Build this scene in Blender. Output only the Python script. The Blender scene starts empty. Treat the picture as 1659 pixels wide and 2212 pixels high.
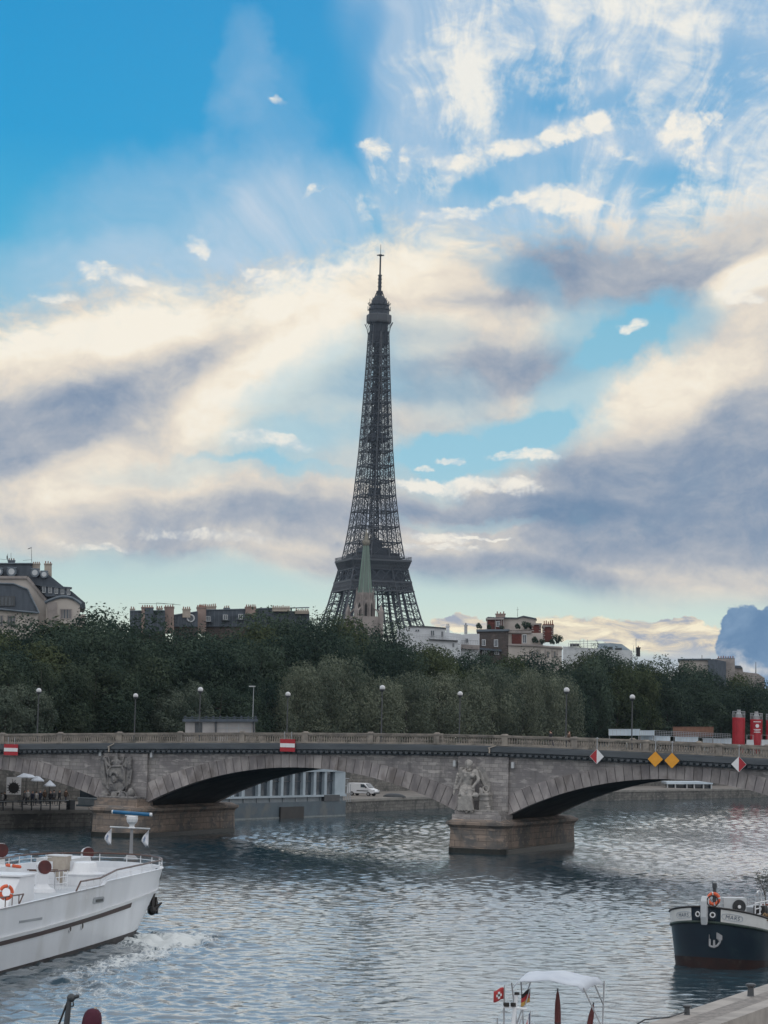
import bpy, bmesh, math, random
import numpy as np
from mathutils import Vector, Matrix

random.seed(7)
rng = np.random.default_rng(11)
scene = bpy.context.scene
R = math.radians

# ------------------------------------------------------------------ camera
F, CX, CY = 4971.0, 829.5, 1106.0          # focal length and centre, in units of a 1659 x 2212 picture
ROLL, PITCH, EYE = R(1.4), math.atan((1585 - 1106) / 4971.0), 11.4
_c, _s = math.cos(ROLL), math.sin(ROLL)
_fw = Vector((0, math.cos(PITCH), math.sin(PITCH)))
_up = Vector((0, -math.sin(PITCH), math.cos(PITCH)))
_rt = Vector((1, 0, 0))
O = Vector((0, 0, EYE))
cam_d = bpy.data.cameras.new('camera')
cam = bpy.data.objects.new('camera', cam_d)
scene.collection.objects.link(cam)
scene.camera = cam
cam_d.sensor_fit = 'VERTICAL'
cam_d.sensor_height = 24.0
cam_d.lens = 24.0 * F / 2212.0
cam_d.clip_start, cam_d.clip_end = 0.5, 12000
xr = _c * _rt + _s * _up
yu = -_s * _rt + _c * _up
cam.matrix_world = Matrix(((xr.x, yu.x, -_fw.x, 0), (xr.y, yu.y, -_fw.y, 0), (xr.z, yu.z, -_fw.z, EYE), (0, 0, 0, 1)))


def ray(x, y):
    a = (_c * (x - CX) + _s * (y - CY)) / F
    b = -(-_s * (x - CX) + _c * (y - CY)) / F
    return _fw + a * _rt + b * _up


def at(x, y, Y):
    r = ray(x, y)
    return O + r * (Y / r.y)


def onz(x, y, z=0.0):
    r = ray(x, y)
    return O + r * ((z - EYE) / r.z)


def lin(c):
    out = []
    for v in c[:3]:
        v = v / 255.0
        out.append(v / 12.92 if v <= 0.04045 else ((v + 0.055) / 1.055) ** 2.4)
    return tuple(out)


# ------------------------------------------------------------------ world: sky texture and procedural clouds
SUN_AZ, SUN_EL = R(5), R(17)             # azimuth measured from +Y towards +X
world = bpy.data.worlds.new('World')
scene.world = world
world.use_nodes = True
wt = world.node_tree
wt.nodes.clear()


class Nodes:
    def __init__(self, tree):
        self.t = tree

    def new(self, kind, **kw):
        n = self.t.nodes.new(kind)
        for k, v in kw.items():
            setattr(n, k, v)
        return n

    def put(self, sock, v):
        if v is None:
            return
        if hasattr(v, 'links') or hasattr(v, 'is_output'):
            self.t.links.new(v, sock)
        else:
            sock.default_value = v

    def math(self, op, a, b=None, c=None, clamp=False):
        n = self.new('ShaderNodeMath', operation=op, use_clamp=clamp)
        for i, v in enumerate((a, b, c)):
            self.put(n.inputs[i], v)
        return n.outputs[0]

    def add(self, a, b): return self.math('ADD', a, b)
    def sub(self, a, b): return self.math('SUBTRACT', a, b)
    def mul(self, a, b): return self.math('MULTIPLY', a, b)
    def mad(self, a, b, c): return self.math('MULTIPLY_ADD', a, b, c)

    def vmath(self, op, a, b=None, scale=None):
        n = self.new('ShaderNodeVectorMath', operation=op)
        self.put(n.inputs[0], a)
        if b is not None:
            self.put(n.inputs[1], b)
        if scale is not None:
            self.put(n.inputs['Scale'], scale)
        return n.outputs['Value'] if op in ('LENGTH', 'DOT_PRODUCT') else n.outputs[0]

    def noise(self, vec, scale, detail=4, rough=0.55, dist=0.0, color=False, dims='3D'):
        n = self.new('ShaderNodeTexNoise', noise_dimensions=dims)
        self.put(n.inputs['Vector'], vec)
        n.inputs['Scale'].default_value = scale
        n.inputs['Detail'].default_value = detail
        n.inputs['Roughness'].default_value = rough
        n.inputs['Distortion'].default_value = dist
        return n.outputs['Color'] if color else n.outputs['Fac']

    def smooth(self, v, lo, hi, a=0.0, b=1.0):
        n = self.new('ShaderNodeMapRange', interpolation_type='SMOOTHSTEP')
        self.put(n.inputs[0], v)
        n.inputs[1].default_value, n.inputs[2].default_value = lo, hi
        n.inputs[3].default_value, n.inputs[4].default_value = a, b
        return n.outputs[0]

    def ramp(self, v, stops, interp='LINEAR'):
        n = self.new('ShaderNodeValToRGB')
        n.color_ramp.interpolation = interp
        e = n.color_ramp.elements
        while len(e) < len(stops):
            e.new(0.5)
        for i, (p, c) in enumerate(stops):
            e[i].position = p
            e[i].color = (*c, 1) if len(c) == 3 else c
        self.put(n.inputs[0], v)
        return n.outputs[0]

    def mix(self, f, a, b):
        n = self.new('ShaderNodeMix', data_type='RGBA')
        self.put(n.inputs[0], f)
        self.put(n.inputs[6], a if not isinstance(a, tuple) else (*a, 1))
        self.put(n.inputs[7], b if not isinstance(b, tuple) else (*b, 1))
        return n.outputs[2]

    def mapping(self, vec, loc=(0, 0, 0), rot=(0, 0, 0), scale=(1, 1, 1), kind='POINT'):
        n = self.new('ShaderNodeMapping', vector_type=kind)
        self.put(n.inputs[0], vec)
        n.inputs[1].default_value, n.inputs[2].default_value, n.inputs[3].default_value = loc, rot, scale
        return n.outputs[0]

    def comb(self, x, y, z=0.0):
        n = self.new('ShaderNodeCombineXYZ')
        for i, v in enumerate((x, y, z)):
            self.put(n.inputs[i], v)
        return n.outputs[0]

    def sep(self, v):
        n = self.new('ShaderNodeSeparateXYZ')
        self.put(n.inputs[0], v)
        return n.outputs


def skyuv(x, y):
    """direction of a picture point as azimuth / elevation, scaled so that the view is about 1.66 wide"""
    r = ray(x, y).normalized()
    return 0.8295 + 4.971 * math.atan2(r.x, r.y), 1.585 - 4.971 * math.asin(r.z)


def build_sky():
    w = Nodes(wt)
    tc = w.new('ShaderNodeTexCoord')
    dirn = tc.outputs['Generated']
    x, y, z = w.sep(dirn)
    az = w.math('ARCTAN2', x, y)
    el = w.math('ARCSINE', z)
    u = w.mad(az, 4.971, 0.8295)
    v = w.mad(el, -4.971, 1.585)
    P = w.comb(u, v, 0.0)
    # clear air: Nishita, looked up higher than the true elevation (deep blue), paler towards the horizon
    sky = w.new('ShaderNodeTexSky', sky_type='NISHITA')
    sky.sun_disc = False
    sky.sun_elevation = SUN_EL
    sky.sun_rotation = SUN_AZ
    sky.air_density, sky.dust_density, sky.ozone_density = 1.0, 0.6, 2.5
    nish = w.mix(1.0, (0, 0, 0), sky.outputs[0])
    clear = w.ramp(w.mul(v, 1 / 1.6), [(0.0, lin((0, 145, 204))), (0.2, lin((0, 153, 209))), (0.34, lin((58, 170, 213))),
                                       (0.44, lin((116, 184, 212))), (0.62, lin((140, 196, 218))), (0.76, lin((172, 208, 214))),
                                       (0.83, lin((198, 219, 212))), (0.90, lin((214, 220, 204))), (1.0, lin((205, 208, 200)))])
    clear = w.vmath('SCALE', clear, scale=10.0)
    up = w.smooth(el, 0.34, 0.8)
    col = w.mix(w.mad(up, 0.9, 0.03), clear, nish)

    # warped coordinates
    n1 = w.noise(P, 2.6, 2, 0.5, color=True)
    n2 = w.noise(P, 11.0, 4, 0.6, color=True)
    Ws = w.vmath('ADD', P, w.vmath('MULTIPLY', w.vmath('SUBTRACT', n1, (0.5, 0.5, 0.5)), (0.20, 0.14, 0)))
    Wr = w.vmath('ADD', Ws, w.vmath('MULTIPLY', w.vmath('SUBTRACT', n2, (0.5, 0.5, 0.5)), (0.13, 0.10, 0)))
    Wp = w.vmath('ADD', P, w.vmath('MULTIPLY', w.vmath('SUBTRACT', n2, (0.5, 0.5, 0.5)), (0.11, 0.07, 0)))

    def blob(vec, cx, cy, sx, sy, rot=0.0):
        """squared elliptical distance from a centre given in picture coordinates / 1000"""
        bu, bv = skyuv(cx * 1000, cy * 1000)
        c, s = math.cos(R(rot + 1.4)), math.sin(R(rot + 1.4))
        x = w.add(w.vmath('DOT_PRODUCT', vec, (c / sx, s / sx, 0)), -(c * bu + s * bv) / sx)
        y = w.add(w.vmath('DOT_PRODUCT', vec, (-s / sy, c / sy, 0)), -(-s * bu + c * bv) / sy)
        return w.mad(x, x, w.mul(y, y))

    def field(vec, blobs, base=0.0):
        acc = base
        for (cx, cy, sx, sy, rot, amp) in blobs:
            acc = w.mad(w.smooth(blob(vec, cx, cy, sx, sy, rot), 0.80, 0.0), amp, acc)
        return acc

    def over(col, alpha, c):
        if isinstance(c, tuple):
            c = tuple(10 * k for k in c)
        return w.mix(alpha, col, c)

    # --- high cirrus fanning over the upper right
    cu, cv = skyuv(1130, 980)
    du = w.sub(u, cu)
    dv = w.sub(cv, v)
    ang = w.math('ARCTAN2', du, dv)
    rad = w.math('SQRT', w.add(w.mul(du, du), w.mul(dv, dv)))
    fan = w.comb(w.mul(ang, 1.0), w.mul(rad, 0.36), 0.0)
    fan = w.vmath('ADD', fan, w.vmath('MULTIPLY', w.vmath('SUBTRACT', n1, (0.5, 0.5, 0.5)), (0.42, 0.3, 0)))
    wisp = w.noise(fan, 8.0, 6, 0.66, 0.12)
    puffn = w.noise(P, 8.5, 5, 0.62, 0.3)
    us, vs, _ = w.sep(Ws)
    crisp = w.noise(w.mapping(Ws, scale=(1, 1.5, 1)), 19.0, 5, 0.62, 0.2)
    right = w.smooth(w.mad(v, -0.10, us), 0.67, 0.83)           # edge of the veil, running down from (0.73, 0)
    low = w.smooth(vs, 0.62, 0.45)
    leftveil = field(Wr, [(0.53, 0.13, 0.10, 0.16, 10, 0.22), (0.57, 0.30, 0.14, 0.24, 12, 0.22), (0.45, 0.50, 0.55, 0.26, -8, 0.46), (0.2, 0.61, 0.38, 0.14, -10, 0.40),
                          (0.63, 0.52, 0.34, 0.24, 0, 0.45)])
    veil = w.math('MAXIMUM', w.mul(w.mul(right, low), w.mad(wisp, 1.25, 0.10)), w.mul(leftveil, w.smooth(wisp, 0.2, 0.8, 0.6, 1.1)))
    bluegap = field(Ws, [(1.15, 0.20, 0.22, 0.12, -20, 0.55), (1.36, 0.24, 0.3, 0.05, 0, 0.4), (1.05, 0.32, 0.35, 0.06, -5, 0.2), (1.2, 0.37, 0.4, 0.06, -5, 0.3),
                         (1.5, 0.42, 0.18, 0.11, 30, 0.65), (1.55, 0.15, 0.2, 0.12, 0, 0.35), (0.78, 0.10, 0.05, 0.2, 12, 0.5),
                         (0.98, 0.40, 0.16, 0.07, 0, 0.4)])
    veil = w.math('MULTIPLY', veil, w.math('SUBTRACT', 1.0, bluegap, clamp=True), clamp=True)
    col = over(col, w.mul(veil, 0.92), lin((196, 212, 228)))
    hi = field(Ws, [(1.0, 0.08, 0.16, 0.2, 8, 0.42), (0.94, 0.18, 0.18, 0.16, -25, 0.5), (1.02, 0.25, 0.11, 0.16, -20, 0.8), (1.62, 0.36, 0.22, 0.4, 10, 0.65),
                    (1.45, 0.01, 0.5, 0.09, 0, 0.6), (1.42, 0.14, 0.2, 0.25, 15, 0.55), (1.16, 0.06, 0.2, 0.2, -15, 0.35), (1.5, 0.47, 0.5, 0.1, 0, 0.5),
                    (1.32, 0.42, 0.1, 0.2, 0, 0.35), (0.88, 0.38, 0.13, 0.07, 0, 0.35), (1.2, 0.16, 0.15, 0.2, 25, 0.3)])
    cream = w.smooth(w.add(w.mul(hi, 0.62), w.add(w.mad(wisp, 1.7, -0.88), w.mad(crisp, 1.1, -0.54))), 0.08, 0.85)
    cream = w.mul(cream, w.smooth(hi, 0.0, 0.22))
    col = over(col, w.mul(cream, 0.95), lin((242, 240, 232)))

    # --- the big bank from the middle down
    edge = w.ramp(w.mul(u, 1 / 1.7), [(p / 1.7, (e, e, e)) for p, e in
                                      [(0.0, .705), (.12, .665), (.3, .625), (.45, .61), (.6, .585), (.72, .575), (.83, .495), (.95, .475), (1.1, .49), (1.25, .475), (1.45, .465), (1.68, .42)]])
    ur, vr, _ = w.sep(Wr)
    bank = w.smooth(w.add(w.sub(w.mad(vr, 0.7, w.mul(vs, 0.3)), edge), w.mad(crisp, 0.16, -0.08)), -0.05, 0.08)
    bank = w.mul(bank, w.smooth(w.mad(us, -0.035, vs), 1.265, 1.19))
    holes = field(Wr, [(1.36, 0.70, 0.30, 0.11, -6, 0.75), (1.27, 0.81, 0.36, 0.10, -42, 0.7), (1.06, 0.965, 0.36, 0.10, -18, 0.9), (0.95, 0.98, 0.16, 0.07, 0, 0.6),
                       (0.70, 0.87, 0.30, 0.14, -35, 0.5), (0.72, 0.98, 0.4, 0.09, -5, 0.35), (0.95, 0.86, 0.2, 0.09, 0, 0.35), (1.12, 0.60, 0.17, 0.06, 20, 0.45),
                       (0.45, 1.03, 0.35, 0.05, -5, 0.3), (1.0, 1.13, 0.22, 0.022, 0, 0.35), (0.62, 1.02, 0.3, 0.02, 0, 0.3), (0.40, 1.245, 0.7, 0.06, 0, 0.5), (0.9, 0.73, 0.16, 0.10, 0, 0.3)])
    bank = w.math('MULTIPLY', bank, w.math('SUBTRACT', 1.0, holes, clamp=True), clamp=True)
    shade = field(Ws, [(0.10, 0.77, 0.50, 0.11, -14, 0.34), (0.40, 0.68, 0.5, 0.10, -12, 0.24), (0.66, 0.68, 0.30, 0.17, -25, 0.24), (0.58, 0.83, 0.34, 0.11, -32, 0.34),
                       (0.0, 0.92, 0.40, 0.18, -20, -0.34), (0.30, 0.84, 0.28, 0.12, -30, -0.22), (0.25, 1.04, 0.55, 0.10, -16, 0.16), (0.55, 1.13, 0.75, 0.065, -4, -0.20),
                       (0.75, 1.10, 0.3, 0.06, 0, -0.12), (0.28, 1.20, 0.5, 0.05, -4, -0.14), (0.92, 0.55, 0.26, 0.13, 0, 0.28), (1.02, 0.68, 0.40, 0.045, 0, 0.16), (1.30, 0.575, 0.46, 0.12, 6, -0.32),
                       (1.10, 0.62, 0.25, 0.09, 0, -0.2), (1.62, 0.61, 0.16, 0.07, -25, 0.5), (1.02, 0.80, 0.50, 0.08, -12, -0.30), (1.38, 0.86, 0.36, 0.13, -20, 0.28),
                       (1.50, 1.07, 0.70, 0.27, -8, -0.42), (1.08, 1.10, 0.42, 0.06, 0, -0.2), (1.05, 1.25, 0.60, 0.06, 2, -0.30), (1.5, 1.25, 0.4, 0.06, 0, 0.10)], 0.62)
    fine = w.noise(Ws, 5.0, 6, 0.6)
    streak = w.noise(w.mapping(Wr, scale=(2.4, 8.0, 1), rot=(0, 0, R(8))), 1.8, 5, 0.6)
    shade = w.add(shade, w.mad(fine, 0.62, -0.31))
    shade = w.add(w.add(shade, w.mad(streak, 0.44, -0.22)), w.mad(crisp, 0.30, -0.15))
    bcol = w.ramp(shade, [(0.0, lin((112, 138, 167))), (0.18, lin((138, 154, 176))), (0.38, lin((172, 178, 188))), (0.55, lin((206, 203, 199))), (0.72, lin((230, 220, 206))),
                          (0.88, lin((246, 236, 218))), (1.0, lin((250, 243, 228)))])
    col = w.mix(w.mul(bank, w.smooth(fine, 0.1, 0.45, 0.82, 1.0)), col, w.vmath('SCALE', bcol, scale=10.0))

    # --- crisp little cumulus
    puffs = field(Wp, [(1.24, 0.275, 0.12, 0.035, -14, 1.0), (1.30, 0.262, 0.05, 0.045, 40, .8), (1.15, 0.31, 0.12, 0.03, -12, .8), (1.47, 0.275, 0.085, 0.045, -14, 1.0), (1.545, 0.255, 0.03, 0.04, 0, .8), (1.45, 0.25, 0.02, 0.03, 0, .7),
                       (1.20, 0.432, 0.13, 0.05, 0, 1.1), (1.10, 0.43, 0.08, 0.022, -12, .7), (1.27, 0.437, 0.10, 0.02, 8, .8), (0.82, 0.315, 0.05, 0.03, 0, .8), (0.99, 0.455, 0.13, 0.022, -6, .75), (1.06, 0.31, 0.08, 0.03, -20, .4), (0.90, 0.33, 0.06, 0.025, -10, .4), (0.80, 0.45, 0.06, 0.05, 10, .35), (1.36, 0.33, 0.10, 0.03, 10, .4), (1.5, 0.33, 0.12, 0.05, 25, .5), (0.95, 0.41, 0.04, 0.05, -25, .3),
                       (0.675, 0.418, 0.04, 0.016, -30, .75), (0.605, 0.222, 0.035, 0.018, 5, .6), (0.43, 0.53, 0.045, 0.035, 20, .8), (0.20, 0.585, 0.06, 0.03, 0, .7), (0.28, 0.608, 0.07, 0.022, 8, .75),
                       (0.69, 0.585, 0.11, 0.024, -6, .9), (0.57, 0.595, 0.06, 0.016, 3, .7), (0.11, 0.64, 0.06, 0.018, 5, .6), (1.37, 0.705, 0.05, 0.022, -12, .9), (1.03, 0.355, 0.14, 0.04, -22, .65),
                       (0.975, 0.355, 0.09, 0.03, 0, .6), (0.87, 0.37, 0.03, 0.08, 15, .5), (1.14, 0.99, 0.12, 0.018, -3, .9), (0.975, 1.0, 0.05, 0.012, -5, .75), (0.91, 1.015, 0.03, 0.01, 0, .6),
                       (1.02, 1.055, 0.22, 0.028, -2, 1.0), (0.91, 1.05, 0.08, 0.018, 0, .9), (0.96, 1.16, 0.10, 0.022, 2, .9), (1.04, 1.162, 0.09, 0.006, 0, .8), (0.95, 1.185, 0.16, 0.012, 0, .6), (0.58, 0.95, 0.14, 0.03, 4, .7),
                       (0.42, 1.155, 0.25, 0.016, -2, .5), (0.2, 1.18, 0.16, 0.016, 3, .5), (1.6, 0.64, 0.08, 0.022, 3, .8), (1.62, 0.60, 0.09, 0.05, -30, .7)])
    pa = w.smooth(w.mad(crisp, 2.6, w.mad(puffs, 0.95, -1.38)), 0.08, 1.15)
    pa = w.mul(pa, w.smooth(puffs, 0.0, 0.45))
    halo = w.mul(w.smooth(puffs, 0.0, 0.7), w.smooth(wisp, 0.35, 0.65, 0.0, 0.5))
    col = over(col, halo, lin((222, 226, 228)))
    col = over(col, w.mul(pa, 0.88), w.mix(w.smooth(crisp, 0.38, 0.6), lin((222, 220, 218)), lin((252, 246, 232))) if False else lin((250, 244, 231)))

    # --- low bright clouds on the right and the dark cumulus behind the far roofs
    lw = w.noise(w.mapping(P, scale=(9.0, 34.0, 1)), 1.0, 5, 0.6, 0.6)
    lowb = field(Wp, [(1.36, 1.365, 0.30, 0.042, 2, 1.0), (1.48, 1.385, 0.22, 0.05, 0, .9), (0.985, 1.345, 0.09, 0.024, -4, 1.0), (1.46, 1.34, 0.07, 0.012, 2, 1.0), (1.12, 1.36, 0.2, 0.03, 0, .6)])
    la = w.smooth(w.mad(lw, 0.8, w.sub(lowb, 0.45)), 0.12, 0.5)
    la = w.mul(la, w.smooth(lowb, 0.02, 0.2))
    lcol = w.ramp(lw, [(0.36, lin((165, 172, 186))), (0.50, lin((226, 214, 192))), (0.62, lin((252, 241, 212)))])
    col = w.mix(la, col, w.vmath('SCALE', lcol, scale=10.0))
    lowg = field(Ws, [(1.40, 1.42, 0.45, 0.045, 0, 1.0)])
    col = over(col, w.mul(lowg, 0.8), lin((170, 182, 198)))
    dark = field(Wp, [(1.582, 1.352, 0.050, 0.046, 0, 1.0), (1.606, 1.336, 0.050, 0.040, 0, 1.0), (1.636, 1.345, 0.042, 0.034, 0, 1.0), (1.668, 1.336, 0.045, 0.040, 0, 1.0),
                      (1.625, 1.382, 0.085, 0.060, 0, 1.0), (1.67, 1.40, 0.10, 0.075, 0, 1.0), (1.588, 1.392, 0.050, 0.045, 0, .8), (1.66, 1.45, 0.13, 0.06, 0, 1.0)])
    da = w.smooth(w.mad(crisp, 0.9, w.mad(puffn, 0.4, w.sub(dark, 0.65))), 0.22, 0.62)
    da = w.mul(da, w.smooth(dark, 0.0, 0.2))
    glow = field(Wp, [(1.60, 1.42, 0.07, 0.03, 30, 0.6), (1.63, 1.45, 0.08, 0.02, 0, 0.4)])
    dcol = w.mix(w.mul(glow, w.smooth(puffn, 0.4, 0.62)), w.mix(w.smooth(puffn, 0.3, 0.7), lin((98, 132, 168)), lin((128, 156, 186))), lin((226, 222, 216)))
    col = w.mix(da, col, w.vmath('SCALE', dcol, scale=10.0))

    # --- unseen sky above and behind: broken cloud, brightened to light bridge and river
    g = w.noise(dirn, 2.2, 5, 0.55)
    outside = w.smooth(el, 0.33, 0.48)
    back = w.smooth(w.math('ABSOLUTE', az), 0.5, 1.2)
    side = w.smooth(az, -0.22, 0.06, 0.25, 1.0)
    front = w.mul(w.mul(outside, side), w.smooth(g, 0.40, 0.58, 0.45, 0.9))
    col = over(col, front, (0.70, 0.72, 0.76))
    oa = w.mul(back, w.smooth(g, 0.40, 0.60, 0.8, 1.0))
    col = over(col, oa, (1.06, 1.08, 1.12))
    below = w.smooth(z, -0.02, -0.10)
    col = over(col, below, (0.06, 0.08, 0.09))
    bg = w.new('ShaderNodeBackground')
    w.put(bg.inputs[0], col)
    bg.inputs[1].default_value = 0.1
    out = w.new('ShaderNodeOutputWorld')
    wt.links.new(bg.outputs[0], out.inputs[0])


build_sky()
world.cycles.sampling_method = 'MANUAL'
world.cycles.sample_map_resolution = 512

sun_d = bpy.data.lights.new('sun', 'SUN')
sun_d.energy, sun_d.angle, sun_d.color = 0.5, R(70), (1.0, 0.97, 0.95)
sun = bpy.data.objects.new('sun', sun_d)
scene.collection.objects.link(sun)
_sd = Vector((math.sin(SUN_AZ) * math.cos(SUN_EL), math.cos(SUN_AZ) * math.cos(SUN_EL), math.sin(SUN_EL)))
sun.rotation_euler = (-_sd).to_track_quat('-Z', 'Y').to_euler()

vs_ = scene.view_settings
vs_.view_transform, vs_.look, vs_.exposure, vs_.gamma = 'Standard', 'None', 0.0, 1.0
scene.cycles.max_bounces = 6
scene.cycles.diffuse_bounces = 3
scene.cycles.glossy_bounces = 3
scene.cycles.transmission_bounces = 4
scene.cycles.transparent_max_bounces = 6
scene.cycles.sample_clamp_indirect = 4.0
scene.cycles.caustics_reflective = False
scene.cycles.caustics_refractive = False

scene.cycles.use_adaptive_sampling = True
scene.cycles.adaptive_threshold = 0.007
scene.cycles.adaptive_min_samples = 12
scene.cycles.use_denoising = True
scene.cycles.denoising_input_passes = "RGB_ALBEDO_NORMAL"
scene.cycles.denoising_prefilter = "ACCURATE"

# ------------------------------------------------------------------ picture points read off enlarged views
def z2(x, y): return (658.3 + .2232 * x, 877.8 + .2232 * y)
def z3(x, y): return (.3307 * x, 1168.5 + .3307 * y)
def z4(x, y): return (493.7 + .3638 * x, 1206.9 + .3638 * y)
def z5(x, y): return (1042.4 + .3717 * x, 1261.8 + .3717 * y)
def z6(x, y): return (.3307 * x, 1536.1 + .3307 * y)
def z7(x, y): return (466.3 + .3307 * x, 1536.1 + .3307 * y)
def z8(x, y): return (905.2 + .4544 * x, 1563.5 + .4544 * y)
def zb(x, y): return (.248 * x, 1728.1 + .248 * y)
def zm(x, y): return (1371.5 + .17326 * x, 1837.8 + .17326 * y)
def zq(x, y): return (1014.9 + .3882 * x, 2029.8 + .3882 * y)
def zl(x, y): return (54.9 + .1653 * x, 2112.1 + .1653 * y)
def zr(x, y): return (1261.8 + .2394 * x, 1481.2 + .2393 * y)


# ------------------------------------------------------------------ materials
MATS = {}


def mat(name, c1, c2=None, scale=1.0, rough=0.75, metal=0.0, bump=0.0, bscale=None, detail=5, island=0.0, stretch=(1, 1, 1), spec=0.4, lo=0.35, hi=0.65, c3=None, s3=0.3, trans=0.0):
    """procedural paint / stone / metal: two tones mixed by noise, optional third stain tone, per-block variation, bump"""
    if name in MATS:
        return MATS[name]
    m = bpy.data.materials.new(name)
    m.use_nodes = True
    t = m.node_tree
    t.nodes.clear()
    w = Nodes(t)
    b = w.new('ShaderNodeBsdfPrincipled')
    o = w.new('ShaderNodeOutputMaterial')
    t.links.new(b.outputs[0], o.inputs[0])
    tc = w.new('ShaderNodeTexCoord').outputs['Object']
    vec = w.mapping(tc, scale=stretch)
    n = w.noise(vec, scale, detail, 0.6)
    col = w.mix(w.smooth(n, lo, hi), c1, c2 or tuple(k * 0.8 for k in c1))
    if c3:
        n3 = w.noise(vec, s3, 4, 0.6, 0.3)
        col = w.mix(w.smooth(n3, 0.52, 0.68), col, c3)
    if island:
        g = w.new('ShaderNodeNewGeometry')
        f = w.mad(g.outputs['Random Per Island'], 2 * island, 1 - island)
        col = w.vmath('SCALE', col, scale=f)
    w.put(b.inputs['Base Color'], col)
    b.inputs['Roughness'].default_value = rough
    b.inputs['Metallic'].default_value = metal
    b.inputs['Specular IOR Level'].default_value = spec
    if trans:
        b.inputs['Transmission Weight'].default_value = trans
    if bump:
        bn = w.new('ShaderNodeBump')
        bn.inputs['Strength'].default_value = bump
        bn.inputs['Distance'].default_value = 0.05
        w.put(bn.inputs['Height'], w.noise(vec, bscale or scale * 4, 6, 0.6))
        t.links.new(bn.outputs[0], b.inputs['Normal'])
    MATS[name] = m
    return m


def stone_mat(name, c1, c2, c3, bw=0.9, bh=0.38, mortar=0.012, axis='XZ'):
    """coursed stone: brick texture in the wall's plane, block tones, grey and ochre weathering"""
    m = bpy.data.materials.new(name)
    m.use_nodes = True
    t = m.node_tree
    t.nodes.clear()
    w = Nodes(t)
    b = w.new('ShaderNodeBsdfPrincipled')
    o = w.new('ShaderNodeOutputMaterial')
    t.links.new(b.outputs[0], o.inputs[0])
    tc = w.new('ShaderNodeTexCoord').outputs['Object']
    x, y, z = w.sep(tc)
    pl = w.comb(w.add(x, y), z, 0.0)
    br = w.new('ShaderNodeTexBrick')
    w.put(br.inputs['Vector'], pl)
    br.inputs['Color1'].default_value = (*c1, 1)
    br.inputs['Color2'].default_value = (*c2, 1)
    br.inputs['Mortar'].default_value = (*[k * 0.45 for k in c2], 1)
    br.inputs['Scale'].default_value = 1.0
    br.inputs['Mortar Size'].default_value = mortar
    br.inputs['Brick Width'].default_value = bw
    br.inputs['Row Height'].default_value = bh
    br.inputs['Bias'].default_value = 0.0
    n = w.noise(tc, 0.35, 5, 0.65, 0.4)
    n2 = w.noise(w.mapping(tc, scale=(1, 1, 0.25)), 0.9, 5, 0.65)
    n4 = w.noise(w.mapping(tc, scale=(0.45, 1, 1.6)), 1.4, 4, 0.6)
    col = w.mix(w.smooth(n, 0.44, 0.62), br.outputs['Color'], c3)
    col = w.mix(w.mul(w.smooth(n2, 0.52, 0.72), 0.6), col, tuple(k * 0.5 for k in c2))
    col = w.mix(w.mul(w.smooth(n4, 0.55, 0.66), 0.7), col, tuple(min(1, k * 1.25) for k in c1))
    w.put(b.inputs['Base Color'], col)
    b.inputs['Roughness'].default_value = 0.9
    b.inputs['Specular IOR Level'].default_value = 0.2
    bn = w.new('ShaderNodeBump')
    bn.inputs['Strength'].default_value = 0.6
    bn.inputs['Distance'].default_value = 0.04
    w.put(bn.inputs['Height'], w.mad(br.outputs['Fac'], -0.6, w.noise(tc, 5.0, 5, 0.6)))
    t.links.new(bn.outputs[0], b.inputs['Normal'])
    MATS[name] = m
    return m


def leaf_mat(name, c1, c2):
    m = bpy.data.materials.new(name)
    m.use_nodes = True
    t = m.node_tree
    t.nodes.clear()
    w = Nodes(t)
    o = w.new('ShaderNodeOutputMaterial')
    g = w.new('ShaderNodeNewGeometry')
    oi = w.new('ShaderNodeObjectInfo')
    tc = w.new('ShaderNodeTexCoord').outputs['Object']
    n = w.noise(tc, 0.35, 3, 0.6)
    f = w.mad(g.outputs['Random Per Island'], 0.40, w.mad(n, 0.8, -0.12))
    at_ = w.new('ShaderNodeAttribute', attribute_name='clump')
    f = w.add(f, w.mad(oi.outputs['Random'], 0.4, -0.2))
    f = w.add(f, w.mad(at_.outputs['Fac'], 0.7, -0.35))
    col = w.mix(w.math('MULTIPLY', f, 1.0, clamp=True), c1, c2)
    d = w.new('ShaderNodeBsdfDiffuse')
    w.put(d.inputs[0], col)
    tr = w.new('ShaderNodeBsdfTranslucent')
    w.put(tr.inputs[0], col)
    mx = w.new('ShaderNodeMixShader')
    mx.inputs[0].default_value = 0.25
    t.links.new(d.outputs[0], mx.inputs[1])
    t.links.new(tr.outputs[0], mx.inputs[2])
    t.links.new(mx.outputs[0], o.inputs[0])
    return m


# ------------------------------------------------------------------ objects
ROOTM = {}


def tag(o, label=None, cat=None, group=None, kind=None):
    if label: o['label'] = label
    if cat: o['category'] = cat
    if group: o['group'] = group
    if kind: o['kind'] = kind
    return o


def thing(name, label, cat, loc=(0, 0, 0), rotz=0.0, group=None):
    o = bpy.data.objects.new(name, None)
    o.empty_display_size = 0.3
    scene.collection.objects.link(o)
    o.location = loc
    o.rotation_euler = (0, 0, rotz)
    ROOTM[o] = Matrix.Translation(Vector(loc)) @ Matrix.Rotation(rotz, 4, 'Z')
    return tag(o, label, cat, group)


SLANT = 0.0                   # how far the sides of a building lean from straight ahead (its turn in plan)


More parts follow.
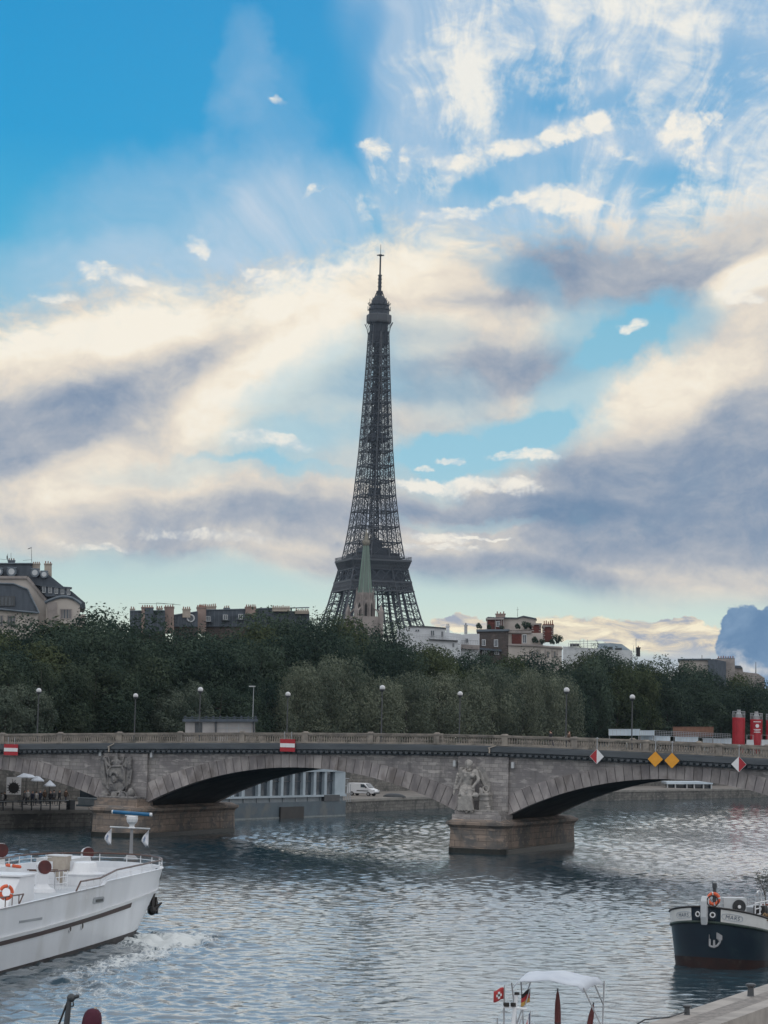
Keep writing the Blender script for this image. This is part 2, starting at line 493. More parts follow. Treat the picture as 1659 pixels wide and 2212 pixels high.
class MB:
    """collects simple shapes into one mesh"""

    def __init__(self):
        self.v, self.f, self.mi = [], [], []

    def _add(self, vs, fs, mi=0):
        n = len(self.v)
        self.v.extend([tuple(p) for p in vs])
        self.f.extend([tuple(n + i for i in f) for f in fs])
        self.mi.extend([mi] * len(fs))
        return self

    def box(self, a, b, mi=0, rz=0.0, taper=1.0):
        """corners a, b; optional turn about the box's vertical axis"""
        cx, cy = (a[0] + b[0]) / 2, (a[1] + b[1]) / 2
        c, s = math.cos(rz), math.sin(rz)
        vs = []
        for z in (a[2], b[2]):
            k = taper if z == b[2] else 1.0
            for x, y in ((a[0], a[1]), (b[0], a[1]), (b[0], b[1]), (a[0], b[1])):
                dx, dy = (x - cx) * k, (y - cy) * k
                vs.append((cx + c * dx - s * dy, cy + s * dx + c * dy, z))
        return self._add(vs, [(3, 2, 1, 0), (4, 5, 6, 7), (0, 1, 5, 4), (1, 2, 6, 5), (2, 3, 7, 6), (3, 0, 4, 7)], mi)

    def tube(self, p, q, r0, r1=None, n=8, mi=0, caps=True):
        p, q = Vector(p), Vector(q)
        r1 = r0 if r1 is None else r1
        d = (q - p)
        if d.length < 1e-6:
            return self
        d.normalize()
        a = d.orthogonal().normalized() if abs(d.z) < 0.99 else Vector((1, 0, 0))
        if abs(d.z) < 0.99:
            a = d.cross(Vector((0, 0, 1))).normalized()
        b = d.cross(a)
        off = math.pi / n if n == 4 else 0
        vs = []
        for c, r in ((p, r0), (q, r1)):
            for i in range(n):
                t = 2 * math.pi * i / n + off
                vs.append(c + a * (r * math.cos(t)) + b * (r * math.sin(t)))
        fs = [(i, (i + 1) % n, n + (i + 1) % n, n + i) for i in range(n)]
        if caps:
            fs += [tuple(range(n - 1, -1, -1)), tuple(range(n, 2 * n))]
        return self._add(vs, fs, mi)

    def path(self, pts, r, n=6, mi=0):
        for a, b in zip(pts, pts[1:]):
            self.tube(a, b, r, r, n, mi)
        return self

    def lathe(self, c, prof, n=12, mi=0, sx=1.0, sy=1.0, rot=0.0):
        """profile [(r, z)...] turned about the vertical through c"""
        vs, fs = [], []
        for r, z in prof:
            for i in range(n):
                t = 2 * math.pi * i / n + rot
                vs.append((c[0] + sx * r * math.cos(t), c[1] + sy * r * math.sin(t), c[2] + z))
        for k in range(len(prof) - 1):
            for i in range(n):
                j = (i + 1) % n
                fs.append((k * n + i, k * n + j, (k + 1) * n + j, (k + 1) * n + i))
        fs.append(tuple(range(n - 1, -1, -1)))
        fs.append(tuple((len(prof) - 1) * n + i for i in range(n)))
        return self._add(vs, fs, mi)

    def ball(self, c, r, n=12, m=8, sz=1.0, mi=0):
        prof = [(max(1e-3, r * math.sin(math.pi * k / m)), -r * sz * math.cos(math.pi * k / m)) for k in range(m + 1)]
        return self.lathe(c, prof, n, mi)

    def prism(self, poly, vec, mi=0):
        """closed 3-D polygon swept along vec"""
        vec = Vector(vec)
        n = len(poly)
        vs = [Vector(p) for p in poly] + [Vector(p) + vec for p in poly]
        fs = [tuple(range(n)), tuple(range(2 * n - 1, n - 1, -1))]
        fs += [((i + 1) % n, i, n + i, n + (i + 1) % n) for i in range(n)]
        return self._add(vs, fs, mi)

    def slab(self, px, Y, t, mi=0):
        """outline given as picture points, standing at distance Y with thickness t"""
        return self.prism([at(x, y, Y) for x, y in px], (SLANT * t, t, 0), mi)

    def rect(self, p, q, Y, t, mi=0):
        return self.slab([(p[0], p[1]), (q[0], p[1]), (q[0], q[1]), (p[0], q[1])], Y, t, mi)

    def torus(self, c, ax, R0, r, n=20, m=8, mi=0, a0=0.0, a1=2 * math.pi):
        ax = Vector(ax).normalized()
        a = ax.orthogonal().normalized()
        b = ax.cross(a)
        c = Vector(c)
        vs, fs = [], []
        for i in range(n):
            t = a0 + (a1 - a0) * i / n
            e = a * math.cos(t) + b * math.sin(t)
            for j in range(m):
                p = 2 * math.pi * j / m
                vs.append(c + e * (R0 + r * math.cos(p)) + ax * (r * math.sin(p)))
        for i in range(n):
            for j in range(m):
                i2, j2 = (i + 1) % n, (j + 1) % m
                fs.append((i * m + j, i2 * m + j, i2 * m + j2, i * m + j2))
        return self._add(vs, fs, mi)

    def grid(self, rows, mi=0, close=False):
        """rows of equal-length point lists"""
        n = len(rows[0])
        vs = [p for r in rows for p in r]
        fs = []
        for i in range(len(rows) - 1):
            for j in range(n - 1 + (1 if close else 0)):
                k = (j + 1) % n
                fs.append((i * n + j, i * n + k, (i + 1) * n + k, (i + 1) * n + j))
        return self._add(vs, fs, mi)

    def build(self, name, mats, parent=None, world=False, smooth=False, fix=True):
        me = bpy.data.meshes.new(name)
        vs = self.v
        if world and parent is not None:
            root = parent
            while root.parent is not None:
                root = root.parent
            inv = ROOTM[root].inverted()
            vs = [tuple(inv @ Vector(p)) for p in vs]
        me.from_pydata(vs, [], self.f)
        if not isinstance(mats, (list, tuple)):
            mats = [mats]
        for m in mats:
            me.materials.append(m)
        if len(mats) > 1:
            me.polygons.foreach_set('material_index', self.mi)
        if fix:
            bm = bmesh.new()
            bm.from_mesh(me)
            bmesh.ops.recalc_face_normals(bm, faces=bm.faces)
            bm.to_mesh(me)
            bm.free()
        if smooth:
            me.polygons.foreach_set('use_smooth', [True] * len(me.polygons))
        me.update()
        o = bpy.data.objects.new(name, me)
        scene.collection.objects.link(o)
        if parent is not None:
            o.parent = parent
        return o


def copy_tree(o, parent=None):
    c = o.copy()
    scene.collection.objects.link(c)
    c.parent = parent
    for ch in o.children:
        copy_tree(ch, c)
    return c


def carve(mb, name, m, parent, voxel=0.08, smooth_it=3, world=False, rough=0.0):
    """fuse overlapping lumps into one continuous carved surface"""
    o = mb.build(name, m, parent, world=world)
    md = o.modifiers.new('fuse', 'REMESH')
    md.mode, md.voxel_size, md.use_smooth_shade = 'VOXEL', voxel, True
    s = o.modifiers.new('soften', 'SMOOTH')
    s.iterations, s.factor = smooth_it, 0.5
    dg = bpy.context.evaluated_depsgraph_get()
    dg.update()
    me = bpy.data.meshes.new_from_object(o.evaluated_get(dg))
    o.modifiers.clear()
    o.data = me
    if not me.materials:
        me.materials.append(m)
    me.polygons.foreach_set('use_smooth', [True] * len(me.polygons))
    return o


# palette (real-world base colours)
STONE = stone_mat('weathered_limestone', (.42, .39, .37), (.27, .255, .25), (.23, .215, .215))
STONE_PIER = stone_mat('pier_stone', (.30, .235, .19), (.22, .185, .16), (.14, .135, .13), 1.6, 0.62, 0.02)
QUAY = stone_mat('quay_stone', (.20, .19, .175), (.14, .135, .125), (.09, .09, .085), 1.1, 0.45, 0.02)
VOUS = mat('voussoir_stone', (.39, .355, .34), (.23, .21, .21), 0.8, 0.9, bump=.5, island=.20, c3=(.21, .185, .175), s3=.5, spec=.2, stretch=(1, 1, .5))
BALU = mat('balustrade_stone', (.31, .275, .235), (.21, .19, .17), 1.2, 0.9, bump=.3, spec=.2, c3=(.15, .14, .12), s3=.6)
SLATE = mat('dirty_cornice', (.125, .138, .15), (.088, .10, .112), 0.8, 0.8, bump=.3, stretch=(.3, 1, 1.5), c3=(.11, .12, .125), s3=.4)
STATUE = mat('carved_stone', (.42, .395, .365), (.29, .275, .26), 1.6, 0.9, bump=.5, bscale=9, spec=.2, c3=(.22, .215, .21), s3=1.2)
TROPHY = mat('dark_carved_stone', (.28, .265, .25), (.17, .165, .165), 1.6, 0.9, bump=.5, bscale=9, spec=.2, c3=(.08, .08, .085), s3=1.1)
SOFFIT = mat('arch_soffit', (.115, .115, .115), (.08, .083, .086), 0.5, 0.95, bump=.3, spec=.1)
ASPHALT = mat('asphalt', (.06, .06, .06), (.045, .045, .046), 0.7, 0.9)
WETBAND = mat('wet_algae_stone', (.022, .024, .02), (.012, .014, .012), 1.5, 0.5, bump=.4)
WHITE = mat('white_paint', (.72, .73, .74), (.65, .66, .68), 0.6, 0.35)
HULLW = mat('white_hull_paint', (.72, .74, .77), (.63, .65, .68), 0.35, 0.3, c3=(.56, .57, .58), s3=.25, stretch=(1, 1, .4))
DKRED = mat('dark_red_paint', (.10, .02, .018), (.06, .012, .012), 2.0, 0.5)
TEAK = mat('varnished_rail', (.10, .05, .035), (.06, .03, .025), 3.0, 0.4)
BLACKP = mat('black_paint', (.015, .014, .014), (.025, .022, .02), 1.0, 0.5)
BLUEP = mat('blue_paint', (.02, .15, .30), (.015, .11, .24), 2.0, 0.4)
NAVY = mat('navy_hull_paint', (.007, .016, .028), (.010, .024, .036), 0.5, 0.4, c3=(.02, .036, .044), s3=.6)
GREYP = mat('grey_paint', (.36, .38, .40), (.30, .32, .34), 0.8, 0.5)
DGREY = mat('dark_grey_metal', (.07, .075, .08), (.05, .055, .06), 1.0, 0.5)
LGREY = mat('light_grey_paint', (.55, .57, .58), (.47, .49, .50), 0.8, 0.5)
BEIGE = mat('beige_paint', (.42, .37, .31), (.36, .31, .26), 2.0, 0.6)
ORANGE = mat('lifebuoy_orange', (.72, .13, .05), (.6, .10, .04), 2.0, 0.5)
STEEL = mat('galvanised_steel', (.40, .41, .42), (.32, .33, .34), 3.0, 0.45, metal=.3)
RED = mat('signal_red', (.42, .025, .035), (.34, .02, .03), 0.9, 0.5)
SIGNW = mat('sign_white', (.78, .78, .78), (.70, .70, .71), 1.5, 0.4)
YELLOW = mat('sign_yellow', (.80, .36, .03), (.74, .32, .03), 2.0, 0.45)
GLASS = mat('window_glass', (.06, .075, .09), (.035, .045, .055), 0.6, 0.08, spec=.6)
ZINC = mat('zinc_roof', (.075, .092, .115), (.052, .066, .084), 0.6, 0.5, stretch=(3, 1, .6))
ZINCL = mat('pale_zinc_roof', (.14, .17, .20), (.10, .125, .15), 0.6, 0.45)
PLASTER = mat('cream_plaster', (.50, .455, .41), (.43, .39, .355), 0.3, 0.9, bump=.1)
PINKWALL = mat('party_wall_plaster', (.36, .27, .23), (.27, .205, .18), 0.4, 0.9, stretch=(1, 1, .5))
MODERN = mat('white_render', (.62, .64, .66), (.55, .57, .59), 0.3, 0.8)
BRICK = stone_mat('red_brick', (.17, .06, .048), (.135, .045, .038), (.12, .045, .04), 0.44, 0.14, 0.02)
GREYBRICK = stone_mat('grey_brown_brick', (.13, .105, .095), (.10, .085, .08), (.09, .08, .075), 0.44, 0.14, 0.02)
TERRACOTTA = mat('terracotta', (.24, .085, .05), (.17, .06, .04), 3.0, 0.8)
COPPER = mat('verdigris_copper', (.175, .22, .195), (.125, .165, .145), 0.4, 0.7, stretch=(2, 2, .3))
CHURCH = mat('pale_church_stone', (.33, .295, .275), (.24, .215, .205), 0.6, 0.9)
IRON = mat('tower_iron_paint', (.033, .039, .051), (.026, .031, .041), 0.05, 0.6)
IRONL = mat('tower_iron_lighter', (.064, .069, .078), (.05, .055, .063), 0.05, 0.6)
BARK = mat('bark', (.11, .10, .085), (.06, .055, .05), 2.0, 0.95, bump=.5, stretch=(1, 1, .3))
LEAFD = leaf_mat('dark_foliage', (.026, .044, .036), (.084, .115, .082))
LEAFL = leaf_mat('light_foliage', (.078, .10, .076), (.19, .21, .15))
LEAFM = leaf_mat('mid_foliage', (.036, .056, .042), (.10, .125, .082))
LEAFS = leaf_mat('silver_foliage', (.05, .075, .06), (.14, .165, .125))
SKIN = mat('skin', (.48, .30, .22), (.42, .26, .19), 5, .6)
HAIR = mat('brown_hair', (.05, .03, .02), (.03, .02, .015), 10, .7)
CLOTHS = [mat('dark_coat', (.02, .02, .024)), mat('navy_cloth', (.02, .026, .05)), mat('grey_cloth', (.10, .10, .105)), mat('pale_cloth', (.42, .41, .40)), mat('brown_cloth', (.10, .06, .04))]
CANVAS = mat('white_canvas', (.58, .62, .67), (.50, .54, .60), 1.2, .8, bump=.2)
MAROON = mat('maroon_canvas', (.085, .018, .035), (.06, .012, .025), 2.5, .85, bump=.3)
GRASSM = mat('city_ground', (.10, .10, .09), (.07, .075, .06), .2, .95)
ROPE = mat('hemp_rope', (.30, .20, .10), (.22, .14, .07), 12, .9)

# ------------------------------------------------------------------ ground, river and quays
MBg = MB()
MBg._add([(-2600, -1500, -3), (2600, -1500, -3), (2600, 3200, -3), (-2600, 3200, -3)], [(0, 1, 2, 3)])
tag(MBg.build('ground', mat('river_bed', (.05, .05, .04))), kind='structure')

BANK = [(-260, -300), (-200, -60), (-150, 70), (-100, 165), (-62, 228), (-41.4, 255.2), (-33.1, 266.6), (-18.8, 296), (-4.2, 332.2), (36.8, 423), (83, 491.8), (150, 570), (300, 690), (700, 900), (2450, 1600)]


def offset_line(d):
    out = []
    n = len(BANK)
    for i in range(n):
        a, b = Vector(BANK[max(0, i - 1)]), Vector(BANK[min(n - 1, i + 1)])
        t = (b - a).normalized()
        out.append((BANK[i][0] - t.y * d, BANK[i][1] + t.x * d))
    return out


def hit_line(px, py, d):
    """where the vertical plane through a picture column meets the bank line moved inland by d"""
    r = ray(px, py)
    ln = offset_line(d)
    for (x0, y0), (x1, y1) in zip(ln, ln[1:]):
        # (x0 + k dx) * r.y = (y0 + k dy) * r.x
        dx, dy = x1 - x0, y1 - y0
        den = dx * r.y - dy * r.x
        if abs(den) < 1e-9:
            continue
        k = (y0 * r.x - x0 * r.y) / den
        if 0 <= k <= 1 and y0 + k * dy > 100:
            return Vector((x0 + k * dx, y0 + k * dy, 0))
    return None


LOW, STREET = 1.9, 7.5
L0, L1, L2 = BANK, offset_line(17.0), offset_line(17.6)
far_l = (-6000, -300)


def bank_strip(la, za, lb, zb):
    m = MB()
    m.grid([[(x, y, za) for x, y in la], [(x, y, zb) for x, y in lb]])
    return m


m_ = MB()
m_.grid([[(x, y, -3) for x, y in L0], [(x, y, LOW - .35) for x, y in L0]])
tag(m_.build('river_wall', QUAY), 'low stone quay wall rising from the river on the far bank', 'quay wall')
cp = offset_line(-.12)
cp2 = offset_line(.6)
m_ = MB()
m_.grid([[(x, y, LOW - .34) for x, y in cp], [(x, y, LOW + .02) for x, y in cp], [(x, y, LOW + .02) for x, y in cp2]])
m_.build('coping', mat('coping_stone', (.27, .255, .23), (.2, .19, .175), .7, .9), bpy.data.objects['river_wall'])
tag(bank_strip(L0, LOW, L1, LOW).build('quay_pavement', mat('quay_paving', (.24, .215, .19), (.17, .155, .14), .4, .9)), kind='structure')
m_ = bank_strip(L1, LOW - .2, L1, STREET)
tag(m_.build('embankment_wall', QUAY), 'tall dark embankment wall behind the lower quay', 'embankment wall')
m_ = MB()
m_.grid([[(x, y, STREET) for x, y in L1], [(x, y, STREET + 1.0) for x, y in L1], [(x, y, STREET + 1.0) for x, y in L2], [(x, y, STREET) for x, y in L2]])
m_.build('parapet', QUAY, bpy.data.objects['embankment_wall'])
g_ = MB()
xs = [(x, y, STREET) for x, y in L2]
g_.grid([xs, [(-2500 + 2480 * max(0, i - 8) / (len(xs) - 9) * 2, -300 + i * 260 if i < 13 else 3100, STREET) for i in range(len(xs))]])
tag(g_.build('city_ground', GRASSM), kind='structure')
# right bank quay under the camera's side
ra, rb, rc = onz(1395, 2212, 1.8), onz(1659, 2125, 1.8), None
rd = (rb - ra).normalized()
rn = Vector((rd.y, -rd.x, 0))
E0, E1 = ra - rd * 60, ra + rd * 400
m_ = MB()
CW = 2.15
m_.prism([E0, E0 + rn * CW, E0 + rn * CW + Vector((0, 0, -4.8)), E0 + Vector((0, 0, -4.8))], E1 - E0)
rq = m_.build('near_quay', mat('near_quay_stone', (.40, .365, .33), (.30, .275, .25), .9, .9, bump=.5, c3=(.24, .22, .20), s3=.45))
tag(rq, 'pale stone mooring quay edge in the near right corner', 'quay')
rcob = mat('near_quay_cobbles', (.30, .27, .245), (.19, .175, .16), 3.5, .9, bump=.8)
m_ = MB()
m_.prism([E0 + rn * .75 + Vector((0, 0, .004)), E0 + rn * 1.5 + Vector((0, 0, .004)), E0 + rn * 1.5 + Vector((0, 0, -.02)), E0 + rn * .75 + Vector((0, 0, -.02))], E1 - E0)
m_.build('cobble_strip', rcob, rq)
E0b, E1b = E0 + rn * CW, E1 + rn * CW
m_ = MB()
m_._add([E0b + Vector((0, 0, -.75)), E1b + Vector((0, 0, -.75)), E1b + rn * 300 + Vector((0, 0, -.75)), E0b + rn * 300 + Vector((0, 0, -.75))], [(0, 1, 2, 3)])
tag(m_.build('lower_pavement', mat('near_road', (.16, .155, .15), (.11, .108, .105), 1.5, .9, bump=.4)), kind='structure')
for k, (px, py, h, r_, lb) in enumerate([(1484, 2192, .34, .13, 'small dark iron bollard near the bottom end of the pale quay edge'), (1621.5, 2152, .48, .16, 'larger dark iron bollard farther up the pale quay edge')]):
    p = onz(px, py, 1.8)
    t = thing('mooring_bollard', lb, 'bollard', p, group='bollards on the near quay')
    MB().lathe((0, 0, 0), [(r_ * .95, 0), (r_ * .8, .04), (r_ * .72, h * .7)], 12).build('post', DGREY, t, smooth=False)
    MB().lathe((0, 0, h * .7), [(r_ * .75, 0), (r_ * 1.25, h * .12), (r_ * 1.25, h * .24), (r_ * .9, h * .3)], 12).build('cap', DGREY, t)
pr = onz(1484, 2192, 1.8)
m_ = MB()
rp = [pr + Vector((0, 0, .12)), pr - rd * 1.3 - rn * .25 + Vector((0, 0, .03)), pr - rd * 2.6 - rn * .7 + Vector((0, 0, .04)), pr - rd * 3.0 - rn * 1.2 + Vector((0, 0, -.3)), pr - rd * 4.5 - rn * 3.5 + Vector((0, 0, -1.75))]
m_.path(rp, .028, 6)
tag(m_.build('mooring_rope', DGREY), 'dark mooring rope lying on the quay from the small bollard', 'rope')


WAVE = .0235


def river():
    gx = np.concatenate([[-2500, -1200, -500, -250, -140], np.arange(-76, 112.01, .28), [160, 300, 600, 1400, 2500]])
    ys, y = [], 74.0
    while y < 520:
        ys.append(y)
        y += .17 if y < 150 else min(.6, .17 + (y - 150) * .0011)
    gy = np.concatenate([[-1400, -800, -200, 0, 45], np.array(ys), [560, 700, 1000, 2000, 3100]])
    X, Y = np.meshgrid(gx, gy)
    Z = np.zeros_like(X)
    rg = np.random.default_rng(5)
    wx = np.clip((X + 76) / 8, 0, 1) * np.clip((112 - X) / 8, 0, 1) * np.clip((Y - 74) / 3, 0, 1) * np.clip((520 - Y) / 20, 0, 1)
    warp = 1.2 * np.sin(X * .13 + Y * .07) + .9 * np.sin(X * -.09 + Y * .17 + 1)
    var = 0.0
    for i in range(64):
        lam = 0.58 * (1.0 + 2.4 * rg.random() ** 1.5)
        th = rg.normal(math.pi / 2 + .25, .72)
        k = 2 * math.pi / lam
        amp = lam ** .75
        ph = rg.random() * 6.283
        arg = k * (X * math.cos(th) + (Y + .25 * warp) * math.sin(th)) + ph
        fade = np.clip((lam / (np.maximum(.17, np.gradient(Y, axis=0))) - 2.0) / 1.6, 0, 1)
        Z += amp * np.sin(arg) * fade
        var += amp * amp / 2
    Z /= math.sqrt(var)
    patch = .85 + .35 * np.sin(X * .11 + .6 * np.sin(Y * .05)) * np.sin(Y * .047 + X * .03)
    # wavelets: flat between, sharp at the crest
    Z = 1.5 * np.tanh(Z / 1.5)
    Z = WAVE * patch * (np.exp(.8 * Z) - 1) / .8
    # churned water round the moving ship
    for (cx, cy, sx, sy, a) in [(-11.2, 126.0, 3.6, 5.5, .13), (-11.3, 119, 2.4, 8, .05), (-13.0, 108, 3.4, 11, .045), (-12, 98, 6, 9, .03)]:
        g = np.exp(-(((X - cx) / sx) ** 2 + ((Y - cy) / sy) ** 2))
        t = np.zeros_like(X)
        for i in range(22):
            lam = .6 + 1.6 * rg.random()
            th = rg.random() * 6.283
            t += .3 * lam ** .6 * np.sin(2 * math.pi / lam * (X * math.cos(th) + Y * math.sin(th)) + rg.random() * 6.28)
        Z += a * g * t
    Z *= wx
    nx, ny = len(gx), len(gy)
    me = bpy.data.meshes.new('river')
    co = np.stack([X, Y, Z], -1).reshape(-1, 3).astype(np.float32)
    me.vertices.add(nx * ny)
    me.vertices.foreach_set('co', co.ravel())
    i = np.arange((ny - 1) * (nx - 1))
    r_, c_ = i // (nx - 1), i % (nx - 1)
    a = r_ * nx + c_
    q = np.stack([a, a + 1, a + nx + 1, a + nx], -1).astype(np.int32)
    nf = len(q)
    me.loops.add(nf * 4)
    me.loops.foreach_set('vertex_index', q.ravel())
    me.polygons.add(nf)
    me.polygons.foreach_set('loop_start', np.arange(0, nf * 4, 4, dtype=np.int32))
    me.polygons.foreach_set('use_smooth', np.ones(nf, dtype=bool))
    me.update()
    me.validate()
    m = bpy.data.materials.new('river_water')
    m.use_nodes = True
    t = m.node_tree
    t.nodes.clear()
    w = Nodes(t)
    b = w.new('ShaderNodeBsdfPrincipled')
    o = w.new('ShaderNodeOutputMaterial')
    pos = w.new('ShaderNodeNewGeometry').outputs['Position']
    rip = w.noise(w.mapping(pos, scale=(1, 1.5, 1), rot=(0, 0, R(12))), 3.4, 3, 0.55)
    rip2 = w.noise(w.mapping(pos, scale=(1, 1.6, 1), rot=(0, 0, R(-20))), 0.9, 3, 0.55)
    bn = w.new('ShaderNodeBump')
    bn.inputs['Strength'].default_value = 1.0
    bn.inputs['Distance'].default_value = 0.024
    w.put(bn.inputs['Height'], w.mad(rip, 0.6, w.mul(rip2, 0.9)))
    # foam thrown up by the ship's bow
    x, y, z = w.sep(pos)

    def spot(cx, cy, sx, sy, rz=0):
        mp = w.mapping(pos, (cx, cy, 0), (0, 0, R(rz)), (sx, sy, 50), 'TEXTURE')
        g = w.new('ShaderNodeTexGradient', gradient_type='SPHERICAL')
        w.put(g.inputs[0], mp)
        return g.outputs['Fac']
    fm = w.add(w.mul(spot(-11.3, 126.6, 3.4, 7.0, -14), 2.0), w.mul(spot(-11.6, 117, 2.6, 13.0, -14), 1.1))
    fm = w.add(fm, w.mul(spot(-11.5, 102, 6.5, 16, -10), .7))
    fn = w.noise(w.mapping(pos, scale=(1, .5, 1)), 2.2, 7, 0.72, 1.6)
    foam = w.mul(w.smooth(w.add(w.mul(fm, .85), w.mad(fn, 2.6, -1.5)), .22, .8), .95)
    n = w.noise(pos, .05, 3, .5)
    base = w.mix(w.smooth(n, .4, .6), (.018, .046, .064), (.026, .054, .070))
    w.put(b.inputs['Base Color'], w.mix(foam, base, (.66, .69, .68)))
    w.put(b.inputs['Roughness'], w.mad(foam, .6, .05))
    b.inputs['IOR'].default_value = 1.45
    b.inputs['Specular IOR Level'].default_value = 0.75
    t.links.new(bn.outputs[0], b.inputs['Normal'])
    t.links.new(b.outputs[0], o.inputs[0])
    me.materials.append(m)
    ob = bpy.data.objects.new('river', me)
    scene.collection.objects.link(ob)
    tag(ob, kind='structure')


river()

# ------------------------------------------------------------------ the bridge (local x along it, y away from the viewer, z up)
BP = at(1078, 1772, 228)
TH = R(22.5)
BW = 18.0
bridge = thing('stone_bridge', 'long low stone arch bridge with balustrade crossing the whole river', 'bridge', (BP.x, BP.y, 0), -TH)
BU, BWv = Vector((math.cos(TH), -math.sin(TH), 0)), Vector((math.sin(TH), math.cos(TH), 0))
BO = Vector((BP.x, BP.y, 0))


def fac(px, py, w=0.0):
    """bridge coordinates (u, z) of a picture point on the plane w metres behind the facade"""
    r = ray(px, py)
    k = ((BO - O).dot(BWv) + w) / r.dot(BWv)
    p = O + r * k
    return (p - BO).dot(BU), p.z


def bw(u, w, z):
    return BO + BU * u + BWv * w + Vector((0, 0, z))


def cam_z(u):
    return -(.0029 if u < -2 else .0035) * abs(u + 2) ** 1.5


ZS = 3.22
ARCH = [(-78.2, -43.1, 6.75), (-39.9, -3.0, 7.78), (0.0, 34.8, 7.75), (38.0, 72.0, 6.9)]
U0, U1 = -80.0, 74.0
ZC = 9.42                     # underside of the cornice at mid-bridge


def circ(a):
    u0, u1, zc = a
    h, s = zc - ZS, (u1 - u0) / 2
    rad = (s * s + h * h) / (2 * h)
    return (u0 + u1) / 2, zc - rad, rad


def ring_t(k):                # voussoir depth, k = 0 at the crown, 1 at the springing
    return 1.32 + .62 * abs(k) ** 1.5


# spandrel walls, front and back
def extrados(u):
    for a in ARCH:
        c, zc, rad = circ(a)
        half = (a[1] - a[0]) / 2
        if abs(u - c) < half + 1.3:
            k = min(1.0, abs(u - c) / half)
            rr = rad + ring_t(k) - .12
            d = rr * rr - (u - c) ** 2
            if d > 0:
                return max(ZS - .9, zc + math.sqrt(d))
    return ZS - .9


us = list(np.arange(U0, U1 + .01, .5))
for w0, w1 in ((0.0, .8), (BW - .8, BW)):
    m_ = MB()
    lo = [(u, w0, min(extrados(u), ZC - .02 + cam_z(u))) for u in us]
    hi = [(u, w0, ZC + .3 + cam_z(u)) for u in us]
    lo2 = [(u, w1, p[2]) for u, p in zip(us, lo)]
    hi2 = [(u, w1, p[2]) for u, p in zip(us, hi)]
    m_.grid([lo, hi, hi2, lo2, lo])
    m_.build('spandrel_wall', STONE, bridge)

# arch rings and barrels
for a in ARCH:
    c, zc, rad = circ(a)
    half = (a[1] - a[0]) / 2
    A = math.asin(half / rad)
    n = 43
    for w0, w1, pr in ((-.10, .8, 1), (BW - .8, BW + .10, 1)):
        m_ = MB()
        for i in range(n):
            t0, t1 = -A + 2 * A * i / n, -A + 2 * A * (i + 1) / n
            g = .028 / rad
            t0, t1 = t0 + g, t1 - g
            k0, k1 = ring_t(t0 / A), ring_t(t1 / A)
            jit = random.uniform(0, .03)
            vs = []
            for w_ in (w0 + jit, w1):
                for t, k in ((t0, 0), (t1, 0), (t1, k1), (t0, k0)):
                    r2 = rad + k
                    vs.append((c + r2 * math.sin(t), w_, zc + r2 * math.cos(t)))
            m_._add(vs, [(0, 1, 2, 3), (7, 6, 5, 4), (1, 0, 4, 5), (2, 1, 5, 6), (3, 2, 6, 7), (0, 3, 7, 4)])
        m_.build('arch_ring', VOUS, bridge)
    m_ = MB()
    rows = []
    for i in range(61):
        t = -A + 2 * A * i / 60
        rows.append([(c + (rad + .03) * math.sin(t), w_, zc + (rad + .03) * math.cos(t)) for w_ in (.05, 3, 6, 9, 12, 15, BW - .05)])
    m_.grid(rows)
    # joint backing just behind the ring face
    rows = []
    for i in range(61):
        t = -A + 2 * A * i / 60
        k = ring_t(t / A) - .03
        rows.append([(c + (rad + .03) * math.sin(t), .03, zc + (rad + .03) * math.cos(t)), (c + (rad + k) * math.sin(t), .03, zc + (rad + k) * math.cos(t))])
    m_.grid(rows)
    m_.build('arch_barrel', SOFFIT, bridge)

# piers
PIERC = [-41.5, -1.5, 36.4]


def plan(hw, w0, w1, n=7):
    """rounded-end outline of a pier"""
    pts = []
    r = 1.5
    for cx, cy, a0 in ((-hw + r, w0 + r, math.pi), (hw - r, w0 + r, 1.5 * math.pi), (hw - r, w1 - r, 0), (-hw + r, w1 - r, .5 * math.pi)):
        for i in range(n):
            t = a0 + .5 * math.pi * i / (n - 1)
            pts.append((cx + r * math.cos(t), cy + r * math.sin(t)))
    return pts


def pier_layers(layers, grow_w=True):
    m = MB()
    rows = []
    for hw, w0, z in layers:
        p = plan(hw, w0, BW - w0)
        rows.append([(x, y, z) for x, y in p])
    m.grid(rows, close=True)
    n = len(rows[0])
    m._add(rows[-1], [tuple(range(n))])
    return m


for ic, pc in enumerate(PIERC):
    def sh(m):
        m.v = [(x + pc, y, z) for x, y, z in m.v]
        return m
    pp = sh(pier_layers([(3.02, -3.02, -3), (3.0, -3.0, .62), (2.95, -2.95, 2.25), (2.98, -2.98, 2.3)])).build('pier', STONE_PIER, bridge)
    sh(pier_layers([(3.06, -3.06, -2.9), (3.05, -3.05, .50), (3.0, -3.0, .52)])).build('waterline_band', WETBAND, pp)
    sh(pier_layers([(3.0, -3.0, 2.28), (3.02, -3.02, 2.5), (3.22, -3.22, 2.72), (3.32, -3.32, 2.76), (3.32, -3.32, 3.02), (3.1, -3.1, 3.06), (2.7, -2.7, 3.3)])).build('cornice', STONE_PIER, pp)
    m_ = MB()
    m_.box((pc - 2.55, -2.4, 3.1), (pc + 2.55, 1.0, 3.75))
    m_.box((pc - 2.35, -2.2, 3.75), (pc + 2.35, 1.0, 4.05))
    m_.build('statue_plinth', STONE if ic == 1 else STONE_PIER, bridge)
    m_ = MB()
    m_.box((pc - 2.75, -.42, 4.05), (pc + 2.5, .5, ZC - .02 + cam_z(pc)))
    m_.build('pilaster', STONE, bridge)
    for dx in (-3.15, 2.95):
        f = MB().box((pc + dx - .13, -.5, 8.35), (pc + dx + .13, -.1, 8.95)).build('floodlight', LGREY, bridge)

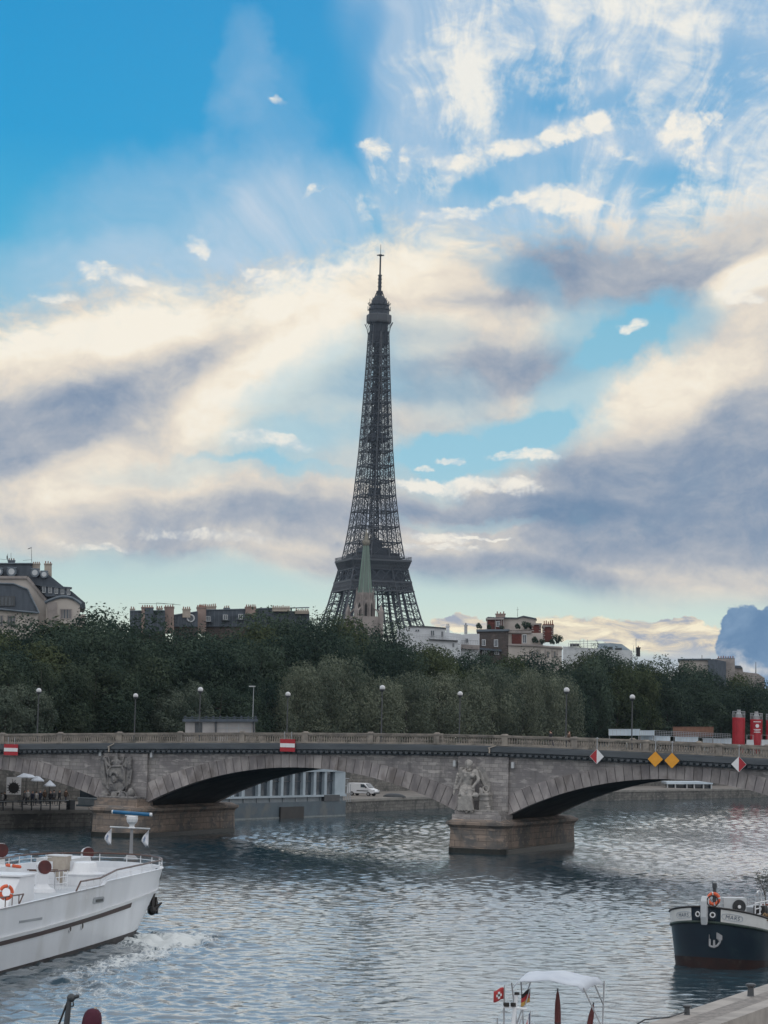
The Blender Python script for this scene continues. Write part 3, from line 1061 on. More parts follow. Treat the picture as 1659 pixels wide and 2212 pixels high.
# deck, cornice, corbels
us = list(np.arange(U0, U1 + .1, 2.0))


def extrude_profile(prof, name, m, closed=True):
    mb = MB()
    mb.grid([[(u, w_, z + cam_z(u)) for w_, z in prof] for u in us], close=closed)
    return mb.build(name, m, bridge)


ZB = 10.50                    # foot of the balustrade at mid-bridge
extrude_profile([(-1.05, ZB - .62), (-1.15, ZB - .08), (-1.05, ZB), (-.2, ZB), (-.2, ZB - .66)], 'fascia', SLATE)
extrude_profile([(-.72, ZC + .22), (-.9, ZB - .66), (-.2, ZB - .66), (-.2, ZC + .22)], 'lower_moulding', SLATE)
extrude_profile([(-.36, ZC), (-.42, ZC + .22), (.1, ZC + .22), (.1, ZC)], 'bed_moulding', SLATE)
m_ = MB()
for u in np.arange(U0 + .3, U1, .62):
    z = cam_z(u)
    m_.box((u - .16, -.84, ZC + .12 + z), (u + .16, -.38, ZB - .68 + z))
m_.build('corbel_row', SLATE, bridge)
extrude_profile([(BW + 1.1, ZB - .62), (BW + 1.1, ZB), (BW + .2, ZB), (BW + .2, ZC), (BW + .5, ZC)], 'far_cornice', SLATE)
extrude_profile([(-.2, ZB - .05), (3.0, ZB - .05), (3.0, ZB - .2), (BW - 3, ZB - .2), (BW - 3, ZB - .05), (BW + .2, ZB - .05), (BW + .2, ZC + .3), (-.2, ZC + .3)], 'roadway', ASPHALT)

# balustrade
POST = [-56.4 + 7.15 * k for k in range(-3, 19)]
POST = [u for u in POST if U0 < u < U1]
BALP = [(.085, 0), (.085, .05), (.05, .07), (.085, .2), (.095, .27), (.055, .46), (.045, .55), (.085, .6), (.085, .64)]
for side in (0, 1):
    w0 = -.93 if side == 0 else BW + .93
    for u in POST:
        z = ZB + cam_z(u)
        m_ = MB()
        m_.box((u - .36, w0 - .22, z), (u + .36, w0 + .22, z + .16))
        m_.box((u - .31, w0 - .18, z + .16), (u + .31, w0 + .18, z + .95))
        m_.box((u - .38, w0 - .24, z + .95), (u + .38, w0 + .24, z + 1.08))
        m_.box((u - .30, w0 - .18, z + 1.08), (u + .30, w0 + .18, z + 1.20), taper=.55)
        m_.build('balustrade_post', BALU, bridge)
    for ua, ub in zip(POST, POST[1:]):
        m_ = MB()
        a, b = ua + .31, ub - .31
        for lo, hi, hw in ((0, .16, .17), (.82, .93, .16), (.93, 1.06, .20)):
            vs = []
            for u in (a, b):
                z = ZB + cam_z(u)
                vs += [(u, w0 - hw, z + lo), (u, w0 + hw, z + lo), (u, w0 + hw, z + hi), (u, w0 - hw, z + hi)]
            m_._add(vs, [(0, 1, 2, 3), (7, 6, 5, 4), (0, 4, 5, 1), (1, 5, 6, 2), (2, 6, 7, 3), (3, 7, 4, 0)])
        nb = 24
        for i in range(nb):
            u = a + (b - a) * (i + .5) / nb
            z = ZB + cam_z(u) + .16
            m_.lathe((u, w0, z), BALP, 7)
        m_.build('balustrade_panel', BALU, bridge)

# lamps on both kerbs
WHITEG = mat('opal_globe', (.60, .60, .60), (.54, .54, .55), 1.0, .25)


def lamp(label, px, py, w_):
    u, z = fac(px, py, w_)
    base = bw(u, w_, ZB - .05 + cam_z(u))
    h = z - base.z
    t = thing('street_lamp', label, 'street lamp', base, 0, 'globe lamps along the bridge')
    MB().lathe((0, 0, 0), [(.17, 0), (.17, .25), (.11, .35), (.09, 1.1), (.07, 1.2), (.055, h - .42), (.1, h - .36), (.16, h - .3)], 10).build('pole', DGREY, t)
    MB().lathe((0, 0, h - .3), [(.17, 0), (.25, .03), (.275, .12), (.275, .17)], 14).build('fitting', DGREY, t)
    MB().ball((0, 0, h), .285, 16, 10).build('globe', WHITEG, t, smooth=True)


for px, py, w_, lb in [(84, 1492, .6, 'white globe lamp on the near kerb above the leftmost striped plate'),
                       (433, 1490, .6, 'white globe lamp in front of the low kiosk on the bridge'),
                       (826, 1486, .6, 'white globe lamp on a tall pole below the spire, between two arches'),
                       (1224, 1491, .6, 'white globe lamp near the walking person behind the balustrade'),
                       (293, 1503, BW - .8, 'white globe lamp on the far kerb above the carved trophy'),
                       (622, 1500, BW - .8, 'white globe lamp on the far kerb above the middle striped plate'),
                       (994, 1499, BW - .8, 'white globe lamp on the far kerb above the seated statue'),
                       (1366, 1506, BW - .8, 'white globe lamp standing in front of the pale stacked cabins')]:
    lamp(lb, px, py, w_)

# navigation plates hung on the parapet
SW = -1.28
for (x0, y0, x1, y1, lb) in [(8, 1608, 39, 1631, 'red plate with a white bar hung at the left end of the bridge'),
                             (604.5, 1597, 637.6, 1623, 'red plate with a white bar hung over the wide middle arch')]:
    ua, za = fac(x0, y1, SW)
    ub, zb_ = fac(x1, y0, SW)
    c = bw((ua + ub) / 2, SW, za)
    t = thing('navigation_plate', lb, 'sign', c, -TH, 'navigation plates on the bridge')
    hw, h = (ub - ua) / 2, zb_ - za
    MB().box((-hw, 0, 0), (hw, .05, h)).build('panel', RED, t)
    MB().box((-hw + .02, -.02, h * .34), (hw - .02, -.004, h * .66)).build('white_bar', SIGNW, t)
    m_ = MB()
    for s in (-.4, .4):
        m_.box((s - .03, .05, h * .2), (s + .03, .12, h + .75))
    m_.build('bracket', STEEL, t)
for (px, py, r_, kind, lb) in [(1289, 1634, 15, 'rw', 'diamond board with red left half and white right half'),
                               (1415.5, 1640, 15.6, 'y', 'yellow diamond board on the left of the yellow pair'),
                               (1451.5, 1643, 15.6, 'y', 'yellow diamond board on the right of the yellow pair'),
                               (1596, 1651, 16, 'wr', 'diamond board with white left half and red right half')]:
    u, z = fac(px, py, SW)
    u2, _ = fac(px + r_, py, SW)
    rr = u2 - u
    t = thing('navigation_diamond', lb, 'sign', bw(u, SW, z - rr), -TH, 'navigation plates on the bridge')
    if kind == 'y':
        MB().prism([(-rr, 0, rr), (0, 0, 0), (rr, 0, rr), (0, 0, 2 * rr)], (0, .05, 0)).build('panel', YELLOW, t)
    else:
        a, b = (RED, SIGNW) if kind == 'rw' else (SIGNW, RED)
        MB().prism([(-rr, 0, rr), (0, 0, 0), (0, 0, 2 * rr)], (0, .05, 0)).build('left_half', a, t)
        MB().prism([(rr, 0, rr), (0, 0, 0), (0, 0, 2 * rr)], (0, .05, 0)).build('right_half', b, t)
    k = rr - .07
    m_ = MB()
    e = 1.0
    for (x0, z0), (x1, z1) in (((-rr, rr), (0, 0)), ((0, 0), (rr, rr)), ((rr, rr), (0, 2 * rr)), ((0, 2 * rr), (-rr, rr))):
        m_.tube((x0, .025, z0), (x1, .025, z1), .035, n=4)
    m_.build('rim', LGREY if kind != 'y' else YELLOW, t)
    m_ = MB()
    m_.box((-.04, .05, rr), (.04, .12, 2 * rr + 1.15))
    m_.box((-.16, .03, 2 * rr + 1.0), (.16, .09, 2 * rr + 1.08))
    m_.build('bracket', STEEL, t)


# small timber stays left on the cornice
for px, py, flip, lb in [((432), 1606, 1, ''), ]:
    pass
for (x0, y0), (x1, y1), lb in [(z6(712, 235), z6(745, 212), 'pale bent bracket on the dark cornice above the carved trophy'),
                               (z8(335, 116), z8(366, 104), 'pale bent bracket on the dark cornice right of the statue')]:
    ua, za = fac(x0, y0, -1.2)
    ub, zb_ = fac(x1, y1, -1.2)
    t = thing('cornice_bracket', lb, 'bracket', bw(ua, -1.2, za), -TH)
    m_ = MB()
    m_.box((-.06, -.05, -.5), (.06, .05, 0))
    m_.tube((-.15, 0, 0), (ub - ua, 0, zb_ - za), .06, n=4)
    m_.build('arm', BEIGE, t)


# ------------------------------------------------------------------ carved figure on the middle pier
def P3(px, py, w_):
    u, z = fac(px, py, w_)
    return Vector((u - PIERC[1], w_, z - 4.05))


def s6(zx, zy, w_):           # points read off the enlarged view of the statue
    return P3((1700 + zx * .21097) / 1.8228, (2950 + zy * .21097) / 1.8228, w_)


st = thing('seated_statue', 'pale stone statue of a seated winged woman on the middle pier', 'statue', bw(PIERC[1], 0, 4.05), -TH)
m_ = MB()
f_ = -1.35
hd = s6(690, 290, f_ - .05)
# head, hair, neck
for z0, r_ in ((0, .33),):
    m_.ball(hd, r_, 14, 10, 1.22)
m_.ball(hd + Vector((0, -.27, -.02)), .07, 8, 6, 1.6)
m_.ball(hd + Vector((.0, -.2, -.24)), .13, 8, 6)
for i in range(11):
    t = math.pi * i / 10
    m_.ball(hd + Vector((.34 * math.cos(t), .02, .12 + .30 * math.sin(t))), .11, 8, 6)
m_.tube(s6(640, 330, f_), s6(620, 460, f_ + .05), .12, .07)
m_.tube(hd, s6(705, 400, f_), .19, .22)
# torso
m_.tube(s6(700, 420, f_), s6(670, 700, f_ + .1), .62, .5, 14)
m_.ball(s6(610, 430, f_), .30, 10, 8)
m_.ball(s6(810, 430, f_), .32, 10, 8)
m_.ball(s6(640, 500, f_ - .38), .25, 10, 8)
m_.ball(s6(760, 500, f_ - .38), .25, 10, 8)
# right arm of the picture bends to the lap, left arm reaches out and down
m_.tube(s6(830, 430, f_), s6(880, 570, f_ - .15), .22, .19)
m_.tube(s6(880, 570, f_ - .15), s6(780, 690, f_ - .6), .19, .13)
m_.ball(s6(770, 710, f_ - .65), .16, 8, 6)
m_.tube(s6(600, 440, f_), s6(555, 560, f_ - .1), .21, .18)
m_.tube(s6(555, 560, f_ - .1), s6(480, 720, f_ - .35), .17, .12)
m_.ball(s6(470, 735, f_ - .4), .14, 8, 6)
# hips, thighs, shins under drapery
m_.ball(s6(660, 760, f_ - .05), .78, 14, 10, .75)
m_.tube(s6(620, 780, f_ - .2), s6(560, 900, f_ - 1.0), .52, .42, 12)
m_.tube(s6(720, 790, f_ - .2), s6(700, 960, f_ - .95), .50, .40, 12)
m_.tube(s6(560, 900, f_ - .95), s6(550, 1130, f_ - .75), .40, .46, 12)
m_.tube(s6(700, 960, f_ - .9), s6(730, 1150, f_ - .85), .34, .36, 12)
for i in range(11):            # fold ridges
    x = 480 + i * 29
    m_.tube(s6(560 + i * 16, 850 + 10 * (i % 3), f_ - 1.25), s6(x, 1140 + 12 * (i % 2), f_ - 1.15), .07, .11, 6)
for i in range(6):
    m_.tube(s6(560 + i * 12, 760 + i * 14, f_ - .9), s6(760 - i * 6, 880 + i * 40, f_ - 1.2), .06, .07, 6)
m_.tube(s6(540, 700, f_ - .4), s6(800, 760, f_ - .6), .16, .14)
m_.ball(s6(650, 1170, f_ - 1.0), .18, 8, 6, .6)
m_.ball(s6(745, 1170, f_ - 1.0), .18, 8, 6, .6)
# mantle behind, wings
for side, pts in ((1, [(820, 330), (930, 330), (1010, 420), (1060, 540), (1085, 700), (1075, 860), (1000, 700), (930, 560), (870, 450)]),
                  (-1, [(600, 330), (530, 330), (500, 400), (490, 470), (530, 540), (580, 470)])):
    m_.prism([s6(x, y, -.55) for x, y in pts], (0, .5, 0))
    for i in range(6):
        a = s6(830 + 12 * i, 360 + 8 * i, -.62) if side > 0 else s6(585, 350 + 20 * i, -.62)
        b = s6(1060 - 22 * i, 860 - 70 * i, -.6) if side > 0 else s6(500 + 6 * i, 380 + 28 * i, -.6)
        m_.tube(a, b, .10, .06, 6)
# staff with leaves at left, urn and blocks at right
m_.tube(s6(485, 460, f_ - .2), s6(410, 860, f_ - .45), .11, .09)
for i in range(7):
    m_.ball(s6(485 - 11 * i, 470 + 55 * i, f_ - .35), .15, 8, 6, 1.3)
m_.prism([s6(890, 840, -1.6), s6(1050, 840, -1.6), s6(1060, 960, -1.6), s6(1060, 1190, -1.6), s6(880, 1190, -1.6), s6(880, 960, -1.6)], (0, 1.2, 0))
m_.prism([s6(870, 820, -1.7), s6(1060, 820, -1.7), s6(1060, 870, -1.7), s6(870, 870, -1.7)], (0, 1.3, 0))
m_.prism([s6(885, 930, -1.68), s6(1062, 930, -1.68), s6(1062, 962, -1.68), s6(885, 962, -1.68)], (0, 1.3, 0))
m_.torus(s6(1010, 740, -1.3), (0, 1, 0), .3, .1, 14, 6)
m_.ball(s6(820, 860, f_ - .9), .32, 10, 8, .9)
m_.tube(s6(900, 720, -1.3), s6(930, 830, -1.4), .15, .2)
for i in range(3):
    m_.tube(s6(1000, 1080 + 45 * i, -2.0), s6(1090, 1075 + 45 * i, -1.5), .09, .11)
m_.box((-2.2, -2.15, 0), (2.2, -.2, .14))
carve(m_, 'figure', STATUE, st, .04, 1)

# carved trophy on the left pier
tr = thing('trophy_relief', 'dark carved trophy of shield, face and banners on the left pier', 'sculpture', bw(PIERC[0], 0, 4.05), -TH)


def t5(zx, zy, w_):
    u, z = fac((300 + zx * .21097) / 1.8228, (2900 + zy * .21097) / 1.8228, w_)
    return Vector((u - PIERC[0], w_, z - 4.05))


m_ = MB()
sh_ = [(650, 560), (840, 555), (895, 630), (900, 950), (830, 1040), (660, 1040), (585, 960), (590, 640)]
m_.prism([t5(x, y, -1.15) for x, y in sh_], (0, .9, 0))
for (x0, y0), (x1, y1) in zip(sh_, sh_[1:] + sh_[:1]):
    m_.tube(t5(x0, y0, -1.18), t5(x1, y1, -1.18), .11, n=8)
m_.ball(t5(705, 800, -1.25), .33, 12, 10, 1.3)
m_.ball(t5(705, 805, -1.55), .08, 8, 6, 1.5)
m_.ball(t5(705, 850, -1.5), .11, 8, 6, .7)
for i in range(9):
    t = math.pi * (i / 8)
    p = t5(705, 760, -1.3)
    m_.ball(p + Vector((.4 * math.cos(t), 0, .15 + .36 * math.sin(t))), .15, 8, 6)
    m_.tube(t5(640 + 16 * i, 880, -1.25), t5(650 + 14 * i, 1000, -1.2), .08, .06, 6)
for s in (-1, 1):
    cx = 745
    for (dx0, y0, dx1, y1, r_) in [(235, 390, 120, 560, .14), (150, 330, 105, 560, .10), (255, 470, 165, 1000, .17), (275, 560, 150, 960, .13), (200, 400, 160, 700, .16), (290, 620, 250, 900, .10)]:
        m_.tube(t5(cx + s * dx0, y0, -.8), t5(cx + s * dx1, y1, -.85), r_, r_ * .8, 8)
    for i in range(7):
        m_.ball(t5(cx + s * (255 - 6 * i), 430 + 75 * i, -.75), .26 - .01 * i, 8, 6, 1.5)
m_.tube(t5(750, 320, -.7), t5(760, 540, -.9), .2, .25, 10)
for i in range(8):
    m_.ball(t5(690 + 20 * i, 470 + 14 * ((i * 3) % 5), -.95), .22, 8, 6)
m_.prism([t5(560, 560, -.5), t5(930, 560, -.5), t5(980, 380, -.5), t5(520, 380, -.5)], (0, .4, 0))
for (x, y, r_, sz) in [(530, 1090, .42, 1.2), (590, 1180, .3, .9), (710, 1090, .38, .8), (870, 1120, .55, .9), (1030, 1050, .42, 1.3), (1110, 1190, .35, 1.3), (950, 1180, .35, .8), (700, 1180, .35, .6), (470, 1170, .3, .8), (640, 1210, .3, .5)]:
    m_.ball(t5(x, y, -1.2), r_, 10, 8, sz)
m_.torus(t5(880, 1110, -1.5), (0, 1, 0), .42, .1, 16, 6)
m_.tube(t5(950, 1040, -1.3), t5(1080, 1200, -1.3), .14, .12)
m_.tube(t5(600, 1050, -1.3), t5(480, 1160, -1.3), .16, .12)
m_.box((-2.3, -2.1, 0), (2.3, -.2, .16))
carve(m_, 'relief', TROPHY, tr, .04, 1)


# ------------------------------------------------------------------ people
def person(label, base, rz, pose=0, coat=0, trousers=1, group=None, h=1.72):
    """one continuous body (skin, trousers), hair and coat as its children"""
    t = thing('person', label, 'person', base, rz, group)
    k = h / 1.72
    sw = .16 if pose == 0 else (.26 if pose == 1 else 0.0)
    m = MB()
    def L(a, b, r0, r1, n=8): m.tube([c * k for c in a], [c * k for c in b], r0 * k, r1 * k, n); m.ball([c * k for c in b], r1 * k, 8, 6)
    L((0, 0, .92), (0, 0, 1.12), .15, .13, 10)
    L((0, 0, 1.12), (0, 0, 1.38), .14, .165, 10)
    L((0, 0, 1.38), (0, -.01, 1.50), .07, .06)
    m.ball((0, -.02 * k, 1.61 * k), .098 * k, 12, 9, 1.2)
    m.ball((0, -.115 * k, 1.60 * k), .02 * k, 6, 5, 1.5)
    for s in (-1, 1):
        L((s * .09, 0, .92), (s * .10, -s * sw * .7, .50), .095, .06)
        L((s * .10, -s * sw * .7, .50), (s * .10, -s * sw + .04, .08), .058, .042)
        L((s * .10, -s * sw + .05, .05), (s * .11, -s * sw - .10, .04), .045, .035)
        L((s * .18, 0, 1.40), (s * .22, s * sw * .5, 1.14), .055, .045)
        L((s * .22, s * sw * .5, 1.14), (s * .22, s * sw * .6 - .1, .90), .042, .032)
        for fg in range(5):
            a = (fg - 2) * .014
            m.tube([c * k for c in (s * .22, s * sw * .6 - .1 + a, .90)], [c * k for c in (s * .222, s * sw * .6 - .115 + a * 1.3, .80 + .012 * abs(fg - 2))], .012 * k, .009 * k, 5)
    b = carve(m, 'body', SKIN, t, .022 * k, 1)
    b.data.materials.append(CLOTHS[trousers])
    for p in b.data.polygons:
        p.material_index = 1 if p.center.z < .97 * k else 0
    m = MB()
    m.lathe((0, 0, 0), [(.19 * k, .80 * k), (.185 * k, .95 * k), (.17 * k, 1.12 * k), (.205 * k, 1.36 * k), (.15 * k, 1.46 * k), (.075 * k, 1.50 * k)], 12, sy=.92)
    for s in (-1, 1):
        m.tube([c * k for c in (s * .185, 0, 1.41)], [c * k for c in (s * .225, s * sw * .5, 1.14)], .075 * k, .065 * k)
        m.tube([c * k for c in (s * .225, s * sw * .5, 1.15)], [c * k for c in (s * .222, s * sw * .6 - .09, .93)], .065 * k, .05 * k)
    m.build('coat', CLOTHS[coat], t, smooth=True)
    m = MB()
    m.ball((0, .012 * k, 1.645 * k), .107 * k, 12, 8, 1.05)
    m.build('hair', HAIR, t, smooth=True)
    return t


u_, _ = fac(1229, 1584, .8)
person('person with brown hair walking behind the bridge balustrade', bw(u_, .8, ZB - .05 + cam_z(u_)), -TH + math.pi / 2, 1, 4, 1)
u_, _ = fac(1190, 1584, 1.6)
person('person in dark clothes on the bridge pavement left of the walker', bw(u_, 1.6, ZB - .05 + cam_z(u_)), -TH - math.pi / 2, 1, 0, 1)

# ------------------------------------------------------------------ trees
def crown_mesh(name, n, lobes, leaf, seed, m, droop=0.0):
    """leaf clumps scattered through overlapping lobes; unit crown: width about 2, height 1 above its base (scaled later)"""
    rg = np.random.default_rng(seed)
    L = np.array(lobes, float)                    # cx, cy, cz, rx, rz
    vol = L[:, 3] ** 2 * L[:, 4]
    pick = rg.choice(len(L), n, p=vol ** .8 / (vol ** .8).sum())
    d = rg.normal(size=(n, 3))
    d /= np.linalg.norm(d, axis=1)[:, None]
    rad = rg.random(n) ** .14
    bump = 1 + .16 * np.sin(d[:, 0] * 7 + seed) * np.sin(d[:, 1] * 6 + 2 * seed) + .14 * np.sin(d[:, 2] * 9 + d[:, 0] * 5)
    c = L[pick, :3] + d * (L[pick, 3:5][:, [0, 0, 1]]) * (rad * bump)[:, None]
    keep = np.ones(n, bool)
    c = c[keep]
    nn = len(c)
    nrm = d * 1.1 + rg.normal(size=(nn, 3)) * .45 + np.array([0, 0, .3])
    nrm /= np.linalg.norm(nrm, axis=1)[:, None]
    a = np.cross(nrm, rg.normal(size=(nn, 3)))
    a /= np.linalg.norm(a, axis=1)[:, None]
    b = np.cross(nrm, a)
    s = leaf * (.6 + .8 * rg.random(nn))[:, None]
    a, b = a * s, b * s * (.55 + .35 * rg.random(nn))[:, None]
    b[:, 2] -= droop * s[:, 0]
    v = np.stack([c - a, c - b * .9 + a * .15, c + a, c + b], 1).reshape(-1, 3)
    me = bpy.data.meshes.new(name)
    f = np.arange(4 * nn).reshape(-1, 4)
    me.from_pydata(v.tolist(), [], f.tolist())
    me.materials.append(m)
    tone = rg.random(len(L))
    at_ = me.attributes.new('clump', 'FLOAT', 'POINT')
    at_.data.foreach_set('value', np.repeat(tone[pick], 4).astype(np.float32))
    me.update()
    return me


def lobes_for(seed, h, r, k, low=.12):
    rg = random.Random(seed)
    out = [(0, 0, h * .52, r * .72, h * .44)]
    for i in range(k):
        t = rg.random() * 6.283
        z = h * (low + .14 + (.98 - low - .24) * (i + .5) / k)
        rr = r * (.34 + .30 * rg.random()) * (1.05 - .35 * abs(z / h - .4))
        q = r * (.66 + .22 * rg.random()) * (1.0 - .55 * max(0, z / h - .55) / .45)
        out.append((q * math.cos(t), q * math.sin(t), z, rr, rr * (.75 + .3 * rg.random())))
    return out


H0 = 20.0
DARKS = [crown_mesh('plane_crown', 15000, lobes_for(s, H0, 5.6, 22), .205, s, LEAFD) for s in (1, 2, 3, 4, 5)]
MIDS = [crown_mesh('mid_crown', 13000, lobes_for(s, H0, 5.2, 20, .05), .20, s, LEAFM) for s in (11, 12, 13)]
LIGHTS = [crown_mesh('light_crown', 14000, lobes_for(s, H0, 6.4, 24, .03), .20, s, LEAFL, .35) for s in (21, 22, 23)]
SILVERS = [crown_mesh('silver_crown', 8000, lobes_for(s, H0, 5.0, 16, .02), .25, s, LEAFS, .1) for s in (31, 32)]
DARKL = [crown_mesh('olive_crown', 14000, lobes_for(s, H0, 5.4, 20), .205, s, leaf_mat('olive_foliage', (.034, .052, .032), (.105, .125, .066))) for s in (41, 42)]  # olive toned crowns, mixed in among the dark ones


def trunk_mesh(name, seed, h=H0, r=.34):
    rg = random.Random(seed)
    m = MB()
    p = [Vector((0, 0, -.3)), Vector((rg.uniform(-.2, .2), rg.uniform(-.2, .2), h * .25)), Vector((rg.uniform(-.5, .5), rg.uniform(-.5, .5), h * .5)), Vector((rg.uniform(-.6, .6), rg.uniform(-.6, .6), h * .86))]
    rs = [r * 1.25, r * .9, r * .6, r * .12]
    for i in range(3):
        m.tube(p[i], p[i + 1], rs[i], rs[i + 1], 8)
    for i in range(9):
        t = rg.random() * 6.283
        z = h * (.24 + .055 * i)
        k = (z / h - .25) / .25
        a = p[1].lerp(p[2], min(1, max(0, k))) if z < h * .5 else p[2].lerp(p[3], (z / h - .5) / .36)
        q = a + Vector((math.cos(t) * h * .2, math.sin(t) * h * .2, h * .13))
        mid = a.lerp(q, .55) + Vector((0, 0, -.4))
        m.tube(a, mid, r * .34, r * .22, 6)
        m.tube(mid, q, r * .22, r * .06, 6)
    me_o = m.build(name, BARK)
    me = me_o.data
    bpy.data.objects.remove(me_o)
    return me


TRUNKS = [trunk_mesh('trunk', s) for s in (1, 2, 3)]
TREES = []


def tree(name, px, py, off, crowns, wscale, group, base=STREET, Y=None, look='dark green', Yadd=0.0):
    p = hit_line(px, py, off)
    if Y:
        q = at(px, py, Y)
        p = Vector((q.x, q.y, 0))
    if p is None:
        return
    if Yadd:
        r = ray(px, py)
        p = p + Vector((r.x, r.y, 0)) * Yadd
    top = at(px, py, p.y).z
    h = (top - base) / .97
    i = len(TREES)
    t = thing(name, 'tree', 'tree', (p.x, p.y, base), rng.random() * 6.28, group)
    cm = crowns[i % len(crowns)]
    c = bpy.data.objects.new('crown', cm)
    scene.collection.objects.link(c)
    c.parent = t
    k = bpy.data.objects.new('trunk', TRUNKS[i % 3])
    scene.collection.objects.link(k)
    k.parent = t
    sz = h / H0
    sx = wscale * (.93 + .14 * rng.random())
    t.scale = (sx, sx, sz)
    TREES.append((t, px, off, look, group, p.y))
    return t


PROF = [(-60, 1352), (0, 1347), (60, 1338), (120, 1330), (165, 1322), (185, 1311), (240, 1307), (285, 1318), (300, 1352), (318, 1372), (355, 1372), (385, 1358), (420, 1345), (470, 1341), (520, 1335), (560, 1324), (600, 1317),
        (650, 1318), (700, 1317), (760, 1322), (810, 1328), (842, 1340), (870, 1366), (920, 1376), (960, 1386), (1020, 1398), (1080, 1405), (1140, 1402), (1200, 1410), (1250, 1398),
        (1300, 1393), (1350, 1398), (1400, 1410), (1450, 1414), (1480, 1418), (1530, 1432), (1580, 1445), (1620, 1452), (1659, 1466), (1720, 1490)]


def prof(x):
    for (x0, y0), (x1, y1) in zip(PROF, PROF[1:]):
        if x0 <= x <= x1:
            return 7 + y0 + (y1 - y0) * (x - x0) / (x1 - x0)
    return 1400


rt_ = random.Random(3)
x = -40
i = 0
while x < 1710:
    tree('plane_tree', x, prof(x) + rt_.uniform(0, 13), 44, DARKS if i % 4 else DARKL, rt_.uniform(.92, 1.12), 'tall dark trees of the back row', look='tall dark green')
    x += (47 if x < 900 else 40) * rt_.uniform(.8, 1.2)
    i += 1
x = -30
while x < 1700:
    tree('plane_tree', x, prof(x) + rt_.uniform(18, 58), 33, DARKS if rt_.random() < .8 else DARKL, rt_.uniform(.85, 1.05), 'dark trees of the second row', look='dark green')
    x += (62 if x < 900 else 52) * rt_.uniform(.8, 1.2)
for px, py, ws in [(208, 1420, 1.15), (330, 1412, 1.05), (150, 1430, .9), (270, 1450, .9), (90, 1425, .8), (20, 1405, .9)]:
    tree('bushy_tree', px, py, 26, MIDS, ws * .8, 'mid green trees behind the left arch', look='mid green')
for px, py, ws in [(690, 1424, 1.0), (740, 1420, .95), (640, 1442, .85), (815, 1457, .85), (880, 1455, .95), (950, 1455, .95), (1010, 1460, .85), (1065, 1440, .95), (1130, 1448, .85), (1165, 1443, .9), (1215, 1462, .75), (600, 1490, .6)]:
    tree('light_tree', px, py, 22, LIGHTS, ws * .78, 'pale olive trees along the far bank', look='pale olive green')
for px, py, ws in [(15, 1486, .55), (62, 1480, .5), (85, 1492, .5), (398, 1470, .5), (425, 1480, .45), (365, 1495, .5)]:
    tree('silvery_tree', px, py, 21, SILVERS, ws, 'small silvery trees near the bridge end', look='silvery grey-green')
for px, py, ws in [(560, 1470, .8), (480, 1478, .8), (1285, 1465, .75), (1330, 1490, .7), (1400, 1500, .75), (1480, 1498, .75), (1560, 1502, .75), (1640, 1510, .75), (520, 1500, .6), (300, 1505, .5), (1250, 1505, .6)]:
    tree('low_dark_tree', px, py, 24 if px < 1240 else 37, DARKS, ws * .85, 'lower dark trees behind the bridge', look='lower dark green')

# labels: say for every tree what stands next to it in its own row
LAND = [(20, 'below the slate roofed mansion at the left edge'), (150, 'right below the curved pediment of the mansion'), (235, 'forming the rounded dome beside the mansion'), (330, 'below the first rooftop party wall'),
        (430, 'below the chimneyed slate roofs'), (540, 'under the long slate roof with dormers'), (640, 'under the last low chimneys'), (730, 'under the left leg of the iron tower'), (800, 'below the green spire'),
        (880, 'under the right leg of the iron tower'), (950, 'below the white modern block'), (1060, 'below the grey brick block'), (1150, 'below the red brick penthouse'), (1270, 'below the pale glass roofs'),
        (1390, 'above the right end of the pale cabins'), (1480, 'left of the far right roofs'), (1560, 'below the far right pale wall'), (1640, 'above the red silos')]
ORD = ['first', 'second', 'third', 'fourth', 'fifth', 'sixth', 'seventh', 'eighth', 'ninth', 'tenth', 'eleventh', 'twelfth']
groups = {}
for tup in TREES:
    groups.setdefault(tup[4], []).append(tup)
ROWN = {'tall dark trees of the back row': 'back row tree', 'dark trees of the second row': 'second row tree', 'mid green trees behind the left arch': 'bushy tree', 'pale olive trees along the far bank': 'bankside tree',
        'small silvery trees near the bridge end': 'small tree', 'lower dark trees behind the bridge': 'front tree'}
for g, lst in groups.items():
    lst.sort(key=lambda q: q[1])
    by = {}
    for q in lst:
        k = min(range(len(LAND)), key=lambda j: abs(LAND[j][0] - q[1]))
        by.setdefault(k, []).append(q)
    for k, qs in by.items():
        for j, q in enumerate(qs):
            pre = '' if len(qs) == 1 else ('left ' if j == 0 and len(qs) == 2 else 'right ' if len(qs) == 2 else ORD[j] + ' ')
            q[0]['label'] = f'{pre}{q[3]} {ROWN[g]} {LAND[k][1]}'

# ------------------------------------------------------------------ buildings
def bld(name, label, cat, pxc, Y, group=None, z=STREET):
    p = at(pxc, 1500, Y)
    return thing(name, label, cat, (p.x, Y, z), 0, group)


def col(px0, px1, py_top, Y, z=STREET):
    """picture outline of a wall from py_top down to the ground at distance Y"""
    g = 1585 + (EYE - z) / Y * F + 20
    return [(px0, py_top), (px1, py_top), (px1, g), (px0, g)]


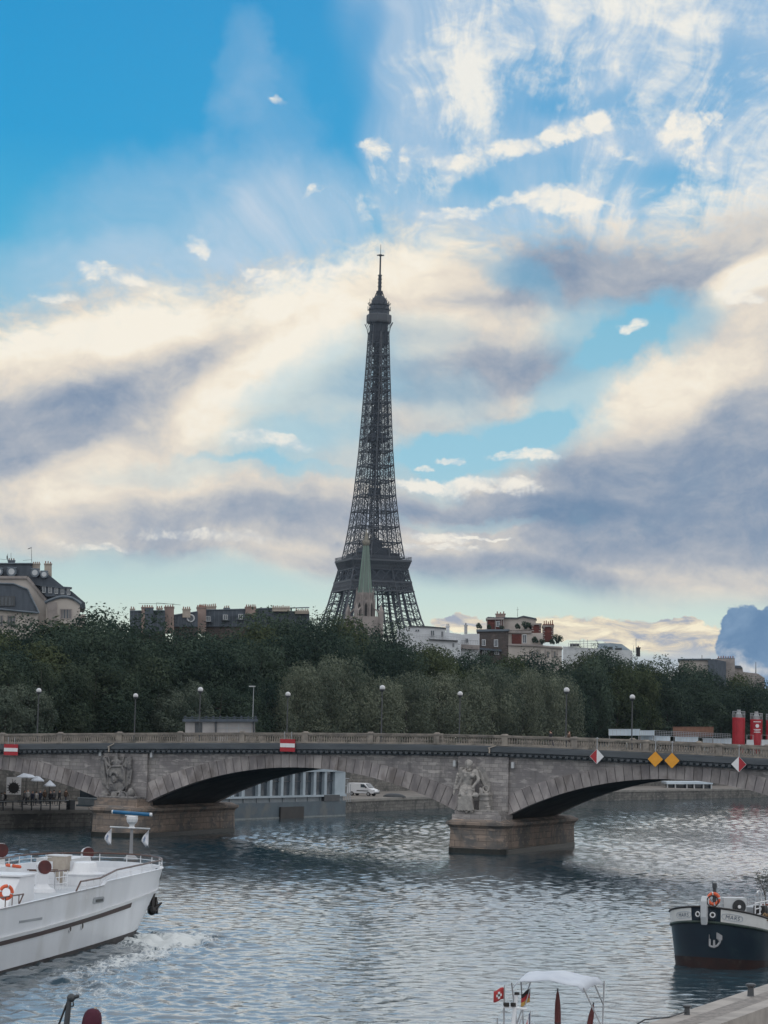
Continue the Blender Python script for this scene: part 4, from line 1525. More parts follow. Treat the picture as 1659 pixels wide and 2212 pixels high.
def window(parent, p, q, Y, frame=LGREY, bars=1, depth=.12, name='window', out=.10):
    """window between two picture corners, standing out of the wall plane at Y"""
    w = (q[0] - p[0]) * .12
    h = (q[1] - p[1]) * .07
    m = MB()
    m.rect(p, (p[0] + w, q[1]), Y - out, depth)
    m.rect((q[0] - w, p[1]), q, Y - out, depth)
    m.rect((p[0] + w, p[1]), (q[0] - w, p[1] + h), Y - out, depth)
    m.rect((p[0] + w, q[1] - h), (q[0] - w, q[1]), Y - out, depth)
    for b in range(bars):
        c = p[0] + (q[0] - p[0]) * (b + 1) / (bars + 1)
        m.rect((c - w * .3, p[1] + h), (c + w * .3, q[1] - h), Y - out, depth * .8)
    o = m.build(name, frame, parent, world=True)
    MB().rect((p[0] + w, p[1] + h), (q[0] - w, q[1] - h), Y - out + depth * .35, .03).build('pane', GLASS, o, world=True)
    return o


def chimney(parent, p, q, Y, m=None, t=1.2, pots=3, potm=None, h=None):
    """stack with a capping course and a row of pots"""
    mb = MB()
    mb.rect((p[0], p[1]), (q[0], q[1]), Y, t)
    hh = (q[1] - p[1])
    mb.rect((p[0] - 1, p[1] - 1.2), (q[0] + 1, p[1] + 1.0), Y - .15, t + .3)
    o = mb.build('chimney', m or PINKWALL, parent, world=True)
    mp = MB()
    sc = Y / F
    for i in range(pots):
        x = p[0] + (q[0] - p[0]) * (i + .5) / pots
        b = at(x, p[1] - 1.2, Y + t / 2)
        k = (h or 4.0) * (.75 + .5 * rt_.random()) * sc
        mp.lathe(b, [(1.3 * sc, 0), (1.0 * sc, k * .8), (1.3 * sc, k)], 7)
    mp.build('chimney_pots', potm or TERRACOTTA, o, world=True)
    return o


SLANT = -.15
# left mansion with slate mansard
Y = 395
mn = bld('mansion', 'pale mansion with steep slate roof, dormers and curved pediment at the left edge', 'building', 90, Y)
MB().slab([z3(*p) for p in [(-60, 235), (180, 235), (305, 385), (300, 395), (522, 395), (522, 480), (560, 480), (560, 900), (-60, 900)]], Y + 1.5, 16).build('wall', PLASTER, mn, world=True)
rf = MB()
rf.slab([z3(*p) for p in [(-60, 147), (190, 147), (240, 205), (320, 222), (420, 302), (470, 330), (555, 402), (560, 440), (520, 440), (300, 392), (185, 228), (-60, 228)]], Y + 2.2, 14)
rfo = rf.build('roof', ZINC, mn, world=True)
tr_ = MB()
pts = [(-60, 238), (178, 238), (300, 386)]
for a, b in zip(pts, pts[1:]):
    tr_.tube(at(*z3(*a), Y + 1.3), at(*z3(*b), Y + 1.3), .32, n=4)
pts = [(-60, 232), (184, 232), (306, 382)]
tr_.build('verge_moulding', CHURCH, mn, world=True)
tr_ = MB()
tr_.slab([z3(*p) for p in [(-60, 143), (212, 143), (216, 150), (-60, 150)]], Y + 1.8, 14.6)
tr_.build('ridge_capping', ZINCL, rfo, world=True)
dm = MB()
dm.slab([z3(*p) for p in [(228, 284), (470, 302), (470, 308), (420, 312), (262, 294)]], Y + .3, 4)
dm.slab([z3(*p) for p in [(262, 294), (440, 304), (440, 362), (300, 362)]], Y + .6, 3)
dm.build('dormer_band', ZINC, mn, world=True)
for x in (287, 328, 368, 408, 448):
    window(mn, z3(x - 11, 292 + (x - 287) * .1), z3(x + 11, 338 + (x - 287) * .08), Y + .5, LGREY, 1)
for x, y, r_ in ((-8, 200, 20), (75, 200, 24), (228, 207, 22), (288, 218, 19)):
    c = at(*z3(x, y), Y + 1.2)
    rr = r_ * .3307 * Y / F
    o = MB().tube(c, c + Vector((0, 2.5, 0)), rr * 1.35, rr * 1.35, 14).tube(c + Vector((-rr * 1.3, .2, rr * 1.1)), c + Vector((rr * 1.3, .2, rr * 1.1)), .12, n=5).build('round_dormer', ZINCL, mn, world=True)
    MB().tube(c - Vector((0, .06, 0)), c + Vector((0, .05, 0)), rr * .85, rr * .85, 14).build('pane', LGREY, o, world=True)
pd = MB()
pd.slab([z3(*p) for p in [(300, 402), (345, 378), (400, 366), (450, 368), (490, 384), (522, 408), (522, 560), (300, 560)]], Y - .3, 3)
pdo = pd.build('pediment_bay', PLASTER, mn, world=True)
m_ = MB()
pts = [(292, 402), (320, 390), (360, 374), (400, 364), (440, 364), (475, 374), (505, 392), (530, 412)]
for a, b in zip(pts, pts[1:]):
    m_.tube(at(*z3(*a), Y - .5), at(*z3(*b), Y - .5), .28, n=6)
m_.build('arched_moulding', ZINCL, pdo, world=True)
window(pdo, z3(392, 444), z3(470, 510), Y - .3, CHURCH, 3)
m_ = MB()
m_.slab([z3(*p) for p in [(306, 400), (372, 400), (372, 560), (318, 560)]], Y - .55, .3)
m_.build('pilaster', CHURCH, pdo, world=True)
MB().slab([z3(*p) for p in [(-60, 300), (-60, 278), (90, 282), (180, 318), (252, 470), (-60, 440)]], Y - 4, 6).build('lower_roof', ZINC, mn, world=True)
MB().slab([z3(*p) for p in [(-60, 442), (250, 470), (250, 900), (-60, 900)]], Y - 3.4, 5).build('lower_wall', PLASTER, mn, world=True)
m_ = MB()
for a, b in [((-60, 276), (90, 280)), ((90, 280), (180, 316)), ((180, 316), (256, 472)), ((-60, 440), (250, 470))]:
    m_.tube(at(*z3(*a), Y - 4.2), at(*z3(*b), Y - 4.2), .16, n=5)
m_.build('roof_edge', ZINCL, mn, world=True)
window(mn, z3(-20, 360), z3(98, 426), Y - 4.1, DGREY, 4, name='skylight')
window(mn, z3(45, 486), z3(104, 560), Y - 3.5, CHURCH, 2)
window(mn, z3(-30, 484), z3(22, 560), Y - 3.5, CHURCH, 2)
chimney(mn, z3(212, 150), z3(262, 190), Y + 3, BEIGE, pots=4)
chimney(mn, z3(290, 150), z3(338, 232), Y + 2.4, BEIGE, pots=3)
chimney(mn, z3(52, 128), z3(98, 146), Y + 4, ZINCL, pots=3)
m_ = MB()
a = at(*z3(207, 140), Y + 3.5); b = at(*z3(205, 40), Y + 3.5)
m_.tube(a, b, .05, .03, 5)
m_.tube(at(*z3(182, 52), Y + 3.5), at(*z3(206, 44), Y + 3.5), .08, n=4)
m_.tube(at(*z3(150, 128), Y + 3.5), at(*z3(206, 122), Y + 3.5), .03, n=4)
for zx, zy in ((50, 84), (72, 78)):
    m_.tube(at(*z3(zx, 132), Y + 4.5), at(*z3(zx, zy), Y + 4.5), .04, .03, 5)
m_.tube(at(*z3(-5, 118), Y + 4.5), at(*z3(60, 124), Y + 4.5), .03, n=4)
m_.tube(at(*z3(46, 96), Y + 4.5), at(*z3(46, 120), Y + 4.5), .1, n=4)
m_.build('aerials', DGREY, mn, world=True)

SLANT = -.085
# row of slate roofed apartment houses
Y = 500
def house(label, roofpoly, Y, zf, group='slate roofed houses above the trees'):
    xs_ = [p[0] for p in roofpoly]
    x0, x1 = zf(min(xs_), 0)[0], zf(max(xs_), 0)[0]
    h = bld('apartment_house', label, 'building', (x0 + x1) / 2, Y, group)
    yb = max(zf(*p)[1] for p in roofpoly)
    MB().slab(col(x0, x1, yb - 2, Y), Y + .5, 11).build('wall', GREYBRICK, h, world=True)
    ro = MB().slab([zf(*p) for p in roofpoly], Y, 12).build('roof', ZINC, h, world=True)
    a, b = zf(min(xs_), min(p[1] for p in roofpoly)), zf(max(xs_), min(p[1] for p in roofpoly))
    m = MB()
    m.tube(at(a[0], zf(*roofpoly[0])[1], Y - .1), at(b[0], zf(*roofpoly[1])[1], Y - .1), .14, n=5)
    for k in range(1, 9):
        x = x0 + (x1 - x0) * k / 9
        m.tube(at(x, zf(*roofpoly[0])[1] + 1, Y - .02), at(x, yb - 1, Y - .02), .05, n=4)
    m.build('roof_seams', ZINCL, ro, world=True)
    return h


h1 = house('slate roofed house between the first two party walls, television aerial above', [(848, 458), (1078, 455), (1078, 590), (848, 600)], Y, z3)
chimney(h1, z3(924, 434), z3(1000, 610), Y - 1.5, PINKWALL, 5, 5)
MB().rect(z3(946, 436), z3(1002, 620), Y - 1.56, .3).build('dark_face', ZINC, h1, world=True)  # darker sheet over the right part of the party wall
chimney(h1, z3(1022, 440), z3(1062, 470), Y, BEIGE, 1.2, 3)
chimney(h1, z3(850, 445), z3(880, 470), Y + 1, BEIGE, 1.2, 2)
m_ = MB()
for (x0, y0), (x1, y1) in [((1022, 440), (1022, 404)), ((905, 408), (1140, 412)), ((1022, 404), (1180, 418))]:
    m_.tube(at(*z3(x0, y0), Y + 1), at(*z3(x1, y1), Y + 1), .05, n=4)
m_.build('aerial', DGREY, h1, world=True)
window(h1, z3(985, 570), z3(1004, 596), Y - .1, LGREY, 1)
h2 = house('slate roofed house with a round window between two pink party walls', [(1128, 486), (1292, 462), (1292, 560), (1128, 560)], Y + 5, z3)
chimney(h2, z3(1074, 432), z3(1136, 600), Y + 3, PINKWALL, 5, 4)
chimney(h2, z3(1192, 446), z3(1244, 500), Y + 4.5, BEIGE, 1.2, 4)
c = at(*z3(1246, 505), Y + 4.8)
o = MB().torus(c, (0, 1, 0), .75, .16, 14, 6).build('round_window', LGREY, h2, world=True)
MB().tube(c - Vector((0, .04, 0)), c + Vector((0, .04, 0)), .66, n=12).build('pane', GLASS, o, world=True)
h3 = house('long slate roofed house with three arched dormers above the trees', [(1340, 452), (1606, 446), (1606, 560), (1340, 560)], Y + 12, z3)
chimney(h3, z3(1286, 434), z3(1346, 600), Y + 10, PINKWALL, 5, 6)
chimney(h3, z3(1300, 428), z3(1412, 446), Y + 14, BEIGE, 1.5, 9)
chimney(h3, z3(1462, 440), z3(1500, 456), Y + 12, ZINCL, 1.2, 3)
chimney(h3, z3(1604, 432), z3(1672, 480), Y + 11, PINKWALL, 4, 5)
for x, y in ((1360, 506), (1472, 496), (1572, 492)):
    m_ = MB()
    m_.slab([z3(*p) for p in [(x - 24, y + 24), (x - 24, y - 14), (x - 14, y - 24), (x + 8, y - 26), (x + 28, y - 14), (x + 28, y + 24)]], Y + 10.6, 2)
    d_ = m_.build('dormer', ZINC, h3, world=True)
    window(d_, z3(x - 15, y - 14), z3(x + 14, y + 20), Y + 10.5, LGREY, 1)
h4 = house('low house with a row of terracotta pots just left of the iron tower', [(-20, 302), (250, 290), (370, 310), (480, 318), (480, 420), (-20, 420)], Y + 30, z4)
chimney(h4, z4(100, 288), z4(152, 330), Y + 28, PINKWALL, 3, 4)
chimney(h4, z4(260, 292), z4(364, 312), Y + 28, BEIGE, 2, 9)
chimney(h4, z4(396, 312), z4(476, 326), Y + 28, BEIGE, 2, 7)

SLANT = -.07
# low kiosk at the bridge end
Y = 300
ks = bld('kiosk', 'low pale pavilion with flat balustraded roof standing behind the bridge', 'building', 475, Y)
MB().slab(col(400, 551, 1556, Y), Y, 7).build('wall', mat('kiosk_wall', (.40, .375, .36), (.33, .31, .30), .6, .9), ks, world=True)
m_ = MB()
m_.rect((394, 1553), (557, 1559), Y - .6, 8.2)
for i in range(11):
    x = 400 + i * 15.2
    m_.rect((x - 2, 1546.5), (x + 2, 1553), Y - .4, .3)
m_.rect((396, 1549.5), (556, 1551), Y - .4, .25)
m_.build('roof', ZINC, ks, world=True)
MB().rect((421, 1561), (437, 1600), Y - .08, .1).build('door', DGREY, ks, world=True)
m_ = MB()
for x in (464, 490, 515, 540):
    m_.rect((x, 1563), (x + 1.4, 1600), Y - .06, .08)
m_.rect((466, 1572), (548, 1573.2), Y - .06, .08)
m_.build('panel_joints', GREYP, ks, world=True)
m_ = MB()
m_.tube(at(466, 1559, Y - .3), at(466, 1600, Y - .3), .12)
m_.tube(at(548, 1559, Y - .3), at(548, 1600, Y - .3), .12)
m_.build('column', DGREY, ks, world=True)

SLANT = .02
# white modern block
Y = 560
wb = bld('white_block', 'white modern block with curved penthouse right of the iron tower', 'building', 930, Y)
m_ = MB()
pts = [z4(*p) for p in [(1000, 415), (1045, 415), (1072, 400), (1180, 402), (1288, 410), (1288, 480), (1360, 486), (1360, 900), (1000, 900)]]
m_.slab(pts, Y, 14)
m_.build('wall', MODERN, wb, world=True)
m_ = MB()
m_.slab([z4(*p) for p in [(1066, 398), (1180, 400), (1292, 409), (1292, 414), (1180, 406), (1066, 404)]], Y - .5, 15)
m_.slab([z4(*p) for p in [(1190, 476), (1362, 484), (1362, 490), (1190, 482)]], Y - .8, 3)
m_.build('roof_edge', DGREY, wb, world=True)
for a, b in (((1106, 420), (1136, 433)), ((1198, 424), (1224, 460)), ((1262, 430), (1276, 466)), ((1328, 500), (1342, 526))):
    window(wb, z4(*a), z4(*b), Y - .1, MODERN, 1)
MB().slab([z4(*p) for p in [(1284, 436), (1380, 448), (1380, 900), (1284, 900)]], Y + 4, 8).build('rear_wing', MODERN, wb, world=True)
chimney(wb, z4(1292, 402), z4(1312, 440), Y + 5, MODERN, 1.2, 2, STEEL)
chimney(wb, z4(1400, 396), z4(1418, 446), Y + 8, STEEL, 1.2, 1, DGREY)
m_ = MB()
for i in range(16):
    x = 1100 + i * 17
    y = 444 + i * 1.4
    m_.tube(at(*z4(x, y + 28), Y - .6), at(*z4(x, y), Y - .6), .03, n=4)
for d in (0, 13):
    m_.tube(at(*z4(1100, 444 + d), Y - .6), at(*z4(1372, 466 + d), Y - .6), .035, n=4)
m_.build('terrace_railing', STEEL, wb, world=True)
# block between white and brick
tb = bld('terraced_block', 'pale stepped block with dark railing between white block and grey brick', 'building', 1010, Y + 8)
MB().slab([z4(*p) for p in [(1340, 455), (1430, 446), (1490, 446), (1490, 900), (1340, 900)]], Y + 8, 12).build('wall', MODERN, tb, world=True)
MB().slab([z4(*p) for p in [(1350, 506), (1490, 514), (1490, 540), (1350, 530)]], Y + 6.5, 2.5).build('terrace', CHURCH, tb, world=True)
window(tb, z4(1405, 472), z4(1424, 500), Y + 7.9, MODERN, 1)
window(tb, z4(1352, 460), z4(1368, 496), Y + 7.9, DGREY, 1)
m_ = MB()
for i in range(12):
    x = 1358 + i * 11
    m_.tube(at(*z4(x, 508), Y + 6.4), at(*z4(x, 484), Y + 6.4), .03, n=4)
m_.tube(at(*z4(1356, 484), Y + 6.4), at(*z4(1482, 488), Y + 6.4), .04, n=4)
m_.build('railing', DGREY, tb, world=True)

SLANT = .055
# grey brick block and red brick penthouse
Y = 590
gb = bld('grey_brick_block', 'grey brown brick block with white windows beside the red brick penthouse', 'building', 1068, Y)
MB().slab([z5(*p) for p in [(-30, 285), (-30, 272), (150, 268), (150, 700), (-30, 700)]], Y, 14).build('wall', GREYBRICK, gb, world=True)
MB().slab([z5(*p) for p in [(-36, 262), (156, 262), (156, 272), (-36, 276)]], Y - .5, 15).build('roof_edge', ZINCL, gb, world=True)
for a, b in (((-4, 322), (18, 358)), ((66, 322), (90, 364)), ((-2, 380), (26, 410)), ((68, 384), (96, 410))):
    window(gb, z5(*a), z5(*b), Y - .1, MODERN, 1)
MB().slab([z5(*p) for p in [(-30, 368), (110, 380), (110, 392), (-30, 380)]], Y - 2, 2.4).build('balcony', ZINC, gb, world=True)
pb = bld('brick_penthouse', 'pale apartment block with red brick penthouse towers and roof garden', 'building', 1140, Y)
MB().slab([z5(*p) for p in [(150, 352), (460, 362), (460, 900), (150, 900)]], Y, 16).build('lower_wall', PLASTER, pb, world=True)
MB().slab([z5(*p) for p in [(148, 346), (300, 350), (466, 368), (466, 376), (300, 360), (148, 356)]], Y - .7, 17).build('cornice', CHURCH, pb, world=True)
m_ = MB()
for x in (270, 300, 330, 360, 400, 430):
    m_.rect(z5(x, 380), z5(x + 7, 430), Y - .12, .2)
m_.build('pilaster_strips', CHURCH, pb, world=True)
for x in (282, 312, 372, 412):
    window(pb, z5(x, 388), z5(x + 14, 430), Y - .1, BEIGE, 1)
MB().slab([z5(*p) for p in [(146, 282), (350, 284), (350, 356), (146, 356)]], Y + 2, 13).build('terrace_wall', PLASTER, pb, world=True)
MB().rect(z5(170, 290), z5(226, 348), Y + 1.8, .3).build('brick_panel', BRICK, pb, world=True)
window(pb, z5(232, 292), z5(256, 344), Y + 1.9, MODERN, 1)
MB().slab([z5(*p) for p in [(142, 270), (285, 270), (285, 284), (142, 284)]], Y + 1.4, 14).build('terrace_cornice', CHURCH, pb, world=True)
MB().slab([z5(*p) for p in [(24, 206), (120, 206), (120, 268), (24, 268)]], Y + 6, 9).build('penthouse_wall', BRICK, pb, world=True)
window(pb, z5(80, 214), z5(102, 248), Y + 5.9, MODERN, 1)
m_ = MB()
for x in (24, 72, 108, 118):
    m_.rect(z5(x, 206), z5(x + 5, 262), Y + 5.8, .2)
m_.rect(z5(20, 196), z5(124, 206), Y + 5.4, 10)
m_.build('stone_dressings', CHURCH, pb, world=True)
MB().slab([z5(*p) for p in [(116, 196), (200, 196), (235, 186), (310, 200), (310, 268), (116, 268)]], Y + 8, 8).build('attic_wall', PLASTER, pb, world=True)
MB().slab([z5(*p) for p in [(112, 192), (200, 194), (238, 183), (312, 198), (316, 206), (238, 190), (200, 200), (112, 198)]], Y + 7.4, 9).build('attic_roof', ZINC, pb, world=True)
MB().slab([z5(*p) for p in [(18, 202), (30, 190), (72, 192), (132, 194), (128, 200), (24, 200)]], Y + 5.6, 9.5).build('penthouse_roof', ZINC, pb, world=True)
chimney(pb, z5(76, 174), z5(132, 196), Y + 9, PINKWALL, 2, 3)
for (x0, y0, x1, y1) in ((286, 232, 340, 345), (350, 244, 412, 332)):
    tw = MB().slab([z5(*p) for p in [(x0, y0), (x1, y0), (x1, y1), (x0, y1)]], Y + 3, 7).build('brick_tower', BRICK, pb, world=True)
    m_ = MB()
    for i in range(7):
        yy = y0 + 6 + (y1 - y0 - 10) * i / 7
        m_.rect(z5(x0 - 1, yy), z5(x0 + (8 if i % 2 else 13), yy + 7), Y + 2.85, .3)
        m_.rect(z5(x1 - (8 if i % 2 else 13), yy), z5(x1 + 1, yy + 7), Y + 2.85, .3)
    m_.rect(z5(x0 - 4, y0 - 5), z5(x1 + 4, y0 + 4), Y + 2.6, 7.6)
    m_.build('quoins', CHURCH, tw, world=True)
chimney(pb, z5(352, 236), z5(412, 244), Y + 5, BRICK, 2, 5, h=7)
m_ = MB()
m_.tube(at(*z5(203, 190), Y + 10), at(*z5(204, 132), Y + 10), .07, .03, 5)
m_.tube(at(*z5(196, 150), Y + 10), at(*z5(211, 148), Y + 10), .04, n=4)
m_.build('aerial', DGREY, pb, world=True)
BUSHM = [crown_mesh('bush_leaves', 700, lobes_for(s, 2.2, 1.1, 6, 0), .15, s, LEAFD) for s in (51, 52)]
for i, (zx, zy, s, lb) in enumerate([(250, 262, 1.5, 'dark roof garden shrub against the attic wall'), (200, 262, 1.1, 'smaller dark roof garden shrub left of the attic shrubs'), (280, 262, 1.2, 'dark shrub beside the taller brick tower'), (300, 345, 1.3, 'dark shrub on the terrace below the brick towers'),
                                     (435, 345, 1.7, 'dark shrub at the right end of the penthouse terrace'), (400, 352, 1.1, 'low dark shrub under the right brick tower'), (345, 350, 1.0, 'low dark shrub between both brick towers'), (35, 262, .9, 'dark shrub at the left end of the brick penthouse'),
                                     (110, 268, .9, 'dark shrub in front of the penthouse window'), (-25, 262, 1.2, 'dark shrub on the grey brick roof')]):
    p = at(*z5(zx, zy), Y + (5 if zy < 300 else 1))
    o = bpy.data.objects.new('roof_shrub', BUSHM[i % 2])
    scene.collection.objects.link(o)
    o.location = p
    o.scale = (s * .62, s * .62, s * .62)
    tag(o, lb, 'shrub', 'roof garden shrubs')

SLANT = .09
# glass roofs and scaffold beyond
Y = 640
gr = bld('glass_roofed_hall', 'blue grey hall with long glass roof and scaffold above the trees', 'building', 1290, Y)
MB().slab([z5(*p) for p in [(468, 362), (640, 372), (870, 386), (870, 800), (468, 800)]], Y, 16).build('wall', LGREY, gr, world=True)
MB().slab([z5(*p) for p in [(668, 345), (740, 342), (810, 348), (862, 386), (668, 384)]], Y + 3, 12).build('glass_roof', mat('pale_glass_roof', (.30, .36, .40), (.22, .28, .32), .4, .15), gr, world=True)
m_ = MB()
for x in range(500, 680, 22):
    m_.tube(at(*z5(x, 372), Y - .5), at(*z5(x, 322 if 560 < x < 620 else 340), Y - .5), .08, n=4)
for y in (330, 345, 358):
    m_.tube(at(*z5(505, y + 4), Y - .5), at(*z5(670, y), Y - .5), .08, n=4)
m_.build('scaffold', STEEL, gr, world=True)
MB().rect(z5(508, 345), z5(562, 362), Y - .2, 3).build('roof_plant', DGREY, gr, world=True)
MB().rect(z5(732, 364), z5(756, 380), Y - .2, 2).build('roof_plant', DGREY, gr, world=True)
MB().rect(z5(770, 370), z5(810, 382), Y - .2, 2).build('roof_plant', DGREY, gr, world=True)
chimney(gr, z5(894, 370), z5(916, 420), Y, BLACKP, 2, 1)
m_ = MB()
m_.tube(at(*z5(892, 400), Y), at(*z5(892, 316), Y), .12, .06, 5)
m_.tube(at(*z5(884, 322), Y), at(*z5(900, 320), Y), .07, n=4)
m_.tube(at(*z5(878, 400), Y), at(*z5(878, 356), Y), .08, .05, 5)
m_.build('mast', STEEL, gr, world=True)
SLANT = .14
# far right roofs
Y = 800
fr = bld('far_pale_block', 'far pale block with low slate roof at the right end of the trees', 'building', 1540, Y)
MB().slab([z5(*p) for p in [(1140, 440), (1330, 440), (1330, 700), (1140, 700)]], Y, 20).build('wall', PLASTER, fr, world=True)
MB().slab([z5(*p) for p in [(1134, 434), (1325, 432), (1330, 442), (1134, 443)]], Y - 1, 22).build('roof_edge', ZINC, fr, world=True)
MB().slab([z5(*p) for p in [(1310, 445), (1340, 434), (1415, 450), (1415, 700), (1310, 700)]], Y - 2, 12).build('slate_roof', ZINC, fr, world=True)
MB().slab([z5(*p) for p in [(1322, 436), (1466, 432), (1466, 700), (1402, 700), (1402, 452)]], Y + 3, 14).build('gable_wall', CHURCH, fr, world=True)
chimney(fr, z5(1365, 432), z5(1462, 436), Y + 4, ZINCL, 2, 7)
m_ = MB()
m_.tube(at(*z5(1275, 434), Y), at(*z5(1275, 412), Y), .12, n=4)
m_.build('aerial', DGREY, fr, world=True)
fr2 = bld('far_low_house', 'far low grey house with mast at the right edge of the skyline', 'building', 1620, Y + 30)
MB().slab([z5(*p) for p in [(1468, 482), (1510, 484), (1515, 510), (1600, 520), (1640, 545), (1640, 700), (1468, 700)]], Y + 30, 14).build('wall', CHURCH, fr2, world=True)
MB().slab([z5(*p) for p in [(1466, 472), (1500, 474), (1512, 488), (1466, 486)]], Y + 29, 16).build('roof', ZINC, fr2, world=True)
MB().tube(at(*z5(1588, 525), Y + 32), at(*z5(1588, 452), Y + 32), .2, .08, 5).build('mast', DGREY, fr2, world=True)

SLANT = .13
# construction yard on the far quay: cabins, brown container, silos
def cabin(name, label, p, q, Y, m, ribs=8, t=2.5, group='site cabins on the far quay', win=0, base=None):
    g = base or STREET
    c = bld(name, label, 'cabin', (p[0] + q[0]) / 2, Y, group)
    MB().rect(p, q, Y, t).build('body', m, c, world=True)
    mm = MB()
    for i in range(ribs + 1):
        x = p[0] + (q[0] - p[0]) * i / ribs
        mm.rect((x - .35, p[1] + .5), (x + .35, q[1] - .5), Y - .05, .06)
    mm.build('ribs', LGREY if m is not BROWN else BROWN, c, world=True)
    MB().rect((p[0] - 1, p[1] - 1.2), (q[0] + 1, p[1]), Y - .1, t + .2).build('roof', m, c, world=True)
    for i in range(win):
        x = p[0] + (q[0] - p[0]) * (i + .5) / win
        window(c, (x - 4, p[1] + 4), (x + 4, q[1] - 4), Y - .02, LGREY, 0)
    mm = MB()
    for x in (p[0] + 1.5, q[0] - 1.5):
        a = at(x, q[1], Y + t / 2)
        mm.tube(a, (a.x, a.y, g - .05), .15, n=4)
    mm.build('legs', STEEL, c, world=True)
    return c


def YD(zx):
    """distance of the yard row just behind the street edge"""
    q = zr(zx, 500)
    return hit_line(q[0], q[1], 21).y


BROWN = mat('brown_container_paint', (.26, .13, .085), (.20, .10, .065), 1.5, .6)
PALEB = mat('pale_blue_white_sheet', (.62, .70, .76), (.50, .58, .65), .5, .5)
cabin('site_cabin', 'long pale blue white site cabin at the left end of the yard', zr(222, 396), zr(500, 450), YD(361), PALEB)
cabin('site_cabin', 'short pale cabin joined to the right end of the longest one', zr(503, 408), zr(634, 450), YD(568), PALEB)
cabin('site_cabin', 'pale cabin left in the lower row of three behind the balustrade', zr(512, 458), zr(776, 505), YD(644), PALEB)
cabin('site_cabin', 'pale cabin in the middle of the lower row under the brown container', zr(820, 466), zr(1028, 520), YD(924), PALEB)
cabin('site_cabin', 'pale cabin right in the lower row next to the red silos', zr(1071, 480), zr(1330, 535), YD(1200), PALEB)
cabin('brown_container', 'brown orange container above the pale cabins in the yard', zr(802, 376), zr(1166, 462), YD(984), BROWN, 14, group=None)
GY = YD(980)
gf = bld('gantry_fence', 'grey steel railing walkway behind the pale site cabins', 'railing', 1500, GY)
m_ = MB()
for i in range(32):
    x = 634 + i * 22
    a = at(*zr(x, 455 + i * .6), GY)
    m_.tube(at(*zr(x, 405 + i * 1.0), GY), (a.x, a.y, STREET - .05) if i % 8 == 0 else a, .05, n=4)
for d in (0, 14, 30, 46):
    m_.tube(at(*zr(634, 405 + d), GY), at(*zr(1320, 436 + d), GY), .06, n=4)
m_.build('rails', GREYP, gf, world=True)


def silo(label, x0, x1, yt, Y, logo=False):
    cx = (x0 + x1) / 2
    t = bld('cement_silo', label, 'silo', cx, Y, 'red silos in the yard')
    r_ = (x1 - x0) / 2 * Y / F
    top = at(cx, yt, Y).z - STREET
    tt = thing
    MB().lathe((0, 0, 0), [(r_ * .3, 1.6), (r_, 3.4), (r_, top - 1.6), (r_ * .97, top - 1.5)], 20).build('tank', RED, t, smooth=False)
    m = MB()
    for k in range(4):
        a = k * math.pi / 2 + .6
        m.tube((r_ * .9 * math.cos(a), r_ * .9 * math.sin(a), -.05), (r_ * .9 * math.cos(a), r_ * .9 * math.sin(a), 3.4), .12, n=6)
    m.build('legs', RED, t)
    m = MB()
    for k in range(12):
        a = k * math.pi / 6
        m.tube((r_ * .97 * math.cos(a), r_ * .97 * math.sin(a), top - 1.5), (r_ * .97 * math.cos(a), r_ * .97 * math.sin(a), top - .2), .05, n=4)
    for z in (top - .2, top - .75):
        m.torus((0, 0, z), (0, 0, 1), r_ * .97, .05, 20, 5)
    m.build('guard_rail', STEEL, t)
    MB().lathe((0, 0, top - 1.5), [(r_ * .55, 0), (r_ * .5, .7), (r_ * .3, 1.1), (r_ * .3, 1.7)], 12).build('filter', STEEL, t)
    m = MB()
    for s in (-.2, .2):
        m.tube((s - r_ * .5, -r_ * 1.02, .5), (s - r_ * .5, -r_ * 1.02, top - 1.4), .03, n=4)
    for k in range(24):
        z = 1 + k * (top - 3) / 24
        m.tube((-.2 - r_ * .5, -r_ * 1.02, z), (.2 - r_ * .5, -r_ * 1.02, z), .02, n=4)
    m.build('ladder', RED, t)
    if logo:
        m = MB()
        m.tube((0, -r_ - .06, top - 2.9), (0, -r_ + .05, top - 2.9), .42, n=6)
        for k, wd in enumerate((.75, .6, .7)):
            m.box((-wd, -r_ - .03, top - 3.75 - .3 * k), (wd, -r_ * .8, top - 3.62 - .3 * k))
        m.box((-.8, -r_ - .03, top - 2.1), (.8, -r_ * .8, top - 1.95))
        m.build('white_lettering', SIGNW, t)
    return t


silo('leftmost red cement silo with guard rail on top', 1582.6, 1610, 1535, 500)
silo('middle red cement silo carrying a white round emblem', 1621, 1647.6, 1539, 500, True)
silo('red cement silo cut off by the right edge of the view', 1655, 1682, 1541, 500)
for k, (px, lb) in enumerate([(1622, 'small white hopper with rails between the two red silos'), (1654, 'small white hopper right of the emblem silo')]):
    t = bld('cement_hopper', lb, 'hopper', px, 494, 'white hoppers between the silos')
    z = at(px, 1598, 494).z - STREET
    MB().box((-.8, 0, z - 1.4), (.8, 1.4, z), taper=.85).build('bin', LGREY, t)
    m = MB()
    for sx in (-.7, .7):
        for sy in (.1, 1.3):
            m.tube((sx, sy, -.05), (sx, sy, z - 1.3), .07, n=4)
            m.tube((sx, sy, z), (sx, sy, z + 1.0), .04, n=4)
    for a in (-.7, .7):
        m.tube((a, .1, z + 1.0), (a, 1.3, z + 1.0), .04, n=4)
        m.tube((-.7, .7 + a * .857, z + 1.0), (.7, .7 + a * .857, z + 1.0), .04, n=4)
    m.build('frame', STEEL, t)

SLANT = 0.0
